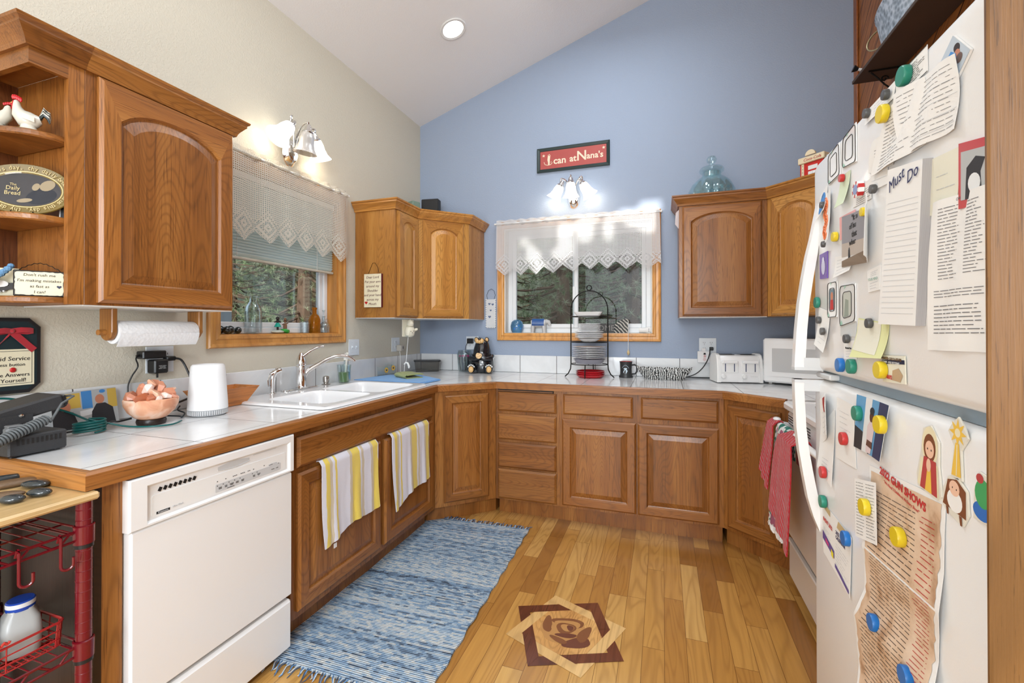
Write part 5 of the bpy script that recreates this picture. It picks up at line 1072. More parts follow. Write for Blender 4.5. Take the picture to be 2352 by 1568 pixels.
nm=['lowest','second','third','fourth','fifth','sixth','topmost']
for k in range(7):
    lab='large white dinner plate on the lowest rack tier, %s of the seven'%nm[k]
    if k==0: p0=plate('dinner_plate',lab,(base.x,base.y,cz+.138),.127,'large plates on the lowest rack tier',h=.012)
    else: o=p0.copy(); COL.objects.link(o); o.location=(base.x+.001*(-1)**k,base.y,cz+.138+.0128*k); o['label']=lab
def sqplate(name,label,loc,r,group,m,h=.012):
    g=MB(); ring=lambda q,z:[(x,y,z) for x,y in rrect(-q,-q,q,q,q*.25,4)]; g.loops([ring(r*.6,0),ring(r*.66,.003),ring(r,h),ring(r,h+.0025),ring(r*.64,.006),ring(r*.6,.0045)],cap0=True,cap1=True,sm=True); o=g.build(name,m,loc=loc); o.rotation_euler=(0,0,R(8)); return tag(o,label,'plate',group)
z=cz+.2665
t=thing('serving_bowl','shallow white bowl under the square plates on the middle tier','bowl',(base.x,base.y,z)); g=MB(); g.lathe([(0,-.0),(.05,-.0),(.085,.022),(.083,.022),(.05,.003),(0,.003)],n=30); g.build('bowl_body',PORC,t); z+=.023
nm=['lowest','second','third','topmost']
DKP=mat('dark_rimmed_porcelain',(.30,.31,.33),.2)
for k in range(4):
    lab='square white luncheon plate on the middle tier, %s of the four'%nm[k]
    if k==0: q0=sqplate('square_plate',lab,(base.x,base.y,z),.104,'square plates on the middle rack tier',PORC)
    else: o=q0.copy(); COL.objects.link(o); o.location=(base.x,base.y,z+.0125*k); o['label']=lab
z+=.0125*4; nm=['lowest','second','third','fourth','fifth','topmost']
for k in range(6):
    lab='small white saucer above the square plates, %s of the six'%nm[k]
    if k==0: q0=sqplate('small_saucer',lab,(base.x,base.y,z),.082,'small saucers on the middle rack tier',PORC,.009)
    else: o=q0.copy(); COL.objects.link(o); o.location=(base.x,base.y,z+.0095*k); o['label']=lab
t=thing('white_platter','white square dish alone on the top tier of the rack','dish',(base.x-.005,base.y,cz+.449),6); g=MB(); ring=lambda q,zz:[(x,y,zz) for x,y in rrect(-q,-q,q,q,.02,4)]; g.loops([ring(.075,0),ring(.080,.004),ring(.100,.030),ring(.102,.036),ring(.097,.036),ring(.076,.008)],cap0=True,cap1=True,sm=True); g.build('dish_body',PORC,t)
# red dishes
RDG=mat('red_ceramic',(.50,.012,.02),.25,coat=.5); nm=['bottom','middle','top']
for k in range(3):
    lab='red round dish under the plate rack, %s one of the stack'%nm[k]
    if k==0:
        g=MB(); g.lathe([(0,0),(.085,0),(.108,.018),(.110,.022),(.105,.022),(.084,.005),(0,.005)],n=36); r0=tag(g.build('red_dish',RDG,loc=(1.560,-.205,cz)),lab,'dish','red dishes under the rack')
    else: o=r0.copy(); COL.objects.link(o); o.location=(1.560,-.205,cz+.0135*k); o['label']=lab
t=thing('coffee_mug','dark grey mug with a red interior and a pale bear emblem','mug',(1.812,-.125,cz),-20)
MUG=mat('dark_stoneware',(.035,.036,.038),.35); g=MB(); g.lathe([(0,0),(.050,0),(.051,.008),(.043,.022),(.042,.06),(.045,.108),(.048,.118),(.045,.118),(.041,.105),(.038,.03),(.0,.012)],n=30,mis=[0,0,0,0,0,0,0,1,1,1]); g.build('mug_body',[MUG,mat('red_glaze_inside',(.35,.02,.02),.2)],t,label='mug body with red glaze inside')
g=MB(); g.tube([(.042,0,.092),(.068,0,.096),(.085,0,.086),(.086,0,.050),(.072,0,.030),(.044,0,.026)],[.006,.007,.007,.0065,.006,.006],8); g.build('handle',MUG,t)
g=MB(); 
def oncyl(r,a,z): return (r*math.cos(a),r*math.sin(a),z)
a0=R(-72)
g.add([oncyl(.0428,a0+.42*math.cos(q)*(.8+.2*math.sin(2*q)),.045+.016*math.sin(q)) for q in [2*PI*k/18 for k in range(18)]],[tuple(range(18))])
g.add([oncyl(.0430,a0+.3*math.cos(q),.066+.005*math.sin(q)) for q in [2*PI*k/14 for k in range(14)]],[tuple(range(14))])
g.tube([oncyl(.0435,a0-.6+1.2*k/12,.070+.022*math.sin(PI*k/12)) for k in range(13)],.001,5); g.build('emblem',mat('pale_blue_emblem',(.60,.72,.8),.5),t)
# woven basket
BK=newmat('zebra_woven_cord'); m_,nt,b_=BK; tc=N(nt,'ShaderNodeTexCoord'); wv=N(nt,'ShaderNodeTexWave'); wv.inputs['Scale'].default_value=22; wv.inputs['Distortion'].default_value=9; wv.inputs['Detail'].default_value=2; nt.links.new(tc.outputs['Object'],wv.inputs['Vector']); nt.links.new(ramp(nt,wv.outputs['Fac'],((.45,(.02,.02,.02)),(.55,(.72,.72,.70)))),b_.inputs['Base Color']); b_.inputs['Roughness'].default_value=.5
t=thing('zebra_basket','long black and white woven basket on the back counter','basket',(2.078,-.165,cz),-7)
g=MB()
for k in range(9):
    z=.005+k*.0085; fx=.125+.055*(k/8)**.8; fy=.055+.030*(k/8)
    pts=[(fx*math.cos(2*PI*i/72)*(1+.03*abs(math.cos(2*PI*i/72))),fy*math.sin(2*PI*i/72)+.004*math.sin(i*1.57+k*PI),z+.0035*math.sin(i*1.57+k*PI)+.010*(k/8)*abs(math.cos(2*PI*i/72))**6) for i in range(72)]; g.tube(pts,.0052,6,True)
g.prism([(.128*math.cos(2*PI*i/30),.056*math.sin(2*PI*i/30)) for i in range(30)],0.0,.006); g.build('woven_body',m_,t)
g=MB()
for k in range(26): a=2*PI*k/26; g.rod((.128*math.cos(a),.056*math.sin(a),.004),(.185*math.cos(a),.087*math.sin(a),.078),.0035,6)
g.build('upright_canes',m_,t,kind='stuff')
# toaster
t=thing('toaster','white four-slot toaster with two knobs beside the microwave','toaster',(2.540,-.180,cz),10)
g=MB(); w=.133
P=[(-.088,.006),(-.086,.10),(-.078,.150),(-.060,.178),(-.035,.186),(.035,.186),(.06,.178),(.08,.15),(.088,.10),(.088,.006)]
L=[[(x,y,z) for y,z in P] for x in (-w,-w+.004,w-.004,w)]; L[0]=[(-w,y*.96,z*.985+.002) for y,z in P]; L[3]=[(w,y*.96,z*.985+.002) for y,z in P]; g.loops(L,True,True,True,sm=True); g.build('housing',WHITE,t)
for s in (-1,1):
    g=MB(); P2=[(-.093,.004),(-.090,.10),(-.082,.155),(-.062,.185),(-.035,.194),(.035,.194),(.065,.185),(.084,.155),(.092,.10),(.092,.004)]; g.loops([[(s*(w-.012),y,z) for y,z in P2],[(s*(w+.004),y,z) for y,z in P2],[(s*(w+.010),y*.96,z*.985) for y,z in P2]],True,True,True); g.build('end_cheek',WPL,t)
for k,x in enumerate((-.064,.064)):
    g=MB(); g.box(x-.052,-.0895,.068,x+.052,-.082,.140,b=.001); g.build('front_recess',WPL,t); 
    for dx in (-.028,.028): g=MB(); g.box(x+dx-.0025,-.0905,.076,x+dx+.0025,-.0893,.130); g.build('lever_slot',mat('dark_blue_slot',(.03,.05,.12),.4),t)
    g=MB(); g.box(x-.048,-.102,.130,x+.048,-.078,.150,b=.004); g.build('lift_lever',WHITE,t)
    g=MB(); g.push(T(x-.040,-.089,.045)@RX(90)); g.lathe([(.016,0),(.015,.008),(.013,.011),(0,.012)],n=20); g.box(-.0015,-.012,.010,.0015,.012,.014); g.pop(); g.build('knob',WPL,t)
    g=MB(); g.box(x-.050,-.0905,.010,x+.050,-.088,.024,b=.001); g.build('crumb_tray',WHITE,t)
    for dy in (-.04,.01): g=MB(); g.box(x-.045,dy,.1855,x+.045,dy+.026,.1875); g.build('bread_slot',BRN,t)
text('Hamilton Beach',.0068,GREYP,t,T(.085,-.0905,.045)@M90)
cable('black_cord','black toaster cord hanging from the outlet to the counter',[(2.392,-.035,1.118),(2.390,-.06,1.10),(2.375,-.07,1.05),(2.34,-.075,.99),(2.29,-.08,.945),(2.22,-.085,.920),(2.20,-.03,.918),(2.30,-.025,.917),(2.40,-.022,.918),(2.45,-.05,.925)],.0035,BLK)
t=thing('power_plug','black toaster plug in the blue wall outlet','power plug',(2.404,-.008,1.128)); g=MB(); g.box(-.013,-.03,-.011,.013,0,.012,b=.003); g.tube([(-.002,-.025,0),(-.012,-.03,-.010)],.005,8); g.build('plug_body',BLK,t)
t=thing('snowman_night_light','square white night light with a snowman on the blue outlet','night light',(2.352,-.009,1.068)); g=MB(); g.box(-.042,-.03,-.042,.042,-.012,.042,b=.003); g.box(-.012,-.012,.01,.014,0,.062); g.build('light_box',PORC,t)
g=MB(); 
for z,r in ((-.018,.012),(.0,.009),(.014,.007)): g.push(T(.006,-.0305,z)@RX(90)); g.lathe([(r,0),(r,.0008),(0,.0012)],n=14); g.pop()
g.build('snowman',mat('pink_white_paint',(.7,.55,.55),.5),t); g=MB(); g.box(-.001,-.032,.018,.013,-.0305,.030); g.box(-.004,-.032,.017,.016,-.0305,.019); g.build('top_hat',BRN,t); g=MB(); g.box(.0,-.0325,.005,.016,-.031,.008); g.build('scarf',RED,t)
# microwave
t=thing('microwave_oven','white microwave oven angled in the corner behind the fridge handle','microwave',(2.702,-.232,cz),-32)
g=MB(); g.box(0,0,.012,.50,.30,.298,b=.006); g.box(.02,.02,.0,.04,.04,.012); g.box(.44,.02,0,.46,.04,.012); g.box(.02,.24,0,.04,.26,.012); g.build('cabinet',WHITE,t)
g=MB(); g.box(.0,-.022,.014,.50,.0,.298,b=.012); dr=g.build('door',WHITE,t); g=MB(); g.prism(rrect(.025,.055,.36,.262,.012),0,.002); g.build('door_face',WHITE,dr,loc=(0,-.0225,0),rot=(R(90),0,0)); g=MB(); g.prism(rrect(.058,.085,.33,.235,.003),0,.0025); g.build('window',mat('pale_grey_window',(.50,.50,.50),.3),dr,loc=(0,-.0235,0),rot=(R(90),0,0))
g=MB(); g.prism(rrect(.385,.045,.485,.27,.004),0,.002); g.build('keypad',GREYP,t,loc=(0,-.0225,0),rot=(R(90),0,0))
# window-sill things, back window
t=thing('blue_glass_owl','round blue glass ornament in the back window corner','ornament',(.905,.045,1.2395)); t.rotation_euler=(0,0,.3)
BGL=mat('blue_art_glass',(.05,.17,.32),.12,coat=.8,var=.9); g=MB(); g.lathe([(0,0),(.040,.0),(.052,.022),(.056,.055),(.048,.090),(.028,.108),(0,.112)],n=24); g.build('glass_body',BGL,t)
g=MB(); 
for k in range(7): g.ball((.045*math.cos(-2+k*.35),.045*math.sin(-2+k*.35),.035+.012*(k%3)),.012,8)
g.build('blue_swirls',mat('bright_blue_glass',(.02,.18,.65),.1,coat=.8),t)
t=thing('blue_bull_figurine','white ceramic elephant shaped figurine with a blue blanket on the sill','figurine',(1.095,.045,1.2395),5)
g=MB(); g.tube([(-.060,0,.075),(-.03,0,.080),(.03,0,.080),(.060,0,.082)],[.030,.036,.036,.030],16)
for x in (-.045,.045):
    for y in (-.018,.018): g.tube([(x,y,.06),(x*1.1,y,.0)],[.018,.014],10)
g.tube([(.06,0,.09),(.085,0,.088),(.094,0,.060)],[.024,.018,.012],12); g.build('body',mat('grey_white_ceramic',(.50,.50,.50),.3,coat=.4,var=.3),t)
g=MB(); g.grid(14,14,lambda u,v:(-.052+.100*u,.040*math.cos(-.5+ (PI+1.0)*v),.078+.040*math.sin(-.5+(PI+1.0)*v)),th=-.002); g.build('blanket',mat('cobalt_blue_glaze',(.02,.09,.30),.2,coat=.5,var=.5),t)
t=thing('home_sign','dark HOME block sign standing behind the plate rack','sign',(1.625,.05,1.2395),0); g=MB(); g.box(-.10,0,0,.10,.02,.075,b=.002); g.build('block',mat('weathered_grey_wood',(.09,.09,.09),.7,var=.4),t); text('HOME',.062,mat('pale_sign_ink',(.30,.29,.27),.7),t,T(0,-.001,.037)@M90)
t=thing('striped_ornament','black and cream striped glass ornament on the back sill','ornament',(1.768,.035,1.2395),-8)
ST=newmat('striped_art_glass'); m_,nt,b_=ST; tc=N(nt,'ShaderNodeTexCoord'); wv=N(nt,'ShaderNodeTexWave'); wv.inputs['Scale'].default_value=20; wv.inputs['Distortion'].default_value=3.5; wv.bands_direction='DIAGONAL'; nt.links.new(tc.outputs['Object'],wv.inputs['Vector']); nt.links.new(ramp(nt,wv.outputs['Fac'],((.3,(.03,.035,.04)),(.70,(.14,.14,.12)),(.86,(.55,.52,.48)))),b_.inputs['Base Color']); b_.inputs['Roughness'].default_value=.15
g=MB(); g.push(RX(90)); g.prism([(-.058,.0),(.045,.0),(.055,.03),(.052,.105),(.030,.112),(-.030,.092),(-.056,.062)],-.008,.008,b=.003); g.pop(); g.build('glass_panel',m_,t)
t=thing('white_spray_bottle','small white bottle lying on its side at the back sill corner','bottle',(1.900,.04,1.262),0); g=MB(); g.push(RY(90)); g.lathe([(0,0),(.020,0),(.021,.05),(.026,.062),(.027,.082),(.018,.094),(0,.098)],n=20); g.pop(); g.build('bottle_body',WPL,t); g=MB(); g.ball((.072,-.026,.008),.0035,8); g.ball((.072,-.026,-.006),.0035,8); g.build('blue_dots',NAVY,t)
t=thing('pull_cord','white pull cord with a wooden tassel before the window casing','cord',(1.822,-.026,1.335)); g=MB(); g.rod((0,0,0),(0,0,-.225),.0022,6); g.build('cord_line',WPL,t); g=MB(); g.lathe([(.002,0),(.010,-.018),(.011,-.028),(.004,-.042),(0,-.042)],(0,0,-.222),12); g.build('tassel',mat('natural_wood_bead',(.68,.52,.28),.5),t)
# sink window sill
def sill(x): return x
ZL=1.2475
random.seed(4)
for i,(y,x,r) in enumerate(((-1.915,-.055,.0225),(-1.900,-.028,.021),(-1.862,-.050,.0225),(-1.812,-.055,.0195))):
    g=MB(); g.ball((0,0,0),r*.93,18,0); 
    lab=['black glass ball with clear shell at the sill corner beside the casing','black glass ball nearest the room on the sink window sill','larger black glass ball beside the tall clear bottle row','black glass ball closest to the tall clear bottle'][i]
    o=g.build('glass_ball',mat('black_glass_%d'%i if False else 'black_glass',(.008,.015,.016),.05,coat=1),loc=(x,y,ZL+r)); tag(o,lab,'glass ball','black glass balls on the sink window sill')
t=thing('clear_milk_bottle','tall clear glass bottle on the sink window sill','bottle',(-.048,-1.722,ZL)); CG=thin_glass('thin_clear_glass',(.90,.93,.94))
g=MB(); g.lathe([(0,0),(.040,.0),(.043,.008),(.043,.12),(.036,.150),(.020,.175),(.019,.20),(.024,.206),(.024,.212),(.018,.212),(.016,.175),(.033,.148),(.039,.12),(.039,.010),(0,.006)],n=28); g.build('bottle_body',CG,t)
t=thing('dancer_figurine','small dark figurine in a green skirt on a white shell','figurine',(-.045,-1.560,ZL)); g=MB(); g.ball((0,0,.010),.030,14,sz=.35,sy=1.3); g.build('shell_base',mat('white_shell',(.55,.57,.50),.5),t); g=MB(); g.ball((0,0,.088),.011,10); g.tube([(0,0,.02),(0,0,.05),(0,0,.078)],[.006,.006,.008],8); g.tube([(0,-.022,.066),(0,0,.070),(0,.022,.066)],.004,6); g.build('figure',BKW,t); g=MB(); g.lathe([(.008,.062),(.020,.038),(.0,.04)],n=14,caps=False); g.build('green_skirt',mat('sea_green_skirt',(.0,.28,.20),.5),t)
t=thing('snake_figurine','little brown figure with a hat standing on a coiled green base','figurine',(-.045,-1.505,ZL)); g=MB(); g.tube([(.014*math.cos(k*.5),.020*math.sin(k*.5),.009+.0004*k) for k in range(26)],.009,8); g.build('green_coil',mat('bright_green_glaze',(.02,.30,.04),.2,coat=.5),t); g=MB(); g.tube([(0,0,.02),(0,0,.045),(0,0,.060)],[.009,.011,.008],10); g.ball((0,0,.071),.009,10); g.tube([(0,-.020,.052),(0,0,.058),(0,.022,.060)],.003,6); g.lathe([(.015,.078),(.008,.080),(.007,.090),(0,.092)],n=12); g.build('figure',mat('brown_painted_clay',(.16,.07,.03),.5),t)
t=thing('clear_tumbler','small faceted clear glass beside the amber bottle','glass',(-.05,-1.345,ZL)); g=MB(); g.lathe([(0,0),(.026,0),(.028,.07),(.026,.07),(.024,.006),(0,.006)],n=10,sm=False); g.build('tumbler_body',CG,t)
t=thing('amber_bottle','amber glass bottle on the sink window sill','bottle',(-.045,-1.265,ZL)); g=MB(); AMB=mat('amber_glass',(.75,.27,.02),.05,trans=.75,ior=1.2); g.lathe([(0,0),(.034,0),(.036,.006),(.036,.085),(.028,.108),(.013,.124),(.0125,.150),(.016,.152),(.016,.163),(.011,.163),(.010,.124),(.026,.105),(.032,.083),(.032,.008),(0,.006)],n=24); g.build('bottle_body',AMB,t)
g=MB(); g.lathe([(0,.007),(.031,.008),(.031,.020),(0,.020)],n=20); g.build('dark_base',mat('dark_amber',(.12,.03,.0),.3),t)
t=thing('glass_cruet','clear glass cruet with a ring handle at the sill end','cruet',(-.05,-1.175,ZL)); g=MB(); g.lathe([(0,0),(.036,0),(.038,.045),(.030,.062),(.010,.075),(.009,.105),(.015,.110),(.009,.111),(.006,.075),(.028,.058),(.034,.043),(.033,.006),(0,.005)],n=22); g.build('cruet_body',CG,t); g=MB(); g.tube([(0,.028+.014*math.cos(2*PI*k/16),.078+.014*math.sin(2*PI*k/16)) for k in range(16)],.003,6,True); g.build('ring_handle',CG,t); g=MB(); g.lathe([(.004,.105),(.004,.13),(.012,.150),(.010,.150),(0,.135)],n=14); g.build('stopper',CG,t)
# on top of wall cabinets
CTZ=UT+.0025
t=thing('small_speaker','small black box speaker on top of the left corner wall cabinet','speaker',(.375,-.205,CTZ),8); g=MB(); g.box(-.083,-.04,.0,.083,.04,.135,b=.006); g.build('speaker_box',mat('black_speaker_cloth',(.015,.015,.016),.6),t)
bpy.data.objects[t.name].location=(.22,-.20,CTZ+.0)
g=MB(); g.box(-.075,-.036,.135,.075,.036,.262,b=.006); g.build('speaker_top_box',mat('black_plastic_case',(.016,.016,.017),.5),t)
t=thing('green_tin','green container half hidden behind the corner cabinet crown','container',(.095,-.30,CTZ),-20); g=MB(); g.box(-.05,-.04,0,.06,.04,.225,b=.004); g.build('tin_body',mat('sage_green_tin',(.20,.28,.22),.5),t)
t=thing('glass_pumpkin_jar','large ribbed pale green glass jar with a lid on the right wall cabinet','glass jar',(2.395,-.170,CTZ))
AQ=thin_glass('pale_aqua_glass',(.86,.955,.95))
def ribbed(g,prof,n=96,k=10,amp=.07):
    L=[[(r*(1-amp*w*(1-abs(math.cos(k*PI*i/n))))*math.cos(2*PI*i/n),r*(1-amp*w*(1-abs(math.cos(k*PI*i/n))))*math.sin(2*PI*i/n),z) for i in range(n)] for r,z,w in prof]; g.loops(L,True,True,True,sm=True)
g=MB(); ribbed(g,[(.05,0,0),(.085,.004,1),(.125,.03,1),(.150,.080,1),(.150,.130,1),(.125,.180,1),(.085,.215,.8),(.062,.226,0),(.060,.255,0),(.055,.255,0),(.057,.224,0),(.080,.21,.8),(.120,.176,1),(.144,.128,1),(.144,.082,1),(.120,.034,1),(.08,.009,1),(.04,.006,0)]); g.build('jar_body',AQ,t)
g=MB(); g.lathe([(.058,.250),(.078,.262),(.080,.275),(.072,.288),(.040,.300),(.016,.306),(.015,.318),(.030,.330),(.034,.348),(.024,.366),(0,.370)],n=30); g.build('lid',AQ,t)
t=thing('red_toy_house','red and cream tin toy building with a rounded sign on top','tin toy',(2.965,-.345,CTZ),-45)
TR=mat('bright_red_tin',(.55,.02,.015),.3); TC=mat('cream_tin',(.78,.66,.45),.4)
g=MB(); g.box(-.068,-.04,0,.068,.04,.20); g.build('walls',TR,t); g=MB(); g.box(-.078,-.05,.195,.078,.05,.235,b=.004); g.push(T(0,-.05,.238)@RX(90)); g.prism([(.03*math.cos(PI*k/10),.03*math.sin(PI*k/10)) for k in range(11)],-.006,.006); g.pop(); g.box(-.060,-.042,.08,-.044,-.040,.195); g.build('cream_roof',TC,t); text('Coca-Cola',.024,RED,t,T(.008,-.0508,.214)@M90,shear=.3); g=MB(); 
g.box(-.02,-.0415,.150,.035,-.040,.175); g.box(-.02,-.0415,.11,.035,-.040,.14); g.build('white_windows',PAPER,t); g=MB(); g.ball((.02,-.045,.12),.012,10,sz=1.6); g.build('painted_figure',PORC,t)
for z in range(5): text('*',.012,INK,t,T(-.052,-.0428,.1+.02*z)@M90)
t=thing('snow_bear_figurine','white polar bear figurine in a red cap and scarf behind the toy house','figurine',(3.095,-.480,CTZ),-40)
WB_=mat('white_bear_ceramic',(.70,.74,.75),.35,coat=.3); g=MB(); g.lathe([(0,0),(.06,0),(.075,.05),(.065,.12),(.045,.16),(0,.18)],n=20); g.ball((0,-.01,.215),.052,18,sz=.92); g.tube([(0,-.04,.205),(0,-.070,.200)],[.030,.018],12); g.tube([(-.055,0,.13),(-.085,-.03,.165),(-.075,-.05,.195)],[.026,.022,.018],12); g.ball((-.045,0,.24),.017,10); g.build('body',WB_,t)
g=MB(); g.lathe([(.050,.235),(.046,.255),(.030,.275),(.008,.285)],n=18); g.build('red_cap',TR,t); g=MB(); g.ball((0,-.082,.200),.008,8); g.ball((-.02,-.058,.226),.005,8); g.ball((.02,-.058,.226),.005,8); g.build('eyes_and_nose',BLK,t); g=MB(); g.lathe([(.050,.150),(.054,.165),(.048,.180)],n=18,caps=False); g.tube([(.01,-.05,.16),(.02,-.085,.11),(.015,-.085,.05)],[.014,.014,.010],8); g.build('red_scarf',TR,t)
t=thing('hanging_tag','small folded pale tag hanging on the side of the right wall cabinet','ornament',(2.1770,-.325,2.02),0); g=MB(); g.add([(0,0,.06),(-.018,.02,.045),(-.022,.03,-.03),(0,.035,-.06),(-.002,0,.06),(-.020,.02,.045),(-.024,.03,-.03),(-.002,.035,-.06)],[(0,1,2,3),(7,6,5,4),(0,4,5,1),(1,5,6,2),(2,6,7,3)]); g.build('tag_card',mat('pale_pink_card',(.62,.55,.56),.6),t)
# ================================================================ RUG AND TOWELS
RUGM=newmat('blue_rag_weave'); m_,nt,b_=RUGM; tc=N(nt,'ShaderNodeTexCoord'); sp=N(nt,'ShaderNodeSeparateXYZ'); nt.links.new(tc.outputs['Object'],sp.inputs[0])
row=mth(nt,'FLOOR',mth(nt,'DIVIDE',sp.outputs[1],.0085)); colx=mth(nt,'FLOOR',mth(nt,'ADD',mth(nt,'DIVIDE',sp.outputs[0],.022),mth(nt,'MULTIPLY',row,.5)))
cb=N(nt,'ShaderNodeCombineXYZ'); nt.links.new(row,cb.inputs[1]); nt.links.new(colx,cb.inputs[0]); wn=N(nt,'ShaderNodeTexWhiteNoise',noise_dimensions='3D'); nt.links.new(cb.outputs[0],wn.inputs['Vector'])
wr=N(nt,'ShaderNodeTexWhiteNoise',noise_dimensions='1D'); nt.links.new(row,wr.inputs['W'])
nz=N(nt,'ShaderNodeTexNoise',noise_dimensions='1D'); nz.inputs['Scale'].default_value=9; nz.inputs['Detail'].default_value=3; nt.links.new(sp.outputs[1],nz.inputs['W'])
nx=N(nt,'ShaderNodeTexNoise'); nx.inputs['Scale'].default_value=3; mpx=N(nt,'ShaderNodeMapping'); mpx.inputs['Scale'].default_value=(1,40,1); nt.links.new(tc.outputs['Object'],mpx.inputs[0]); nt.links.new(mpx.outputs[0],nx.inputs['Vector'])
f=mth(nt,'ADD',mth(nt,'ADD',mth(nt,'MULTIPLY',wn.outputs['Value'],.26),mth(nt,'MULTIPLY',wr.outputs['Value'],.22)),mth(nt,'ADD',mth(nt,'MULTIPLY',nz.outputs['Fac'],.42),mth(nt,'MULTIPLY',nx.outputs['Fac'],.25)))
c=ramp(nt,f,((.30,(.045,.06,.09)),(.40,(.12,.18,.27)),(.50,(.20,.32,.48)),(.60,(.36,.47,.58)),(.72,(.62,.63,.60)),(.82,(.30,.42,.58))))
nt.links.new(c,b_.inputs['Base Color']); b_.inputs['Roughness'].default_value=.95
wa=mth(nt,'ADD',mth(nt,'MULTIPLY',mth(nt,'SINE',mth(nt,'MULTIPLY',sp.outputs[1],2*PI/.0085)),.5),mth(nt,'MULTIPLY',wn.outputs['Value'],.5)); bp=N(nt,'ShaderNodeBump'); bp.inputs['Strength'].default_value=.9; bp.inputs['Distance'].default_value=.004; nt.links.new(wa,bp.inputs['Height']); nt.links.new(bp.outputs[0],b_.inputs['Normal'])
t=thing('rag_rug','blue and grey woven rag rug with fringed ends along the sink cabinet','rug',(.935,-1.565,0),1.2)
random.seed(11); g=MB(); g.grid(40,80,lambda u,v:(-.352+.704*u+.004*math.sin(v*60)*(1 if u>.5 else -1)*(abs(u-.5)>.48),-.690+1.385*v,.010+.0025*math.sin(u*5+v*9)+.002*math.sin(v*23)),th=.008); g.build('woven_body',m_,t)
g=MB(); 
for s in (-1,1):
    for k in range(64):
        x=-.350+.700*k/63; y0=s*.690; L_=random.uniform(.030,.060); dx=random.uniform(-.02,.02); z1=.004
        g.tube([(x,y0-s*.004,.010),(x+dx*.4,y0+s*L_*.4,.010+random.uniform(0,.008)),(x+dx,y0+s*L_*.8,.005),(x+dx+random.uniform(-.008,.008),y0+s*L_,z1)],[.0028,.0024,.002,.0012],5,mi=k%3)
g.build('fringe',[mat('blue_fringe_yarn',(.10,.22,.42),.95),mat('pale_fringe_yarn',(.42,.50,.58),.95),mat('dark_fringe_yarn',(.05,.08,.14),.95)],t,kind='stuff')
def towel_mat(name,stops):
    m,nt,b=newmat(name); tc=N(nt,'ShaderNodeTexCoord'); sp=N(nt,'ShaderNodeSeparateXYZ'); nt.links.new(tc.outputs['Object'],sp.inputs[0]); nz=N(nt,'ShaderNodeTexNoise'); nz.inputs['Scale'].default_value=12; nt.links.new(tc.outputs['Object'],nz.inputs['Vector'])
    f=mth(nt,'ADD',sp.outputs[0],mth(nt,'MULTIPLY',mth(nt,'SUBTRACT',nz.outputs['Fac'],.5),.02)); r=N(nt,'ShaderNodeValToRGB'); r.color_ramp.interpolation='CONSTANT'; e=r.color_ramp.elements
    while len(e)<len(stops): e.new(.5)
    for k,(p,c) in enumerate(stops): e[k].position=p; e[k].color=c+(1,)
    nt.links.new(mth(nt,'DIVIDE',f,.42),r.inputs[0]); nt.links.new(r.outputs[0],b.inputs['Base Color']); b.inputs['Roughness'].default_value=1; b.inputs['Sheen Weight'].default_value=.3
    n2=N(nt,'ShaderNodeTexNoise'); n2.inputs['Scale'].default_value=420; nt.links.new(tc.outputs['Object'],n2.inputs['Vector']); bp=N(nt,'ShaderNodeBump'); bp.inputs['Strength'].default_value=.5; bp.inputs['Distance'].default_value=.002; nt.links.new(n2.outputs['Fac'],bp.inputs['Height']); nt.links.new(bp.outputs[0],b.inputs['Normal']); return m
wt=(.66,.66,.74); yw=(.72,.56,.09); tn=(.55,.47,.34)
TWM=towel_mat('striped_dish_towel',[(0,wt),(.05,yw),(.11,tn),(.15,wt),(.19,yw),(.22,wt),(.42,tn),(.46,yw),(.60,wt),(.63,tn),(.67,wt),(.80,tn),(.84,yw),(.93,wt)])
def towel(name,label,loc,w,hl,hr,seed,mt,cat='dish towel'):
    t=thing(name,label,cat,loc,90); random.seed(seed); ph=[random.uniform(0,6) for _ in range(5)]
    def fn(u,v):
        H_=hl+(hr-hl)*u+.012*math.sin(u*7+ph[0]); x=u*w; 
        if v<.08: a=PI*(1-v/.08); return (x,.009+.0135*-math.cos(a)*-1-.0,.0+.010*math.sin(a)) if False else (x,-.0095-.0135*math.cos(a)+.0,.012*math.sin(a))
        q=(v-.08)/.92; fold=.006*math.sin(u*16+ph[1]+q*1.5)+.004*math.sin(u*31+ph[2]); return (x+(.018*(u-.5)*-q)+.012*math.sin(q*3+ph[3])*q,-.0255-.004-.006*q*(1+fold*60)*.7-fold*(.3+q)*.9*0-abs(fold)*q,-q*H_)
    g=MB(); g.grid(40,40,fn,th=.003); g.build('cloth',mt,t); g=MB(); g.grid(20,6,lambda u,v:(u*w,.0045,-.002-.09*v),th=.003); g.build('back_fold',mt,t); return t
t=towel('dish_towel','yellow and white striped dish towel over the nearer sink cabinet door',(.677,-2.056,.7000),.400,.352,.308,3,TWM); g=MB(); g.box(.070,-.036,-.385,.088,-.034,-.365); g.build('care_label',PAPER,t)
towel('dish_towel','yellow striped dish towel over the farther sink cabinet door',(.677,-1.530,.7000),.40,.395,.325,8,TWM)
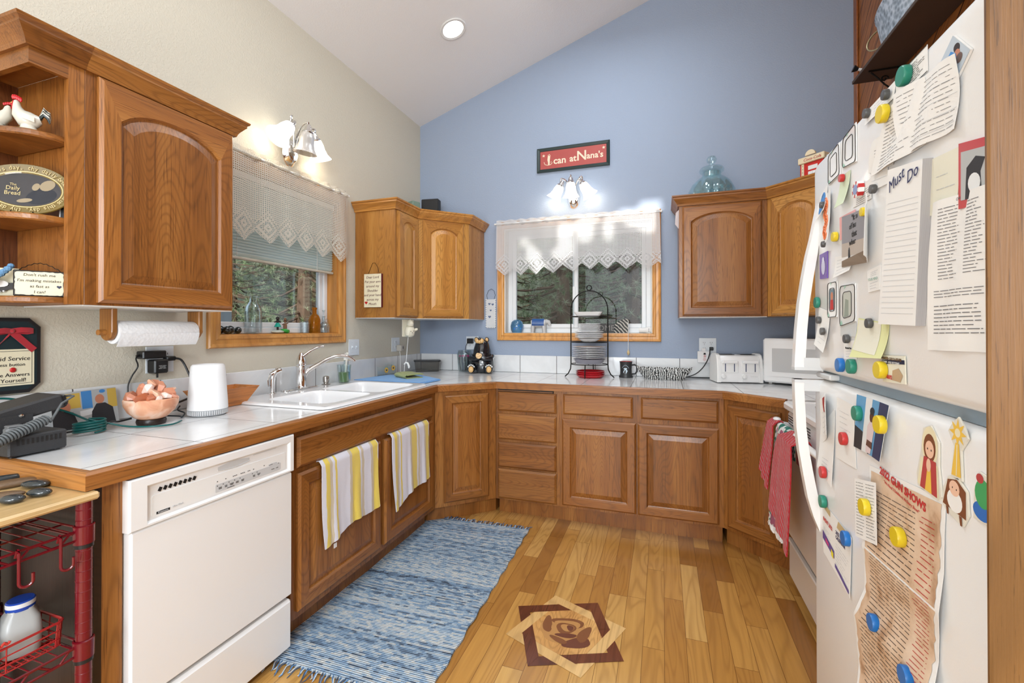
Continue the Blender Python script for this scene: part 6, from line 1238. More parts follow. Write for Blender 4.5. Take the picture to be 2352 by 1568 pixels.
# ================================================================ METAL CART AT THE NEAR END
REDM=mat('dark_red_enamel',(.13,.002,.008),.28,coat=.4)
t=thing('wire_cart','dark red wire shelving cart with a bamboo top beside the counter end','cart',(0,0,0))
BAM=wood('bamboo_board',(.50,.32,.13),(.62,.42,.19),(.72,.52,.27),'y',rings=6,pores=.2,scale=.8)
g=MB(); g.box(.26,-3.60,.845,.722,-2.862,.8645,b=.005); g.build('bamboo_top',BAM,t)
for x,y in ((.693,-2.882),(.693,-3.56),(.29,-2.882),(.29,-3.56)):
    g=MB(); g.lathe([(.0165,.02),(.0165,.844)],(x,y,0),20,caps=True)
    z=.06
    while z<.84: g.lathe([(.0165,z),(.0172,z+.001),(.0165,z+.002)],(x,y,0),20,caps=False); z+=.0254
    g.lathe([(.0,0),(.018,0),(.018,.02),(.0,.02)],(x,y,0),12); g.build('post',REDM,t)
for z0 in (.748,.462,.10):
    g=MB(); x0,x1,y0,y1=.29,.693,-3.56,-2.882
    for z in (z0,z0+.023):
        g.rod((x0,y0,z),(x1,y0,z),.003,6); g.rod((x0,y1,z),(x1,y1,z),.003,6); g.rod((x0,y0,z),(x0,y1,z),.003,6); g.rod((x1,y0,z),(x1,y1,z),.0033,6)
    n=9; pts=[]
    for k in range(n*2+1): pts.append((x1,y0+(y1-y0)*k/(2*n),z0+(.023 if k%2 else 0)))
    P2=[]; 
    for k in range(n):
        ya=y0+(y1-y0)*k/n; yb=y0+(y1-y0)*(k+1)/n; P2+=[(x1,ya+.01,z0+.002),(x1,ya+.028,z0+.002),(x1,yb-.030,z0+.021),(x1,yb-.012,z0+.021)]
    g.tube(P2,.0028,6); g.build('shelf_rim',REDM,t)
    g=MB(); k=y0+.03
    while k<y1-.01: g.rod((x0,k,z0+.023),(x1,k,z0+.023),.0018,5); k+=.026
    for x in (.38,.50,.60): g.rod((x,y0,z0+.020),(x,y1,z0+.020),.0022,5)
    g.build('shelf_wires',REDM,t,kind='stuff')
    if z0>.2:
        for x,y in ((.693,-2.882),(.29,-2.882)):
            g=MB(); g.lathe([(.0175,z0-.012),(.021,z0-.010),(.0215,z0+.034),(.018,z0+.036)],(x,y,0),20,caps=False); g.lathe([(.0172,z0-.020),(.0195,z0-.020),(.0195,z0-.011),(.0172,z0-.011)],(x,y,0),20,1,caps=False); g.build('collar',[REDM,BLK],t)
for y,lab in ((-2.935,'red J-shaped hook on the cart rim nearest the corner post'),(-3.010,'red J-shaped hook on the cart rim farther from the corner post')):
    g=MB(); g.tube([(-.004,0,.012),(.003,0,.030),(.008,0,.024),(.008,0,-.045)]+[(.008+.001*k,.0105-.0105*math.cos(PI*k/8),-.045-.0105*math.sin(PI*k/8)) for k in range(1,9)]+[(.016,.021,-.028)],.0032,8); o=g.build('hanging_hook',REDM,loc=(.698,y,.748)); tag(o,lab,'hook','hooks on the cart')
STN=mat('polished_dark_stone',(.025,.032,.036),.15,coat=.5,var=.7); STB=mat('brown_banded_stone',(.13,.08,.045),.4,var=.5)
for i,(x,y,a,b_,rz,m,lab) in enumerate(((.535,-2.903,.034,.020,20,STN,'blue-grey polished oval stone touching the long brown stone'),(.625,-2.937,.026,.016,30,STN,'small dark polished stone near the bamboo edge'),(.622,-2.985,.024,.016,40,STN,'small black shiny stone beside the grey flat stone'),(.575,-2.985,.042,.016,62,STB,'flat greyish oval stone on the bamboo top'),(.470,-2.930,.075,.020,66,STB,'long brown banded stone on the bamboo top'),(.400,-2.930,.09,.013,72,STN,'long narrow dark stone farthest from the bamboo edge'))):
    g=MB(); g.ball((0,0,0),1,20,sz=1); o=g.build('polished_stone',m,loc=(x,y,.8645+.010),rot=(0,0,R(rz))); o.scale=(a,b_,.0105); tag(o,lab,'stone','polished stones on the bamboo top')
t=thing('wire_basket','small red wire basket of jars on the cart shelf','basket',(.600,-3.02,.4885),0)
g=MB(); 
for z,e in ((.002,0),(.020,.003),(.040,.006),(.060,.009)): g.tube([(x*(1+e*4),y*(1+e*4),z) for x,y in rrect(-.055,-.115,.055,.115,.015,3)],.0018 if z<.05 else .0032,6,True)
P=rrect(-.055,-.115,.055,.115,.015,3); 
for k in range(36):
    a=k/36*len(P); i=int(a); f=a-i; q=P[i]; r=P[(i+1)%len(P)]; x=q[0]+(r[0]-q[0])*f; y=q[1]+(r[1]-q[1])*f; g.rod((x,y,.002),(x*1.036,y*1.036,.060),.0014,5)
for k in range(6): x=-.045+.018*k; g.rod((x,-.115,.002),(x,.115,.002),.0014,5)
for k in range(20): g.rod((-.055,-.11+k*.0116,.002),(.055,-.11+k*.0116,.002),.0014,5)
g.build('wire_body',mat('bright_red_wire',(.38,.02,.02),.35,coat=.3),t); g=MB(); g.tube([(.061,-.09+.0024*k,.064+.003*math.sin(k*1.3)+.0002*k) for k in range(45)],.0032,6); g.build('wrapped_handle',mat('red_wire_wrap',(.48,.04,.03),.35),t)
MILK=mat('cloudy_clear_plastic',(.55,.56,.55),.3,trans=.35); LBL=mat('white_label',(.62,.63,.65),.6)
t=thing('blue_capped_bottle','squarish cloudy plastic bottle with a blue lid in the red basket','bottle',(.590,-2.955,.4925),-20)
g=MB(); ring=lambda a,b,z:[(x,y,z) for x,y in rrect(-a,-b,a,b,min(a,b)*.5,4)]; g.loops([ring(.034,.030,0),ring(.038,.034,.006),ring(.042,.036,.05),ring(.038,.032,.085),ring(.024,.023,.102),ring(.023,.023,.106)],cap0=True,cap1=True,sm=True); g.build('bottle_body',MILK,t)
g=MB(); g.lathe([(.026,.104),(.0265,.112),(.0265,.122),(.024,.125),(0,.126)],n=26,mis=[0,1,0,0]); g.build('blue_lid',[mat('royal_blue_plastic',(.01,.05,.32),.3),LBL],t); 
g=MB(); g.push(T(0,-.0372,.042)@RX(88)); g.prism([(-.020,-.036),(.020,-.036),(.020,.012)]+[(.020*math.cos(PI*k/8),.012+.016*math.sin(PI*k/8)) for k in range(1,8)]+[(-.020,.012)],0,.0008); g.pop(); g.build('label',LBL,t)
g=MB(); 
for k in range(14): g.push(T(0,-.0385,.010+k*.0045)@RX(0)); g.box(-.017,-.0002,0,.017 if k%3 else .009,.0002,.0014); g.pop()
g.build('printed_lines',INK,t)
JB=mat('dark_jar_glass',(.06,.02,.02),.15,coat=.5); AMJ=mat('amber_medicine_plastic',(.50,.20,.03),.3)
def jar(label,loc,r,h,body,lid,lh=.016,band=None,name='lidded_jar'):
    t=thing(name,label,'jar',loc); g=MB(); g.lathe([(0,0),(r*.96,0),(r,.005),(r,h*.85),(r*.9,h),(0,h)],n=24); g.build('jar_body',body,t); g=MB(); g.lathe([(r*.97,h),(r*.98,h+lh*.8),(r*.92,h+lh),(0,h+lh)],n=24); g.build('lid',lid,t)
    if band: g=MB(); g.lathe([(r+.0006,h*.12),(r+.0006,h*.80)],n=24,caps=False); g.build('label_band',band,t)
    return t
YLB=newmat('yellow_printed_label'); m_,nt,b_=YLB; tc=N(nt,'ShaderNodeTexCoord'); nz=N(nt,'ShaderNodeTexNoise'); nz.inputs['Scale'].default_value=70; nt.links.new(tc.outputs['Object'],nz.inputs['Vector']); nt.links.new(ramp(nt,nz.outputs['Fac'],((.42,(.65,.50,.05)),(.5,(.75,.72,.55)),(.58,(.45,.15,.02)))),b_.inputs['Base Color'])
jar('amber pill bottle with a white lid and yellow label in the red basket',(.618,-3.060,.4925),.027,.055,AMJ,WPL,.014,m_,'pill_bottle')
jar('clear jar with a cream lid behind the pill bottle',(.560,-3.035,.4925),.030,.078,mat('clear_jar_body',(.4,.42,.42),.2,trans=.3),CREAM,.016)
for i,(x,y,h) in enumerate(((.46,-2.975,.10),(.50,-3.045,.105),(.42,-3.02,.118))): jar(['dark jar with a tan lid behind the blue-lidded bottle','dark jar with a dusty tan lid beside the clear jar','taller dark jar with a brown lid at the back of the cart'][i],(x,y,.4885),.036,h,JB,mat('tan_lid',(.22,.17,.12),.6,var=.2),.012)
# ================================================================ OUTSIDE
GRD=mat('pine_needle_ground',(.12,.10,.07),.95,var=.4)
g=MB(); g.grid(24,10,lambda u,v:(-24+38*u,9.5+9*v+1.2*math.sin(u*9),-.9+7.5*v+.5*math.sin(u*17+v*5))); g.grid(24,10,lambda u,v:(-8.8-8*v+.8*math.sin(u*9),-12+24*u,-.9+5.2*v+.4*math.sin(u*17+v*5))); struct(g.build('hill',mat('wooded_hillside',(.05,.06,.04),.95,bump=(9,1),var=.7)))
g=MB(); g.box(-26,.5,-.9,14,30,-.8); g.box(-26,-14,-.9,-.6,.5,-.8); o=g.build('ground',GRD); struct(o)
NDL=[mat('pine_needles',(.13,.18,.085),.8,var=.5),mat('grey_green_needles',(.24,.27,.17),.8,var=.4)]; BRK=mat('pine_bark',(.10,.065,.045),.95,var=.4)
def pine(seed,H_,R_,nb):
    random.seed(seed); g=MB()
    g.tube([(0,0,0),(.05,0,H_*.4),(0,.05,H_*.95)],[.16,.12,.03],8); tr=g
    f=MB()
    for k in range(nb):
        z=H_*(.12+.85*random.random()); rr=R_*(1-.75*(z/H_))*random.uniform(.45,1.0); a=random.uniform(0,2*PI); e=Vector((rr*math.cos(a),rr*math.sin(a),z+random.uniform(-.3,.1)*rr)); b=Vector((0,0,z+.1))
        tr.tube([b,(b+e)/2+Vector((0,0,-.06)),e],[.025,.015,.006],4)
        for q in range(9):
            c=b.lerp(e,random.uniform(.30,1.03))+Vector((random.gauss(0,.13),random.gauss(0,.13),random.gauss(0,.11))); d0=Vector((random.gauss(0,1),random.gauss(0,1),random.gauss(.3,.8)))
            for w in range(26):
                d=(d0*.25+Vector((random.gauss(0,1),random.gauss(0,1),random.gauss(0,1)))).normalized(); L_=random.uniform(.06,.13); s=d.orthogonal().normalized()*.0032
                f.add([tuple(c-s),tuple(c+s),tuple(c+d*L_)],[(0,1,2)],q%2)
    return tr,f
def plant_pine(name,label,loc,seed,H_,R_,nb,sc=1):
    t=thing(name,label,'tree',loc); tr,f=pine(seed,H_,R_,nb); tr.build('trunk',BRK,t); f.build('foliage',NDL,t,kind='stuff'); return t
a_=plant_pine('pine_tree','pine tree behind the left pane of the back window',(.55,3.4,-.8),1,5.5,1.9,150); b_=plant_pine('pine_tree','pine tree behind the right pane of the back window',(1.55,4.2,-.8),2,6.5,2.2,170)
spots=[(a_,(-.9,5.0),1.1,'pine tree standing farther off to the left of the back window'),(b_,(.6,6.4),1.2,'tall pine tree deep behind the left pane of the back window'),(a_,(2.3,6.0),1.3,'pine tree farther back beyond the right window pane'),(b_,(-.6,8.6),1.3,'distant pine tree seen through the left part of the back window'),(a_,(2.0,9.0),1.5,'distant pine tree seen through the right part of the back window'),
 (a_,(-3.1,1.9),.95,'pine tree outside the sink window beyond the grey post'),(b_,(-4.2,.4),.95,'pine tree outside the sink window left of the grey post'),(b_,(-4.4,3.4),1.0,'pine tree near the right edge of the sink window view'),(a_,(-6.2,3.2),1.2,'pine tree deep in the view of the sink window'),(b_,(-7.5,5.6),1.2,'farthest pine tree in the view of the sink window'),(a_,(-5.6,5.8),1.1,'pine tree behind the right half of the sink window'),(b_,(-7.0,1.2),1.1,'pine tree behind the glass balls of the sink window')]
for i,(src,(x,y),s,lab) in enumerate(spots):
    c=copy_tree(src); c.location=(x,y,-.8); c.scale=(s,s,s); c.rotation_euler=(0,0,i*1.1); c['label']=lab
for o in [a_,b_]+[o for o in SC.objects if o.name.startswith('pine_tree')]: o['group']='pine trees outside the windows'
g=MB(); g.box(-.09,-.09,0,.09,.09,3.4,b=.01); g.build
o=g.build('porch_post',mat('grey_blue_siding',(.22,.26,.31),.7),loc=(-1.05,-1.18,-.8)); tag(o,'grey-blue square porch post outside the sink window','post')
# ================================================================ RANGE
t=thing('oven_range','white freestanding oven range between angled cabinet and refrigerator','stove',(2.690,-1.022,0),-90)
# local x runs towards the camera (-Y), local y into the room wall (+X), front at y=0
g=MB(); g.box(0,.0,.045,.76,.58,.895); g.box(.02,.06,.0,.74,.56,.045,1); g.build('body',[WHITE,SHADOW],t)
g=MB(); ring=lambda i,z,r=.03:[(x,y,z) for x,y in rrect(-.004+i,-.055+i,.764-i,.58-i,r,5)]; g.loops([ring(.004,.880),ring(0,.886),ring(0,.906),ring(.006,.915),ring(.03,.917),ring(.04,.911)],cap0=True,cap1=True); g.build('cooktop',WHITE,t)
for x,y,r in ((.20,.12,.075),(.56,.12,.095),(.20,.40,.095),(.56,.40,.075)):
    g=MB(); g.lathe([(r+.012,.914),(r+.014,.917),(r+.004,.917),(.01,.906)],(x,y,0),28,caps=False); bb=g.build('burner_pan',CH,t)
    g=MB(); g.tube([(x+(.015+(r-.02)*k/90)*math.cos(k*.28),y+(.015+(r-.02)*k/90)*math.sin(k*.28),.920) for k in range(91)],.0042,6); g.build('coil',BLK,bb)
g=MB(); g.box(.012,-.035,.262,.748,-.001,.868,b=.010); dr=g.build('oven_door',WHITE,t)
g=MB()
for k in range(4):
    for x in (.03+.0 ,.13,.30,.47): g.box(x,-.037,.846-k*.012,x+.075,-.0345,.850-k*.012)
g.build('vent_grille',BLK,dr)
g=MB(); g.tube([(.03,-.036,.800),(.035,-.072,.806),(.06,-.085,.808),(.70,-.085,.808),(.725,-.072,.806),(.73,-.036,.800)],.013,10); g.build('door_handle',WHITE,dr)
g=MB(); g.box(.008,-.030,.060,.752,-.001,.240,b=.006); g.box(.008,-.040,.232,.752,-.020,.246,b=.004); g.build('storage_drawer',WHITE,t)
g=MB(); g.box(0,.50,.917,.76,.58,1.10,b=.01); g.build('back_guard',WHITE,t)
# hand towels over the oven handle
KN=newmat('red_cable_knit'); m_,nt,b_=KN; b_.inputs['Base Color'].default_value=(.50,.010,.022,1); b_.inputs['Roughness'].default_value=.9; b_.inputs['Sheen Weight'].default_value=.3
tc=N(nt,'ShaderNodeTexCoord'); wv=N(nt,'ShaderNodeTexWave'); wv.inputs['Scale'].default_value=24; wv.inputs['Distortion'].default_value=3; wv.bands_direction='DIAGONAL'; nt.links.new(tc.outputs['Object'],wv.inputs['Vector']); bp=N(nt,'ShaderNodeBump'); bp.inputs['Strength'].default_value=1; bp.inputs['Distance'].default_value=.0045; nt.links.new(wv.outputs['Fac'],bp.inputs['Height']); nt.links.new(bp.outputs[0],b_.inputs['Normal']); KN=m_
HT=newmat('green_holly_print'); m_,nt,b_=HT; tc=N(nt,'ShaderNodeTexCoord'); nz=N(nt,'ShaderNodeTexNoise'); nz.inputs['Scale'].default_value=28; nz.inputs['Detail'].default_value=1; nt.links.new(tc.outputs['Object'],nz.inputs['Vector']); nt.links.new(ramp(nt,nz.outputs['Fac'],((.40,(.02,.16,.12)),(.46,(.70,.72,.70)),(.56,(.70,.72,.70)),(.60,(.35,.10,.18)))),b_.inputs['Base Color']); b_.inputs['Roughness'].default_value=.95; HT=m_
def hang(name,label,x0,x1,L0,L1,m,seed,off=0,crochet=False,fringe=False):
    # over the handle at local y=-.085,z=.808 of the range
    t=thing(name,label,'hand towel',(2.690-.085,-1.022,.808),-90); random.seed(seed); p=[random.uniform(0,6) for _ in range(3)]
    def fn(u,v):
        H_=L0+(L1-L0)*u; q=max(0,(v-.12)/.88); pinch=1-.35*math.exp(-q*5)
        x=x0+(x1-x0)*(.5+(u-.5)*pinch)
        if v<.12: a=PI*(1-v/.12); return (x,.0165*-math.cos(a)*-1*-1-.0-off*0,.0+.0165*math.sin(a)) if False else (x,-.0-.0165*-math.cos(a)*-1*1.0, .0165*math.sin(a))
        return (x+.01*math.sin(q*4+p[0]),-.0165-.002-off-.012*q*abs(math.sin(u*7+p[1]))-.02*q,-q*H_)
    g=MB(); g.grid(26,30,fn,th=.005); g.build('cloth',m,t)
    g=MB(); g.grid(12,8,lambda u,v:(x0+(x1-x0)*(.2+.6*u),.0175,-.0-.12*v),th=.004); g.build('back_fold',m,t)
    if crochet: g=MB(); g.ball(((x0+x1)/2,-.002,.020),.018,12,sz=.6,sx=1.6); g.build('crochet_top',PORC,t)
    if fringe:
        g=MB()
        for k in range(34):
            u=k/33; P=fn(u,1); dx=random.uniform(-.006,.006); g.tube([(P[0],P[1]+.002,P[2]+.004),(P[0]+dx,P[1]-.004,P[2]-.015),(P[0]+dx*2,P[1],P[2]-.032)],.0028,5)
        g.build('white_fringe',PORC,t,kind='stuff')
hang('knit_towel','small red knit towel hanging at the far end of the oven handle',-.050,.120,.26,.31,KN,1,.012,crochet=True)
hang('printed_towel','white holly-print towel with a white fringe on the oven handle',.085,.330,.46,.44,HT,2,.0,fringe=True)
hang('knit_towel','long red cable-knit towel at the middle of the oven handle',.250,.56,.34,.42,KN,5,.030,crochet=True)
# ================================================================ REFRIGERATOR
FX=2.447; FY0,FY1=-2.985,-2.215
FRW=mat('refrigerator_white',(.78,.785,.79),.32,coat=.25,bump=(260,.05)); HG=mat('pale_grey_plastic',(.62,.64,.66),.35)
t=thing('refrigerator','white top-freezer refrigerator covered with magnets, photos and notes','refrigerator',(FX,FY1,0),0)
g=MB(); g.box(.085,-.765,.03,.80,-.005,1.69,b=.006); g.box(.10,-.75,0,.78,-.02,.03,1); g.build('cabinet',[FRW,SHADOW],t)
def fdoor(z0,z1,name):
    g=MB(); P=[(y,z) for y,z in rrect(-.770,z0,0,z1,.030,6)]
    def lp(i,x): Q=inset(P,i) if i else P; return [(x,y,z) for y,z in Q]
    g.loops([lp(0,.075),lp(0,.016),lp(.003,.008),lp(.008,.003),lp(.016,0)][::-1],True,True,True,sm=True); return g.build(name,FRW,t,ang=50)
fd=fdoor(1.166,1.704,'freezer_door'); ld=fdoor(.085,1.146,'lower_door')
g=MB(); g.box(.02,-.765,1.147,.09,-.006,1.165); g.build('door_gap_gasket',mat('blue_grey_gasket',(.25,.32,.38),.5),t)
g=MB(); g.box(.0,-.12,1.150,.03,-.02,1.163,b=.003); g.build('hinge_cover',HG,t)
def handle(par,pts):
    out=[(x-FX,z) for x,z in pts]; n=len(out); inn=[]
    for i,(x,z) in enumerate(out): inn.append((min(.002,x+.021+.004*(i/n)),z))
    g=MB(); poly=out+inn[::-1]; 
    if pts[0][1]<pts[-1][1]: poly=poly[::-1]
    L=[[(x,-.047,z) for x,z in poly],[(x,-.020,z) for x,z in poly]]; g.loops(L,True,True,True); g.build('handle_grip',[WHITE],par)
handle(fd,[(2.447,1.595),(2.440,1.555),(2.431,1.505),(2.422,1.465),(2.412,1.405),(2.403,1.34),(2.397,1.27),(2.393,1.20),(2.392,1.168)])
handle(ld,[(2.392,1.144),(2.393,1.10),(2.396,1.02),(2.402,.96),(2.411,.90),(2.421,.84),(2.433,.795),(2.447,.758)])
g=MB(); g.box(-.055,-.049,1.168,.02,-.018,1.176); g.prism([(-.034,-.0495),(.010,-.0495),(.010,-.047),(-.034,-.047)],1.176,1.200); g.build('handle_bracket',HG,fd); g=MB(); g.box(-.055,-.049,1.136,.02,-.018,1.144); g.prism([(-.034,-.0495),(.010,-.0495),(.010,-.047),(-.034,-.047)],1.115,1.136); g.build('handle_bracket',HG,ld)
# end panel of the refrigerator bay, nearest the camera
EPW=wood('oak_bay_panel',(.095,.040,.010),(.165,.074,.020),(.24,.115,.035),'z',rings=3,scale=2.2)
g=MB(); g.box(2.386,-3.012,0,3.285,-3.005,2.75,b=.002); tag(g.build('refrigerator_end_panel',EPW),'tall oak end panel beside the refrigerator at the picture edge','end panel')
# ---------------------------------------------------------------- things on the doors
DM=Matrix(((0,0,-1,0),(-1,0,0,0),(0,1,0,0),(0,0,0,1)))
def on_door(name,label,cat,y,z,w=.0,rot=0,group=None):
    t=thing(name,label,cat); t.matrix_world=T(FX-.0006-w,y,z)@DM@RZ(rot)
    if group: t['group']=group
    return t
class Sheet:
    def __init__(s,C,curl=.0,w0=0,waves=0,bl=0):
        # C corners TL,TR,BR,BL in world (y,z)
        s.C=C; s.y=sum(c[0] for c in C)/4; s.z=sum(c[1] for c in C)/4; s.q=[(-(c[0]-s.y),c[1]-s.z) for c in C]; s.curl=curl; s.w0=w0; s.wv=waves; s.bl=bl
    def m(s,u,v,e=0):   # u right, v down
        a,b,c,d=s.q; x=(a[0]*(1-u)+b[0]*u)*(1-v)+(d[0]*(1-u)+c[0]*u)*v; y=(a[1]*(1-u)+b[1]*u)*(1-v)+(d[1]*(1-u)+c[1]*u)*v
        return (x,y,s.w0+e+s.curl*v*v+s.bl*u*u+s.wv*(math.sin(u*9+v*4)+1)*.5)
    def make(s,name,label,cat,mt,th=.0005,part='paper_sheet',group=None):
        s.t=on_door(name,label,cat,s.y,s.z,group=group); g=MB(); g.grid(10,14,lambda u,v:s.m(u,1-v),th=th); s.o=g.build(part,mt,s.t); return s.t
    def lines(s,L,m,th=.0018,name='printed_lines',dash=None,seed=1,par=None):
        random.seed(seed); g=MB()
        for u0,u1,v in L:
            k0=u0
            while k0<u1-1e-6:
                k1=min(u1,k0+(dash*random.uniform(.5,1.5) if dash else (u1-u0)))
                n=max(1,int((k1-k0)*8)); top=[s.m(k0+(k1-k0)*i/n,v,.0005) for i in range(n+1)]; h=th/max(.001,abs(s.q[0][1]-s.q[3][1])); bot=[s.m(k0+(k1-k0)*i/n,v+h,.0005) for i in range(n+1)]
                g.add(bot+top,[(i,i+1,n+2+i,n+1+i) for i in range(n)]); k0=k1+(.02 if dash else 1)
        return g.build(name,m,s.t)
    def patch(s,polys,name='printed_picture',par=None):
        ms=[];g=MB()
        for i,(P,m) in enumerate(polys):
            if m not in ms: ms.append(m)
            if len(P)==4: g.grid(6,6,lambda a,b:s.m((P[0][0]*(1-a)+P[1][0]*a)*(1-b)+(P[3][0]*(1-a)+P[2][0]*a)*b,1-((P[0][1]*(1-a)+P[1][1]*a)*(1-b)+(P[3][1]*(1-a)+P[2][1]*a)*b),.0005+.00012*i),ms.index(m),sm=False)
            else: g.add([s.m(u,1-v,.0005+.00012*i) for u,v in P],[tuple(range(len(P)))],ms.index(m))
        return g.build(name,ms,s.t)
    def txt(s,body,size,m,u,v,align='LEFT',shear=0,rot=0,name='lettering',bold=0):
        p=s.m(u,v,.0018); return text(body,size,m,s.t,T(*p)@RZ(rot),name=name,ext=.0001,align=align,shear=shear,bold=bold)
GI=mat('grey_print_ink',(.16,.16,.17),.7); BI=mat('navy_print_ink',(.02,.025,.10),.6); RI=mat('red_print_ink',(.5,.03,.03),.6); LG=mat('pale_rule_ink',(.50,.52,.55),.8)
PA2=mat('cream_note_paper',(.74,.73,.62),.85); PYL=mat('yellow_note_paper',(.75,.74,.36),.85); PPK=mat('pink_note_paper',(.75,.40,.40),.85); PGR=mat('pale_green_note_paper',(.62,.70,.52),.85); FRM=mat('glossy_white_frame',(.80,.81,.81),.2,coat=.4)
def rows(n,v0,v1,u0=.08,u1=.92,seed=0,rag=.25):
    random.seed(seed); return [(u0,u1-random.uniform(0,rag),v0+(v1-v0)*k/max(1,n-1)) for k in range(n)]
s=Sheet([(-2.670,1.700),(-2.767,1.700),(-2.768,1.660),(-2.670,1.657)],w0=.001); s.make('letter_paper','black-bordered white paper under the large green magnet','paper',PAPER); s.lines([(.0,.99,.0),(.0,.99,.975)],INK,.0012,'border_lines'); s.lines(rows(9,.15,.80,.3,.95,2),GI,.0011,dash=.1); s.txt('E',.011,INK,.05,.88,bold=.0006)
s=Sheet([(-2.552,1.697),(-2.668,1.698),(-2.668,1.667),(-2.552,1.669)],w0=.0005,curl=.004); s.make('small_note','small handwritten note near the top edge of the freezer door','paper',PAPER); s.lines(rows(4,.2,.8,.3,.9,3),LG,.0008,dash=.08)
s=Sheet([(-2.680,1.668),(-2.851,1.640),(-2.848,1.541),(-2.700,1.556)],w0=.004,waves=.008); s.make('creased_form','creased white form with ruled lines below the photo magnet','paper',PAPER,th=.0006); s.lines(rows(13,.10,.92,.10,.97,4,.1),GI,.0008,dash=.16); s.lines([(.08,.98,v) for v in (.30,.50,.70,.88)],LG,.0006,'ruled_lines')
s=Sheet([(-2.655,1.655),(-2.770,1.652),(-2.785,1.548),(-2.585,1.560)],w0=.002,waves=.006,curl=.004); s.make('folded_letter','folded typed letter partly covered by the creased form','paper',PAPER,th=.0006); s.lines(rows(16,.12,.95,.12,.75,5,.45),GI,.0008,dash=.12)
s=Sheet([(-2.580,1.625),(-2.660,1.625),(-2.665,1.555),(-2.562,1.573)],w0=.0012,waves=.003); s.make('torn_note','typed slip beside the folded letter under the yellow magnet','paper',PAPER); s.lines(rows(7,.35,.9,.2,.8,6),GI,.0008,dash=.12)
s=Sheet([(-2.835,1.672),(-2.871,1.632),(-2.840,1.608),(-2.801,1.649)],w0=.003); s.make('photo_magnet','tilted photo magnet of a child in blue holding a puppy','photo magnet',PAPER,th=.003,part='photo_card')
s.patch([([(0,0),(1,0),(1,1),(0,1)],mat('pale_sky_print',(.52,.60,.68),.4)),(ell(.42,.80,.14,.15),mat('dark_hair_print',(.03,.02,.02),.5)),(ell(.55,.70,.12,.12),sk),([(.25,.1),(.6,.1),(.68,.5),(.5,.66),(.25,.6)],bl),(ell(.72,.62,.12,.18),mat('brown_dog_print',(.16,.10,.08),.5)),(ell(.7,.22,.2,.13),mat('pale_dog_print',(.55,.45,.45),.5)),([(0,0),(1,0),(1,.1),(0,.14)],bl)])
def frame_mag(label,C,pic,corner=GRN if False else mat('mint_leaf_print',(.35,.62,.50),.5)):
    s=Sheet(C,w0=.002); s.make('photo_frame_magnet',label,'photo frame',FRM,th=.002,part='frame_card'); g=MB()
    def rr(i): return [s.m(u,1-v,.0006) for u,v in rrect(i,i*.8,1-i,1-i*.8,.12,4)]
    for i in (.02,.22): P=rr(i); g.tube(P,.0007,5,True)
    g.build('black_outline',INK,s.t); s.patch(([([(.24,.2),(.76,.2),(.76,.8),(.24,.8)],pic[0])]+pic[1:] if pic else [])+[([(.02,.02),(.22,.05),(.10,.16)],corner),([(.3,.9),(.45,.97),(.35,.99)],corner)]); return s
frame_mag('empty white outlined frame magnet nearest the freezer top edge',[(-2.434,1.690),(-2.504,1.697),(-2.505,1.616),(-2.430,1.626)],None)
frame_mag('white outlined frame magnet holding a card beside the top handle end',[(-2.341,1.685),(-2.411,1.692),(-2.415,1.619),(-2.340,1.616)],[FRM])
frame_mag('small frame magnet with a photo of a person in red and blue',[(-2.334,1.384),(-2.394,1.383),(-2.393,1.301),(-2.333,1.300)],[mat('dim_room_print',(.15,.22,.26),.5),(ell(.5,.6,.14,.12),sk),([(.3,.22),(.7,.22),(.65,.5),(.35,.5)],drd)])
frame_mag('larger frame magnet with a pale outdoor photo beside the pad',[(-2.412,1.370),(-2.498,1.368),(-2.498,1.290),(-2.411,1.278)],[mat('pale_winter_print',(.52,.55,.50),.5),([(.3,.2),(.6,.2),(.6,.6),(.4,.65)],mat('grey_trees_print',(.28,.33,.28),.5))])
s=Sheet([(-2.413,1.296),(-2.498,1.300),(-2.498,1.258),(-2.411,1.258)],w0=.0006); s.make('snow_picture','pale picture card behind the larger frame magnet','picture card',mat('snowy_print',(.60,.63,.64),.6,var=.2))
s=Sheet([(-2.276,1.607),(-2.330,1.620),(-2.335,1.560),(-2.276,1.545)],w0=.001,curl=.010); s.make('round_photo_card','curled oval photo card with a dark clip near the freezer handle','photo card',PAPER); s.patch([(ell(.5,.5,.38,.42),bl),(ell(.5,.68,.2,.18),dkc),(ell(.55,.4,.2,.12),whp)])
s=Sheet([(-2.285,1.590),(-2.362,1.603),(-2.376,1.481),(-2.318,1.474)],w0=.001,curl=.010,bl=.004); s.make('chain_clipping','curled white clipping with an orange and black chain print','paper',PAPER); g=MB()
OC=mat('orange_chain_print',(.70,.20,.08),.5)
for k in range(13): 
    u=.5+.12*math.sin(k*1.1); P=s.m(u,.12+.062*k,.0010); g.push(T(*P)@RZ(25*(-1)**k)); g.tube([(.009*math.cos(2*PI*i/12),.0065*math.sin(2*PI*i/12),0) for i in range(12)],.0018,5,True,mi=0); g.pop()
g.build('printed_chain',[OC],s.t)
s=Sheet([(-2.415,1.612),(-2.472,1.610),(-2.466,1.542),(-2.414,1.544)],w0=.001,curl=.012); s.make('green_sticky_note','pale green sticky note under a small red magnet','note',PGR)
s=Sheet([(-2.490,1.557),(-2.572,1.562),(-2.573,1.522),(-2.484,1.526)],w0=.001); s.make('chip_card','white card with small print behind the poker chip magnet','card',PAPER); s.lines(rows(6,.35,.9,.2,.95,9),GI,.0008,dash=.1)
s=Sheet([(-2.573,1.572),(-2.640,1.560),(-2.640,1.530),(-2.573,1.535)],w0=.0015); s.make('ruled_card','blank ruled card held by a grey magnet left of the pad','card',PAPER); s.lines([(.05,.95,.5)],LG,.0006)
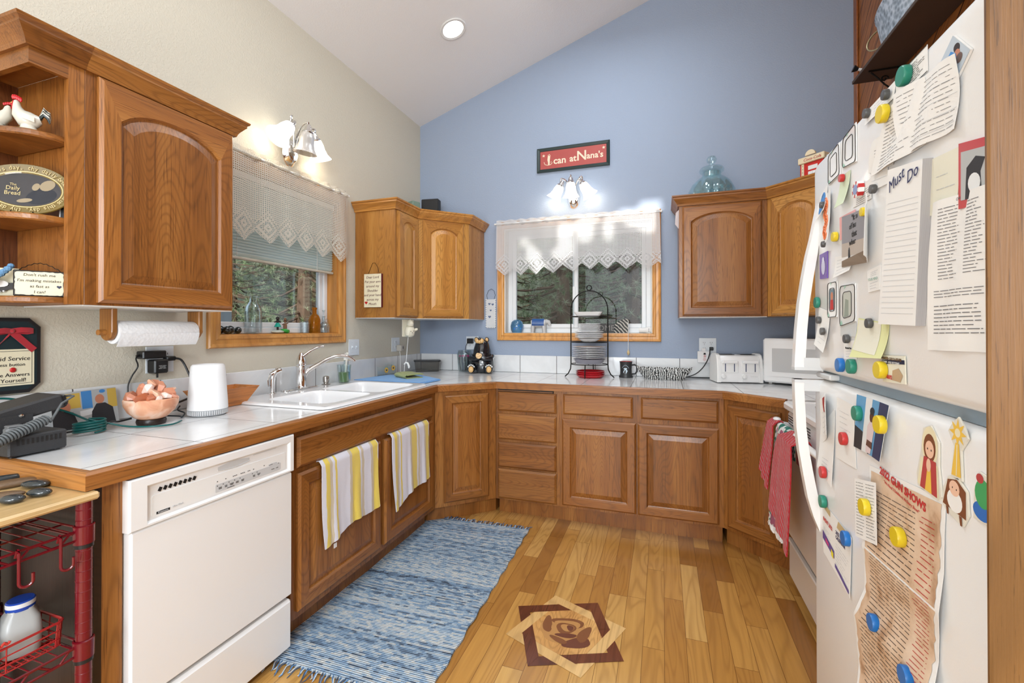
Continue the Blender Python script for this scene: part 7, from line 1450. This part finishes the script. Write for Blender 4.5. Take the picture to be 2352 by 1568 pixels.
s=Sheet([(-2.409,1.523),(-2.498,1.520),(-2.497,1.467),(-2.411,1.472)],w0=.0012); s.make('pink_note','pink paper note peeking out behind the quote card','note',PPK)
s=Sheet([(-2.434,1.519),(-2.580,1.505),(-2.578,1.400),(-2.433,1.409)],w0=.004,bl=.006); s.make('quote_card','grey quote card with a small walking figure silhouette','card',PAPER)
s.patch([([(0,.45),(1,.45),(1,1),(0,1)],mat('slate_sky_print',(.27,.27,.30),.5)),([(0,.2),(1,.2),(1,.46),(0,.46)],mat('dusk_sky_print',(.48,.42,.37),.5)),([(0,0),(1,0),(1,.24),(.6,.20),(0,.12)],mat('brown_sand_print',(.20,.14,.09),.5)),(ell(.30,.33,.020,.03),dkc),([(.26,.12),(.34,.12),(.33,.32),(.27,.32)],dkc)])
for i,b_ in enumerate(('"It seems','of human','that we','when we')): s.txt(b_,.0165,INK,.42 if i%2==0 else .32,.10+.155*i,bold=.0003)
s=Sheet([(-2.571,1.535),(-2.604,1.502),(-2.596,1.412),(-2.571,1.403)],w0=.010,bl=.012); s.make('curled_card','curled white card edge standing off beside the quote card','card',PAPER)
s=Sheet([(-2.275,1.460),(-2.332,1.461),(-2.331,1.396),(-2.277,1.399)],w0=.002); s.make('purple_magnet','small purple magnet card with a white figure','magnet',mat('purple_card',(.14,.07,.35),.4),th=.002,part='card'); s.patch([(ell(.5,.45,.25,.3),mat('lilac_print',(.55,.55,.72),.5)),(ell(.5,.72,.14,.12),mat('lilac_print',(.6,.6,.75),.5))])
s=Sheet([(-2.381,1.439),(-2.481,1.433),(-2.481,1.397),(-2.385,1.390)],w0=.001,curl=.006); s.make('typed_slip','small typed slip below the quote card','paper',PAPER); s.lines(rows(5,.2,.85,.15,.9,12),LG,.0008,dash=.12)
s=Sheet([(-2.555,1.386),(-2.612,1.391),(-2.606,1.346),(-2.560,1.344)],w0=.002); s.make('your_moment_card','small white card with pale green lettering left of the pad','card',PAPER,th=.002); s.txt('YOUR MIND',.0075,mat('sage_print_ink',(.28,.42,.36),.6),.12,.45); s.lines(rows(3,.15,.3,.3,.9,13),LG,.0008,dash=.1); s.lines(rows(3,.62,.85,.2,.9,14),LG,.0008,dash=.1)
# must do pad
s=Sheet([(-2.670,1.545),(-2.779,1.526),(-2.756,1.279),(-2.630,1.283)],w0=.0125); t=on_door('must_do_pad','thick white Must Do notepad with ruled lines on the freezer door','notepad',s.y,s.z); s.t=t
PADG=newmat('stacked_paper_edge'); m_,nt,b_=PADG; tc=N(nt,'ShaderNodeTexCoord'); sp=N(nt,'ShaderNodeSeparateXYZ'); nt.links.new(tc.outputs['Object'],sp.inputs[0]); nt.links.new(mixc(nt,mth(nt,'ADD',mth(nt,'MULTIPLY',mth(nt,'SINE',mth(nt,'MULTIPLY',sp.outputs[2],5200)),.5),.5),(.36,.35,.36),(.46,.45,.46)),b_.inputs['Base Color']); b_.inputs['Roughness'].default_value=.9
g=MB(); a=[s.m(0,1),s.m(1,1),s.m(1,0),s.m(0,0)]; g.loops([[(x,y,0) for x,y,_ in a],[(x,y,.0125) for x,y,_ in a]],True,True,True,mis=[0,1]); g.f[-1]=g.f[-1]; g.mi[-1]=1; g.build('paper_block',[m_,PAPER],t)
s.txt('Must',.027,BI,.09,.125,shear=.25,rot=14); s.txt('Do',.027,BI,.62,.095,shear=.25,rot=10); s.lines([(.08,.94,.215+.0355*k) for k in range(21)],LG,.0006,'ruled_lines')
s=Sheet([(-2.765,1.525),(-2.848,1.518),(-2.835,1.436),(-2.770,1.442)],w0=.001); s.make('yellow_note','yellowish handwritten note between the pad and the red frame','note',PA2); s.lines(rows(3,.35,.8,.3,.9,15),LG,.0009,dash=.14)
s=Sheet([(-2.845,1.521),(-2.905,1.508),(-2.905,1.428),(-2.844,1.434)],w0=.003); s.make('red_photo_frame','red framed black and white dog photo at the right of the freezer door','photo frame',mat('red_frame_plastic',(.50,.02,.02),.3,coat=.3),th=.003,part='frame_card'); s.patch([([(.10,.12),(1,.12),(1,.86),(.10,.86)],gy),([(.25,.12),(.8,.12),(.75,.5),(.9,.7),(.6,.75),(.3,.6)],dkc),(ell(.55,.35,.2,.15),whp)])
s=Sheet([(-2.786,1.458),(-2.905,1.450),(-2.900,1.246),(-2.765,1.243)],w0=.001,waves=.005); s.make('typed_list','long typed contact list hanging at the right of the freezer door','paper',PAPER); s.lines(rows(22,.06,.52,.16,.52,16,.14),GI,.0010,dash=.12); s.lines(rows(22,.06,.50,.66,.95,17,.12),GI,.0010,dash=.12); s.lines(rows(3,.60,.64,.10,.95,18,.1),GI,.0010,dash=.12); s.lines(rows(8,.70,.88,.10,.98,19,.2),GI,.0012,dash=.12); s.txt('CHURCH DIRECTORY',.0055,GI,.45,.03)
s=Sheet([(-2.511,1.296),(-2.642,1.284),(-2.640,1.222),(-2.497,1.216)],w0=.001,curl=.012); s.make('yellow_sticky_note','yellow-green handwritten sticky note below the pad','note',mat('lime_note_paper',(.70,.72,.38),.85)); s.patch([([(.03,.2),(.80,.08),(.78,.97),(.03,.97)],PA2)],'pale_face'); s.lines(rows(5,.25,.8,.12,.78,20),GI,.0007,dash=.09)
s=Sheet([(-2.431,1.245),(-2.502,1.252),(-2.501,1.212),(-2.431,1.208)],w0=.001); s.make('business_card','small white appointment card above the blue magnet','card',PAPER); s.txt('Mountain View',.0055,INK,.2,.35,bold=.0002); s.lines(rows(3,.55,.85,.2,.9,21),LG,.0008,dash=.1)
s=Sheet([(-2.262,1.330),(-2.345,1.315),(-2.335,1.217),(-2.268,1.235)],w0=.001,curl=.012); s.make('blank_leaflet','blank white leaflet under two small magnets near the door edge','paper',PAPER); s.lines(rows(4,.5,.85,.3,.9,22),LG,.0008,dash=.1)
s=Sheet([(-2.619,1.227),(-2.700,1.230),(-2.703,1.184),(-2.623,1.180)],w0=.003); s.make('gold_sale_card','cream business card about selling gold beside a yellow magnet','card',PA2,th=.0015); s.patch([([(0,.68),(1,.70),(1,.85),(0,.83)],NAVY),([(.45,.10),(.80,.05),(.92,.30),(.75,.55),(.48,.45)],mat('tan_bag_print',(.50,.36,.22),.6))]); s.txt('WANTED: GOLD & SILVER',.0062,mat('brown_print_ink',(.12,.06,.02),.6),.02,.10,bold=.0002); s.txt('WE BUY - CALL US TODAY',.0052,PAPER,.05,.235); s.txt('Call',.006,RI,.15,.48); s.txt('432-0692',.0095,RI,.03,.78,bold=.0003)
# lower door
s=Sheet([(-2.272,1.098),(-2.372,1.124),(-2.380,1.030),(-2.286,.990)],w0=.002,bl=.018); s.make('curled_receipt','curled white slip with a red ribbon corner on the lower door','paper',PAPER); s.patch([([(.25,.98),(.55,.99),(.42,.80),(.5,.62),(.35,.66),(.25,.85)],RED)],'red_ribbon'); s.lines(rows(5,.35,.8,.2,.8,23),LG,.0008,dash=.1)
s=Sheet([(-2.275,1.030),(-2.375,1.090),(-2.368,.906),(-2.265,.925)],w0=.001,curl=.006); s.make('long_curled_slip','long curled white slip under the small red magnet at the door edge','paper',PAPER); s.lines(rows(4,.7,.9,.3,.9,24),LG,.0008,dash=.1)
s=Sheet([(-2.388,1.120),(-2.482,1.115),(-2.497,.986),(-2.381,.980)],w0=.001); s.make('ruled_reminder_note','small handwritten reminder note beside the hanging photo','note',PAPER); s.lines(rows(5,.2,.55,.2,.85,25),LG,.0008,dash=.09)
s=Sheet([(-2.505,1.141),(-2.669,1.144),(-2.632,1.038),(-2.488,1.031)],w0=.002,bl=.010); s.make('hanging_photo','colour photo of a person in white held by two magnets','photograph',PAPER); s.patch([([(0,0),(1,0),(1,1),(0,1)],mat('blue_room_print',(.12,.35,.62),.5)),([(0,0),(.55,0),(.5,.30),(0,.42)],dkc),([(.28,0),(.50,0),(.50,1),(.30,1)],whp),([(.70,0),(1,0),(1,1),(.72,1)],mat('dark_blue_shirt_print',(.02,.03,.10),.5)),([(.44,.02),(.62,.02),(.66,.55),(.50,.62),(.42,.5)],mat('white_shirt_print',(.72,.60,.62),.5)),(ell(.53,.70,.065,.11),mat('brown_skin_print',(.10,.035,.02),.5)),(ell(.53,.79,.07,.07),dkc),([(.44,.15),(.66,.12),(.64,.24),(.46,.26)],mat('brown_skin_print',(.12,.05,.03),.5))])
TANP=newmat('aged_parchment'); m_,nt,b_=TANP; tc=N(nt,'ShaderNodeTexCoord'); nz=N(nt,'ShaderNodeTexNoise'); nz.inputs['Scale'].default_value=22; nz.inputs['Detail'].default_value=4; nt.links.new(tc.outputs['Object'],nz.inputs['Vector']); nt.links.new(ramp(nt,nz.outputs['Fac'],((.32,(.42,.25,.14)),(.45,(.62,.44,.30)),(.68,(.72,.56,.42)))),b_.inputs['Base Color']); b_.inputs['Roughness'].default_value=.85; TANP=m_
t=on_door('gun_show_flyer','long wavy parchment flyer listing 2022 gun shows on the lower door','flyer',-2.67,.82)
RW=[(-2.566,-2.802,1.013,1.034,.001),(-2.566,-2.800,.965,.985,.002),(-2.566,-2.800,.92,.93,.003),(-2.560,-2.806,.855,.875,.012),(-2.548,-2.790,.815,.835,.004),(-2.545,-2.786,.765,.795,.003),(-2.530,-2.800,.705,.758,.016),(-2.512,-2.775,.650,.690,.006),(-2.52,-2.775,.60,.64,.004),(-2.535,-2.80,.55,.58,.014)]
def pm_(u,v,e=0,out=0):
    k=min(len(RW)-2,int(v*(len(RW)-1))); f=v*(len(RW)-1)-k; a,b=RW[k],RW[k+1]; f2=f; L=a[0]+(b[0]-a[0])*f2+out; Rr=a[1]+(b[1]-a[1])*f2-out; zl=a[2]+(b[2]-a[2])*f; zr=a[3]+(b[3]-a[3])*f; y=L+(Rr-L)*u; return (-(y+2.67),zl+(zr-zl)*u-.82,a[4]+(b[4]-a[4])*f+e)
g=MB(); g.grid(12,45,lambda u,v:pm_(u,1-v,0,.006),th=.0005); g.build('paper_backing',PAPER,t)
g=MB(); random.seed(3); jag=[random.uniform(0,.03) for _ in range(47)]
g.grid(2,45,lambda u,v:pm_((jag[int(v*45)])+(1-jag[int(v*45)]-jag[45-int(v*45)])*u,.02+(1-v)*.97,.0005)); g.build('parchment_face',TANP,t)
BI2=mat('brown_black_print',(.06,.045,.04),.6)
def plines(vs,m,name,u0,u1,seed):
    random.seed(seed); g=MB()
    for v in vs:
        k=u0+random.uniform(0,.05)
        while k<u1:
            e=min(u1,k+random.uniform(.05,.14)); g.add([pm_(k,v+.0024,.0011),pm_(e,v+.0024,.0011),pm_(e,v,.0011),pm_(k,v,.0011)],[(0,1,2,3)]); k=e+.018
    g.build(name,m,t)
plines([.095+.0185*k for k in range(48)],BI2,'printed_lines',.07,.70,5); plines([.095+.0185*k for k in range(0,48)],RI,'red_lines',.74,.93,6)
text('2022 GUN SHOWS',.0185,RI,t,T(*pm_(.50,.030,.0014))@RZ(-5),ext=.0001,bold=.0006); text('"We Need 2 Exhibitors At Every Show!"',.0072,RI,t,T(*pm_(.50,.062,.0014))@RZ(-5),ext=.0001)
s=Sheet([(-2.526,.976),(-2.621,.997),(-2.625,.886),(-2.529,.862)],w0=.014); s.make('white_listing','small white printed schedule in front of the parchment flyer','paper',PAPER); s.lines(rows(18,.06,.93,.08,.48,30,.1),GI,.0009,dash=.12); s.lines(rows(18,.06,.93,.55,.95,31,.1),GI,.0009,dash=.12)
s=Sheet([(-2.286,.845),(-2.475,.836),(-2.466,.704),(-2.292,.722)],w0=.001,bl=.002); s.make('event_flyer','colourful folded event flyer with a purple band near the handle','flyer',PAPER); s.patch([([(0,.92),(.3,.88),(.3,1),(0,1)],mat('tan_flyer_band',(.55,.42,.22),.6)),([(0,.28),(.45,.22),(.45,.36),(0,.44)],mat('purple_flyer_band',(.12,.08,.28),.6)),([(.33,.20),(.42,.19),(.42,.30),(.33,.32)],mat('yellow_flyer_spot',(.8,.7,.05),.6)),([(.12,.30),(.24,.28),(.24,.34),(.12,.37)],mat('magenta_flyer_spot',(.6,.06,.22),.6)),([(.48,.10),(.97,.04),(.97,.10),(.48,.17)],mat('purple_flyer_band',(.12,.08,.28),.6)),([(.55,.86),(.9,.86),(.95,1),(.6,1)],mat('tan_flyer_band',(.55,.42,.22),.6))]); s.txt('EVENT 2022',.012,RI,.05,.30,rot=-2,bold=.0003); s.txt('2022\nCALENDAR',.011,BI,.52,.28,bold=.0003); s.lines(rows(8,.45,.85,.50,.95,32),LG,.0008,dash=.1); s.lines(rows(4,.46,.55,.05,.4,33),LG,.0008,dash=.1)
# nativity foam magnets
SKN=mat('pale_cartoon_skin',(.80,.52,.38),.5); HBR=mat('cartoon_brown',(.20,.07,.03),.5); CRM2=mat('cartoon_cream',(.78,.72,.50),.5); REDC=mat('cartoon_red',(.45,.06,.06),.5); YLC=mat('cartoon_yellow',(.80,.52,.08),.5); FOAM=mat('magnet_foam_edge',(.70,.68,.60),.6)
def foam(name,label,y,z,outline,patches,rot=0,s=1):
    t=on_door(name,label,'magnet',y,z,0,rot); g=MB(); g.prism([(a*s,b*s) for a,b in outline],0,.0025,b=.0004); g.build('foam_base',[FOAM],t)
    ms=[];g=MB()
    for i,(P,m) in enumerate(patches):
        if m not in ms: ms.append(m)
        g.add([(a*s,b*s,.0027+.0001*i) for a,b in P],[tuple(range(len(P)))],ms.index(m))
    g.build('printed_figure',ms,t); return t
E_=lambda a,b,c,d,n=18: ell(a,b,c,d,n)
foam('mary_magnet','foam magnet of a praying woman in a red robe and cream veil',-2.770,1.078,[(-.030,-.048),(.026,-.050),(.034,-.040),(.024,.0),(.022,.035),(.0,.054),(-.020,.045),(-.024,.01),(-.034,-.030)][::1],[(E_(0,.022,.021,.030),CRM2),([(-.030,-.044),(.028,-.046),(.022,.0),(-.022,.0)],CRM2),(E_(0,.020,.016,.021),HBR),([(-.022,-.046),(.024,-.046),(.018,.004),(-.014,.004)],REDC),([(-.008,-.046),(.010,-.046),(.004,.0),(-.002,.0)],YLC),(E_(.001,.018,.0115,.013),SKN),(E_(.0,-.006,.006,.010),SKN),(E_(-.004,.018,.0012,.0016,8),BLK),(E_(.006,.018,.0012,.0016,8),BLK)],-4)
st=[((.019 if k%2==0 else .009)*math.sin(PI*k/8),(.019 if k%2==0 else .009)*math.cos(PI*k/8)+.022) for k in range(16)][::-1]
foam('star_magnet','foam magnet of a yellow shooting star with a long tail',-2.838,1.113,[(-.013,-.042),(.012,-.040),(.008,.0),(.022,.020),(.012,.034),(0,.044),(-.012,.034),(-.022,.020),(-.008,.002)],[(st,YLC),(E_(0,.022,.006,.006),CRM2),([(-.011,-.038),(.010,-.036),(.004,.008),(-.004,.008)],YLC),([(-.001,-.036),(.001,-.036),(.001,.006),(-.001,.006)],CRM2)],-3)
foam('manger_magnet','foam magnet of a baby lying in a brown manger',-2.832,1.045,[(-.028,-.020),(-.018,-.026),(.020,-.030),(.030,-.010),(.024,.020),(.004,.030),(-.018,.024),(-.028,.004)],[([(-.026,-.018),(.026,-.018),(.022,.018),(.002,.027),(-.018,.020)],HBR),(E_(.0,-.004,.017,.015),PAPER),(E_(-.002,.013,.0115,.0105),SKN),(E_(-.006,.013,.001,.0014,8),BLK),(E_(.003,.013,.001,.0014,8),BLK),([(-.018,-.018),(-.012,-.018),(-.010,-.028),(-.014,-.028)],HBR),([(.012,-.018),(.018,-.018),(.020,-.030),(.016,-.030)],HBR)],-6)
foam('green_figure_magnet','green and red foam magnet cut off by the wood panel',-2.890,1.062,[(-.020,-.028),(.020,-.028),(.020,.030),(-.006,.034),(-.018,.010)],[(E_(-.002,-.014,.018,.012),mat('cartoon_blue',(.03,.15,.5),.5)),(E_(0,.008,.016,.018),mat('cartoon_green',(.06,.35,.12),.5)),(E_(-.006,.026,.007,.006),REDC)])
# round magnets
MC={'green':mat('green_magnet_plastic',(.02,.22,.15),.35),'yellow':mat('yellow_magnet_plastic',(.68,.52,.02),.35),'blue':mat('blue_magnet_plastic',(.01,.14,.45),.35),'red':mat('red_magnet_plastic',(.48,.03,.03),.35),'grey':mat('grey_magnet_metal',(.10,.10,.10),.4,.4)}
def magnet(col,y,z,r,h,w,lab):
    g=MB(); g.lathe([(0,0),(r*.96,0),(r,.001),(r,h-.002),(r*.93,h),(r*.5,h+.0002),(0,h+.0002)],n=28); o=g.build('round_magnet',MC[col]); o.matrix_world=T(FX-.0006-w,y,z)@DM; tag(o,lab,'magnet','round magnets on the refrigerator')
for a in (('green',-2.712,1.683,.016,.011,.002,'large green round magnet near the freezer top holding a bordered paper'),('yellow',-2.658,1.647,.0155,.011,.010,'large yellow round magnet on the upper creased papers'),('grey',-2.652,1.682,.0090,.008,.005,'grey magnet on the small note right above the yellow magnet'),('grey',-2.565,1.688,.0090,.008,.002,'grey magnet highest at the corner of the small note'),
 ('yellow',-2.567,1.499,.0085,.006,.010,'small yellow magnet on the quote card edge'),('grey',-2.595,1.534,.0085,.008,.003,'grey magnet on the ruled card left of the pad'),('red',-2.440,1.603,.0085,.008,.003,'small dark red magnet on the pale green sticky note'),('yellow',-2.392,1.484,.0110,.009,.001,'small yellow magnet beside the chain clipping'),('grey',-2.343,1.476,.0075,.007,.010,'tiny dark magnet at the foot of the chain clipping'),('grey',-2.322,1.575,.0080,.008,.006,'dark magnet in the middle of the chain clipping'),
 ('green',-2.262,1.341,.0140,.008,.001,'green round magnet at the far freezer door edge'),('grey',-2.282,1.296,.0090,.008,.003,'dark magnet below the green one at the door edge'),('grey',-2.329,1.268,.0090,.008,.008,'dark magnet in the middle of the blank leaflet'),('grey',-2.575,1.285,.0095,.008,.003,'grey magnet holding the yellow sticky note'),('grey',-2.463,1.253,.0095,.008,.003,'dark magnet on top of the appointment card'),
 ('blue',-2.421,1.194,.0155,.011,0,'blue round magnet above the door gap'),('green',-2.484,1.196,.0155,.011,0,'green round magnet beside the blue one above the door gap'),('yellow',-2.630,1.201,.0155,.012,.004,'yellow round magnet on the gold business card'),
 ('green',-2.522,1.105,.0150,.011,.003,'green round magnet on the left corner of the hanging photo'),('yellow',-2.648,1.107,.0160,.011,.012,'yellow round magnet on the right corner of the hanging photo'),('red',-2.443,1.036,.0140,.010,.002,'red round magnet on the reminder note'),('red',-2.330,.929,.0140,.010,.008,'red round magnet on the long curled slip'),
 ('yellow',-2.590,.941,.0155,.011,.015,'yellow round magnet on the white printed schedule'),('yellow',-2.692,.931,.0160,.012,.004,'yellow round magnet on the upper half of the parchment flyer'),('green',-2.309,.852,.0150,.011,.002,'green round magnet above the event flyer corner'),('blue',-2.459,.827,.0155,.011,.003,'blue round magnet on the right corner of the event flyer'),('blue',-2.612,.740,.0150,.011,.010,'blue round magnet on the lower fold of the parchment flyer'),('blue',-2.738,.733,.0155,.011,.014,'blue round magnet lowest at the picture edge on the flyer')): magnet(*a)
t=on_door('poker_chip_magnet','red, white and blue poker chip shaped magnet','magnet',-2.530,1.552,.002)
g=MB(); 
for k in range(12): 
    a0=2*PI*k/12; a1=2*PI*(k+1)/12; r=.0165; g.loops([[(0,0,0),(r*math.cos(a0),r*math.sin(a0),0),(r*math.cos(a1),r*math.sin(a1),0)],[(0,0,.010),(r*math.cos(a0),r*math.sin(a0),.010),(r*math.cos(a1),r*math.sin(a1),.010)]],True,True,True,mi=k%2)
g.build('chip_body',[MC['red'],PAPER],t); g=MB(); g.lathe([(0,.0102),(.010,.0102),(.010,.0106),(0,.0106)],n=20); g.build('blue_centre',mat('pale_blue_centre',(.25,.32,.55),.5),t)
# ================================================================ SHELF OVER THE REFRIGERATOR
t=thing('display_shelf','dark plank shelf on scroll brackets high on the pine wall','shelf',(3.10,-2.60,2.672),0)
SHD=mat('dark_brown_shelf',(.060,.036,.024),.6,var=.15)
g=MB(); g.box(0,0,0,.1885,2.09,.018,b=.002); g.build('plank',SHD,t)
for y in (1.95,1.20,.40):
    g=MB(); g.rod((.185,y,-.004),(.03,y,-.004),.005,6); g.rod((.182,y,-.002),(.182,y,-.16),.005,6); g.tube([(.178,y,-.15),(.14,y,-.125),(.10,y,-.085),(.07,y,-.045),(.04,y,-.012)],.0045,6)
    g.tube([(.10+.018*math.cos(k*.5)*(1-k/18),y,-.055+.018*math.sin(k*.5)*(1-k/18)) for k in range(15)],.0038,6); g.tube([(.155+.014*math.cos(k*.5)*(1-k/18),y,-.125+.014*math.sin(k*.5)*(1-k/18)) for k in range(15)],.0035,6); g.build('scroll_bracket',IRON,t)
GALV=newmat('galvanized_steel'); m_,nt,b_=GALV; tc=N(nt,'ShaderNodeTexCoord'); nz=N(nt,'ShaderNodeTexVoronoi'); nz.inputs['Scale'].default_value=45; n2=N(nt,'ShaderNodeTexNoise'); n2.inputs['Scale'].default_value=9; nt.links.new(tc.outputs['Object'],nz.inputs['Vector']); nt.links.new(tc.outputs['Object'],n2.inputs['Vector'])
nt.links.new(ramp(nt,mth(nt,'ADD',mth(nt,'MULTIPLY',nz.outputs['Distance'],.6),mth(nt,'MULTIPLY',n2.outputs['Fac'],.6)),((.3,(.16,.19,.22)),(.55,(.36,.42,.48)),(.75,(.60,.66,.72)))),b_.inputs['Base Color']); b_.inputs['Metallic'].default_value=.35; b_.inputs['Roughness'].default_value=.45
t=thing('galvanized_tub','oval galvanized steel tub standing on the high shelf','tub',(3.192,-.93,2.6915),0)
g=MB(); N_=40; 
def ov(a,b,z): return [(a*math.cos(2*PI*k/N_),b*math.sin(2*PI*k/N_),z) for k in range(N_)]
g.loops([ov(.060,.20,0),ov(.066,.21,.01),ov(.088,.27,.19),ov(.093,.277,.196),ov(.093,.277,.204),ov(.085,.268,.204),ov(.062,.20,.012)],True,True,True,sm=True); g.build('tub_body',m_,t)
for s_ in (-1,1): g=MB(); g.tube([(-.03-.030*math.sin(PI*k/14),s_*(.245+.060*math.sin(PI*k/14)),.125+.048*math.cos(PI*k/14)) for k in range(15)],.0042,8); g.build('handle',mat('brass_wire',(.42,.34,.20),.35,.8),t)
t=thing('small_bell','small black and white object at the far end of the high shelf','ornament',(3.150,-.575,2.6915),0); g=MB(); g.push(T(0,0,.018)@RY(-70)); g.lathe([(.007,0),(.008,.03),(.008,.045)],n=12); g.lathe([(.009,.045),(.017,.062),(.019,.070),(0,.070)],n=14,mi=1); g.pop(); g.build('ornament_body',[PORC,BLK],t)
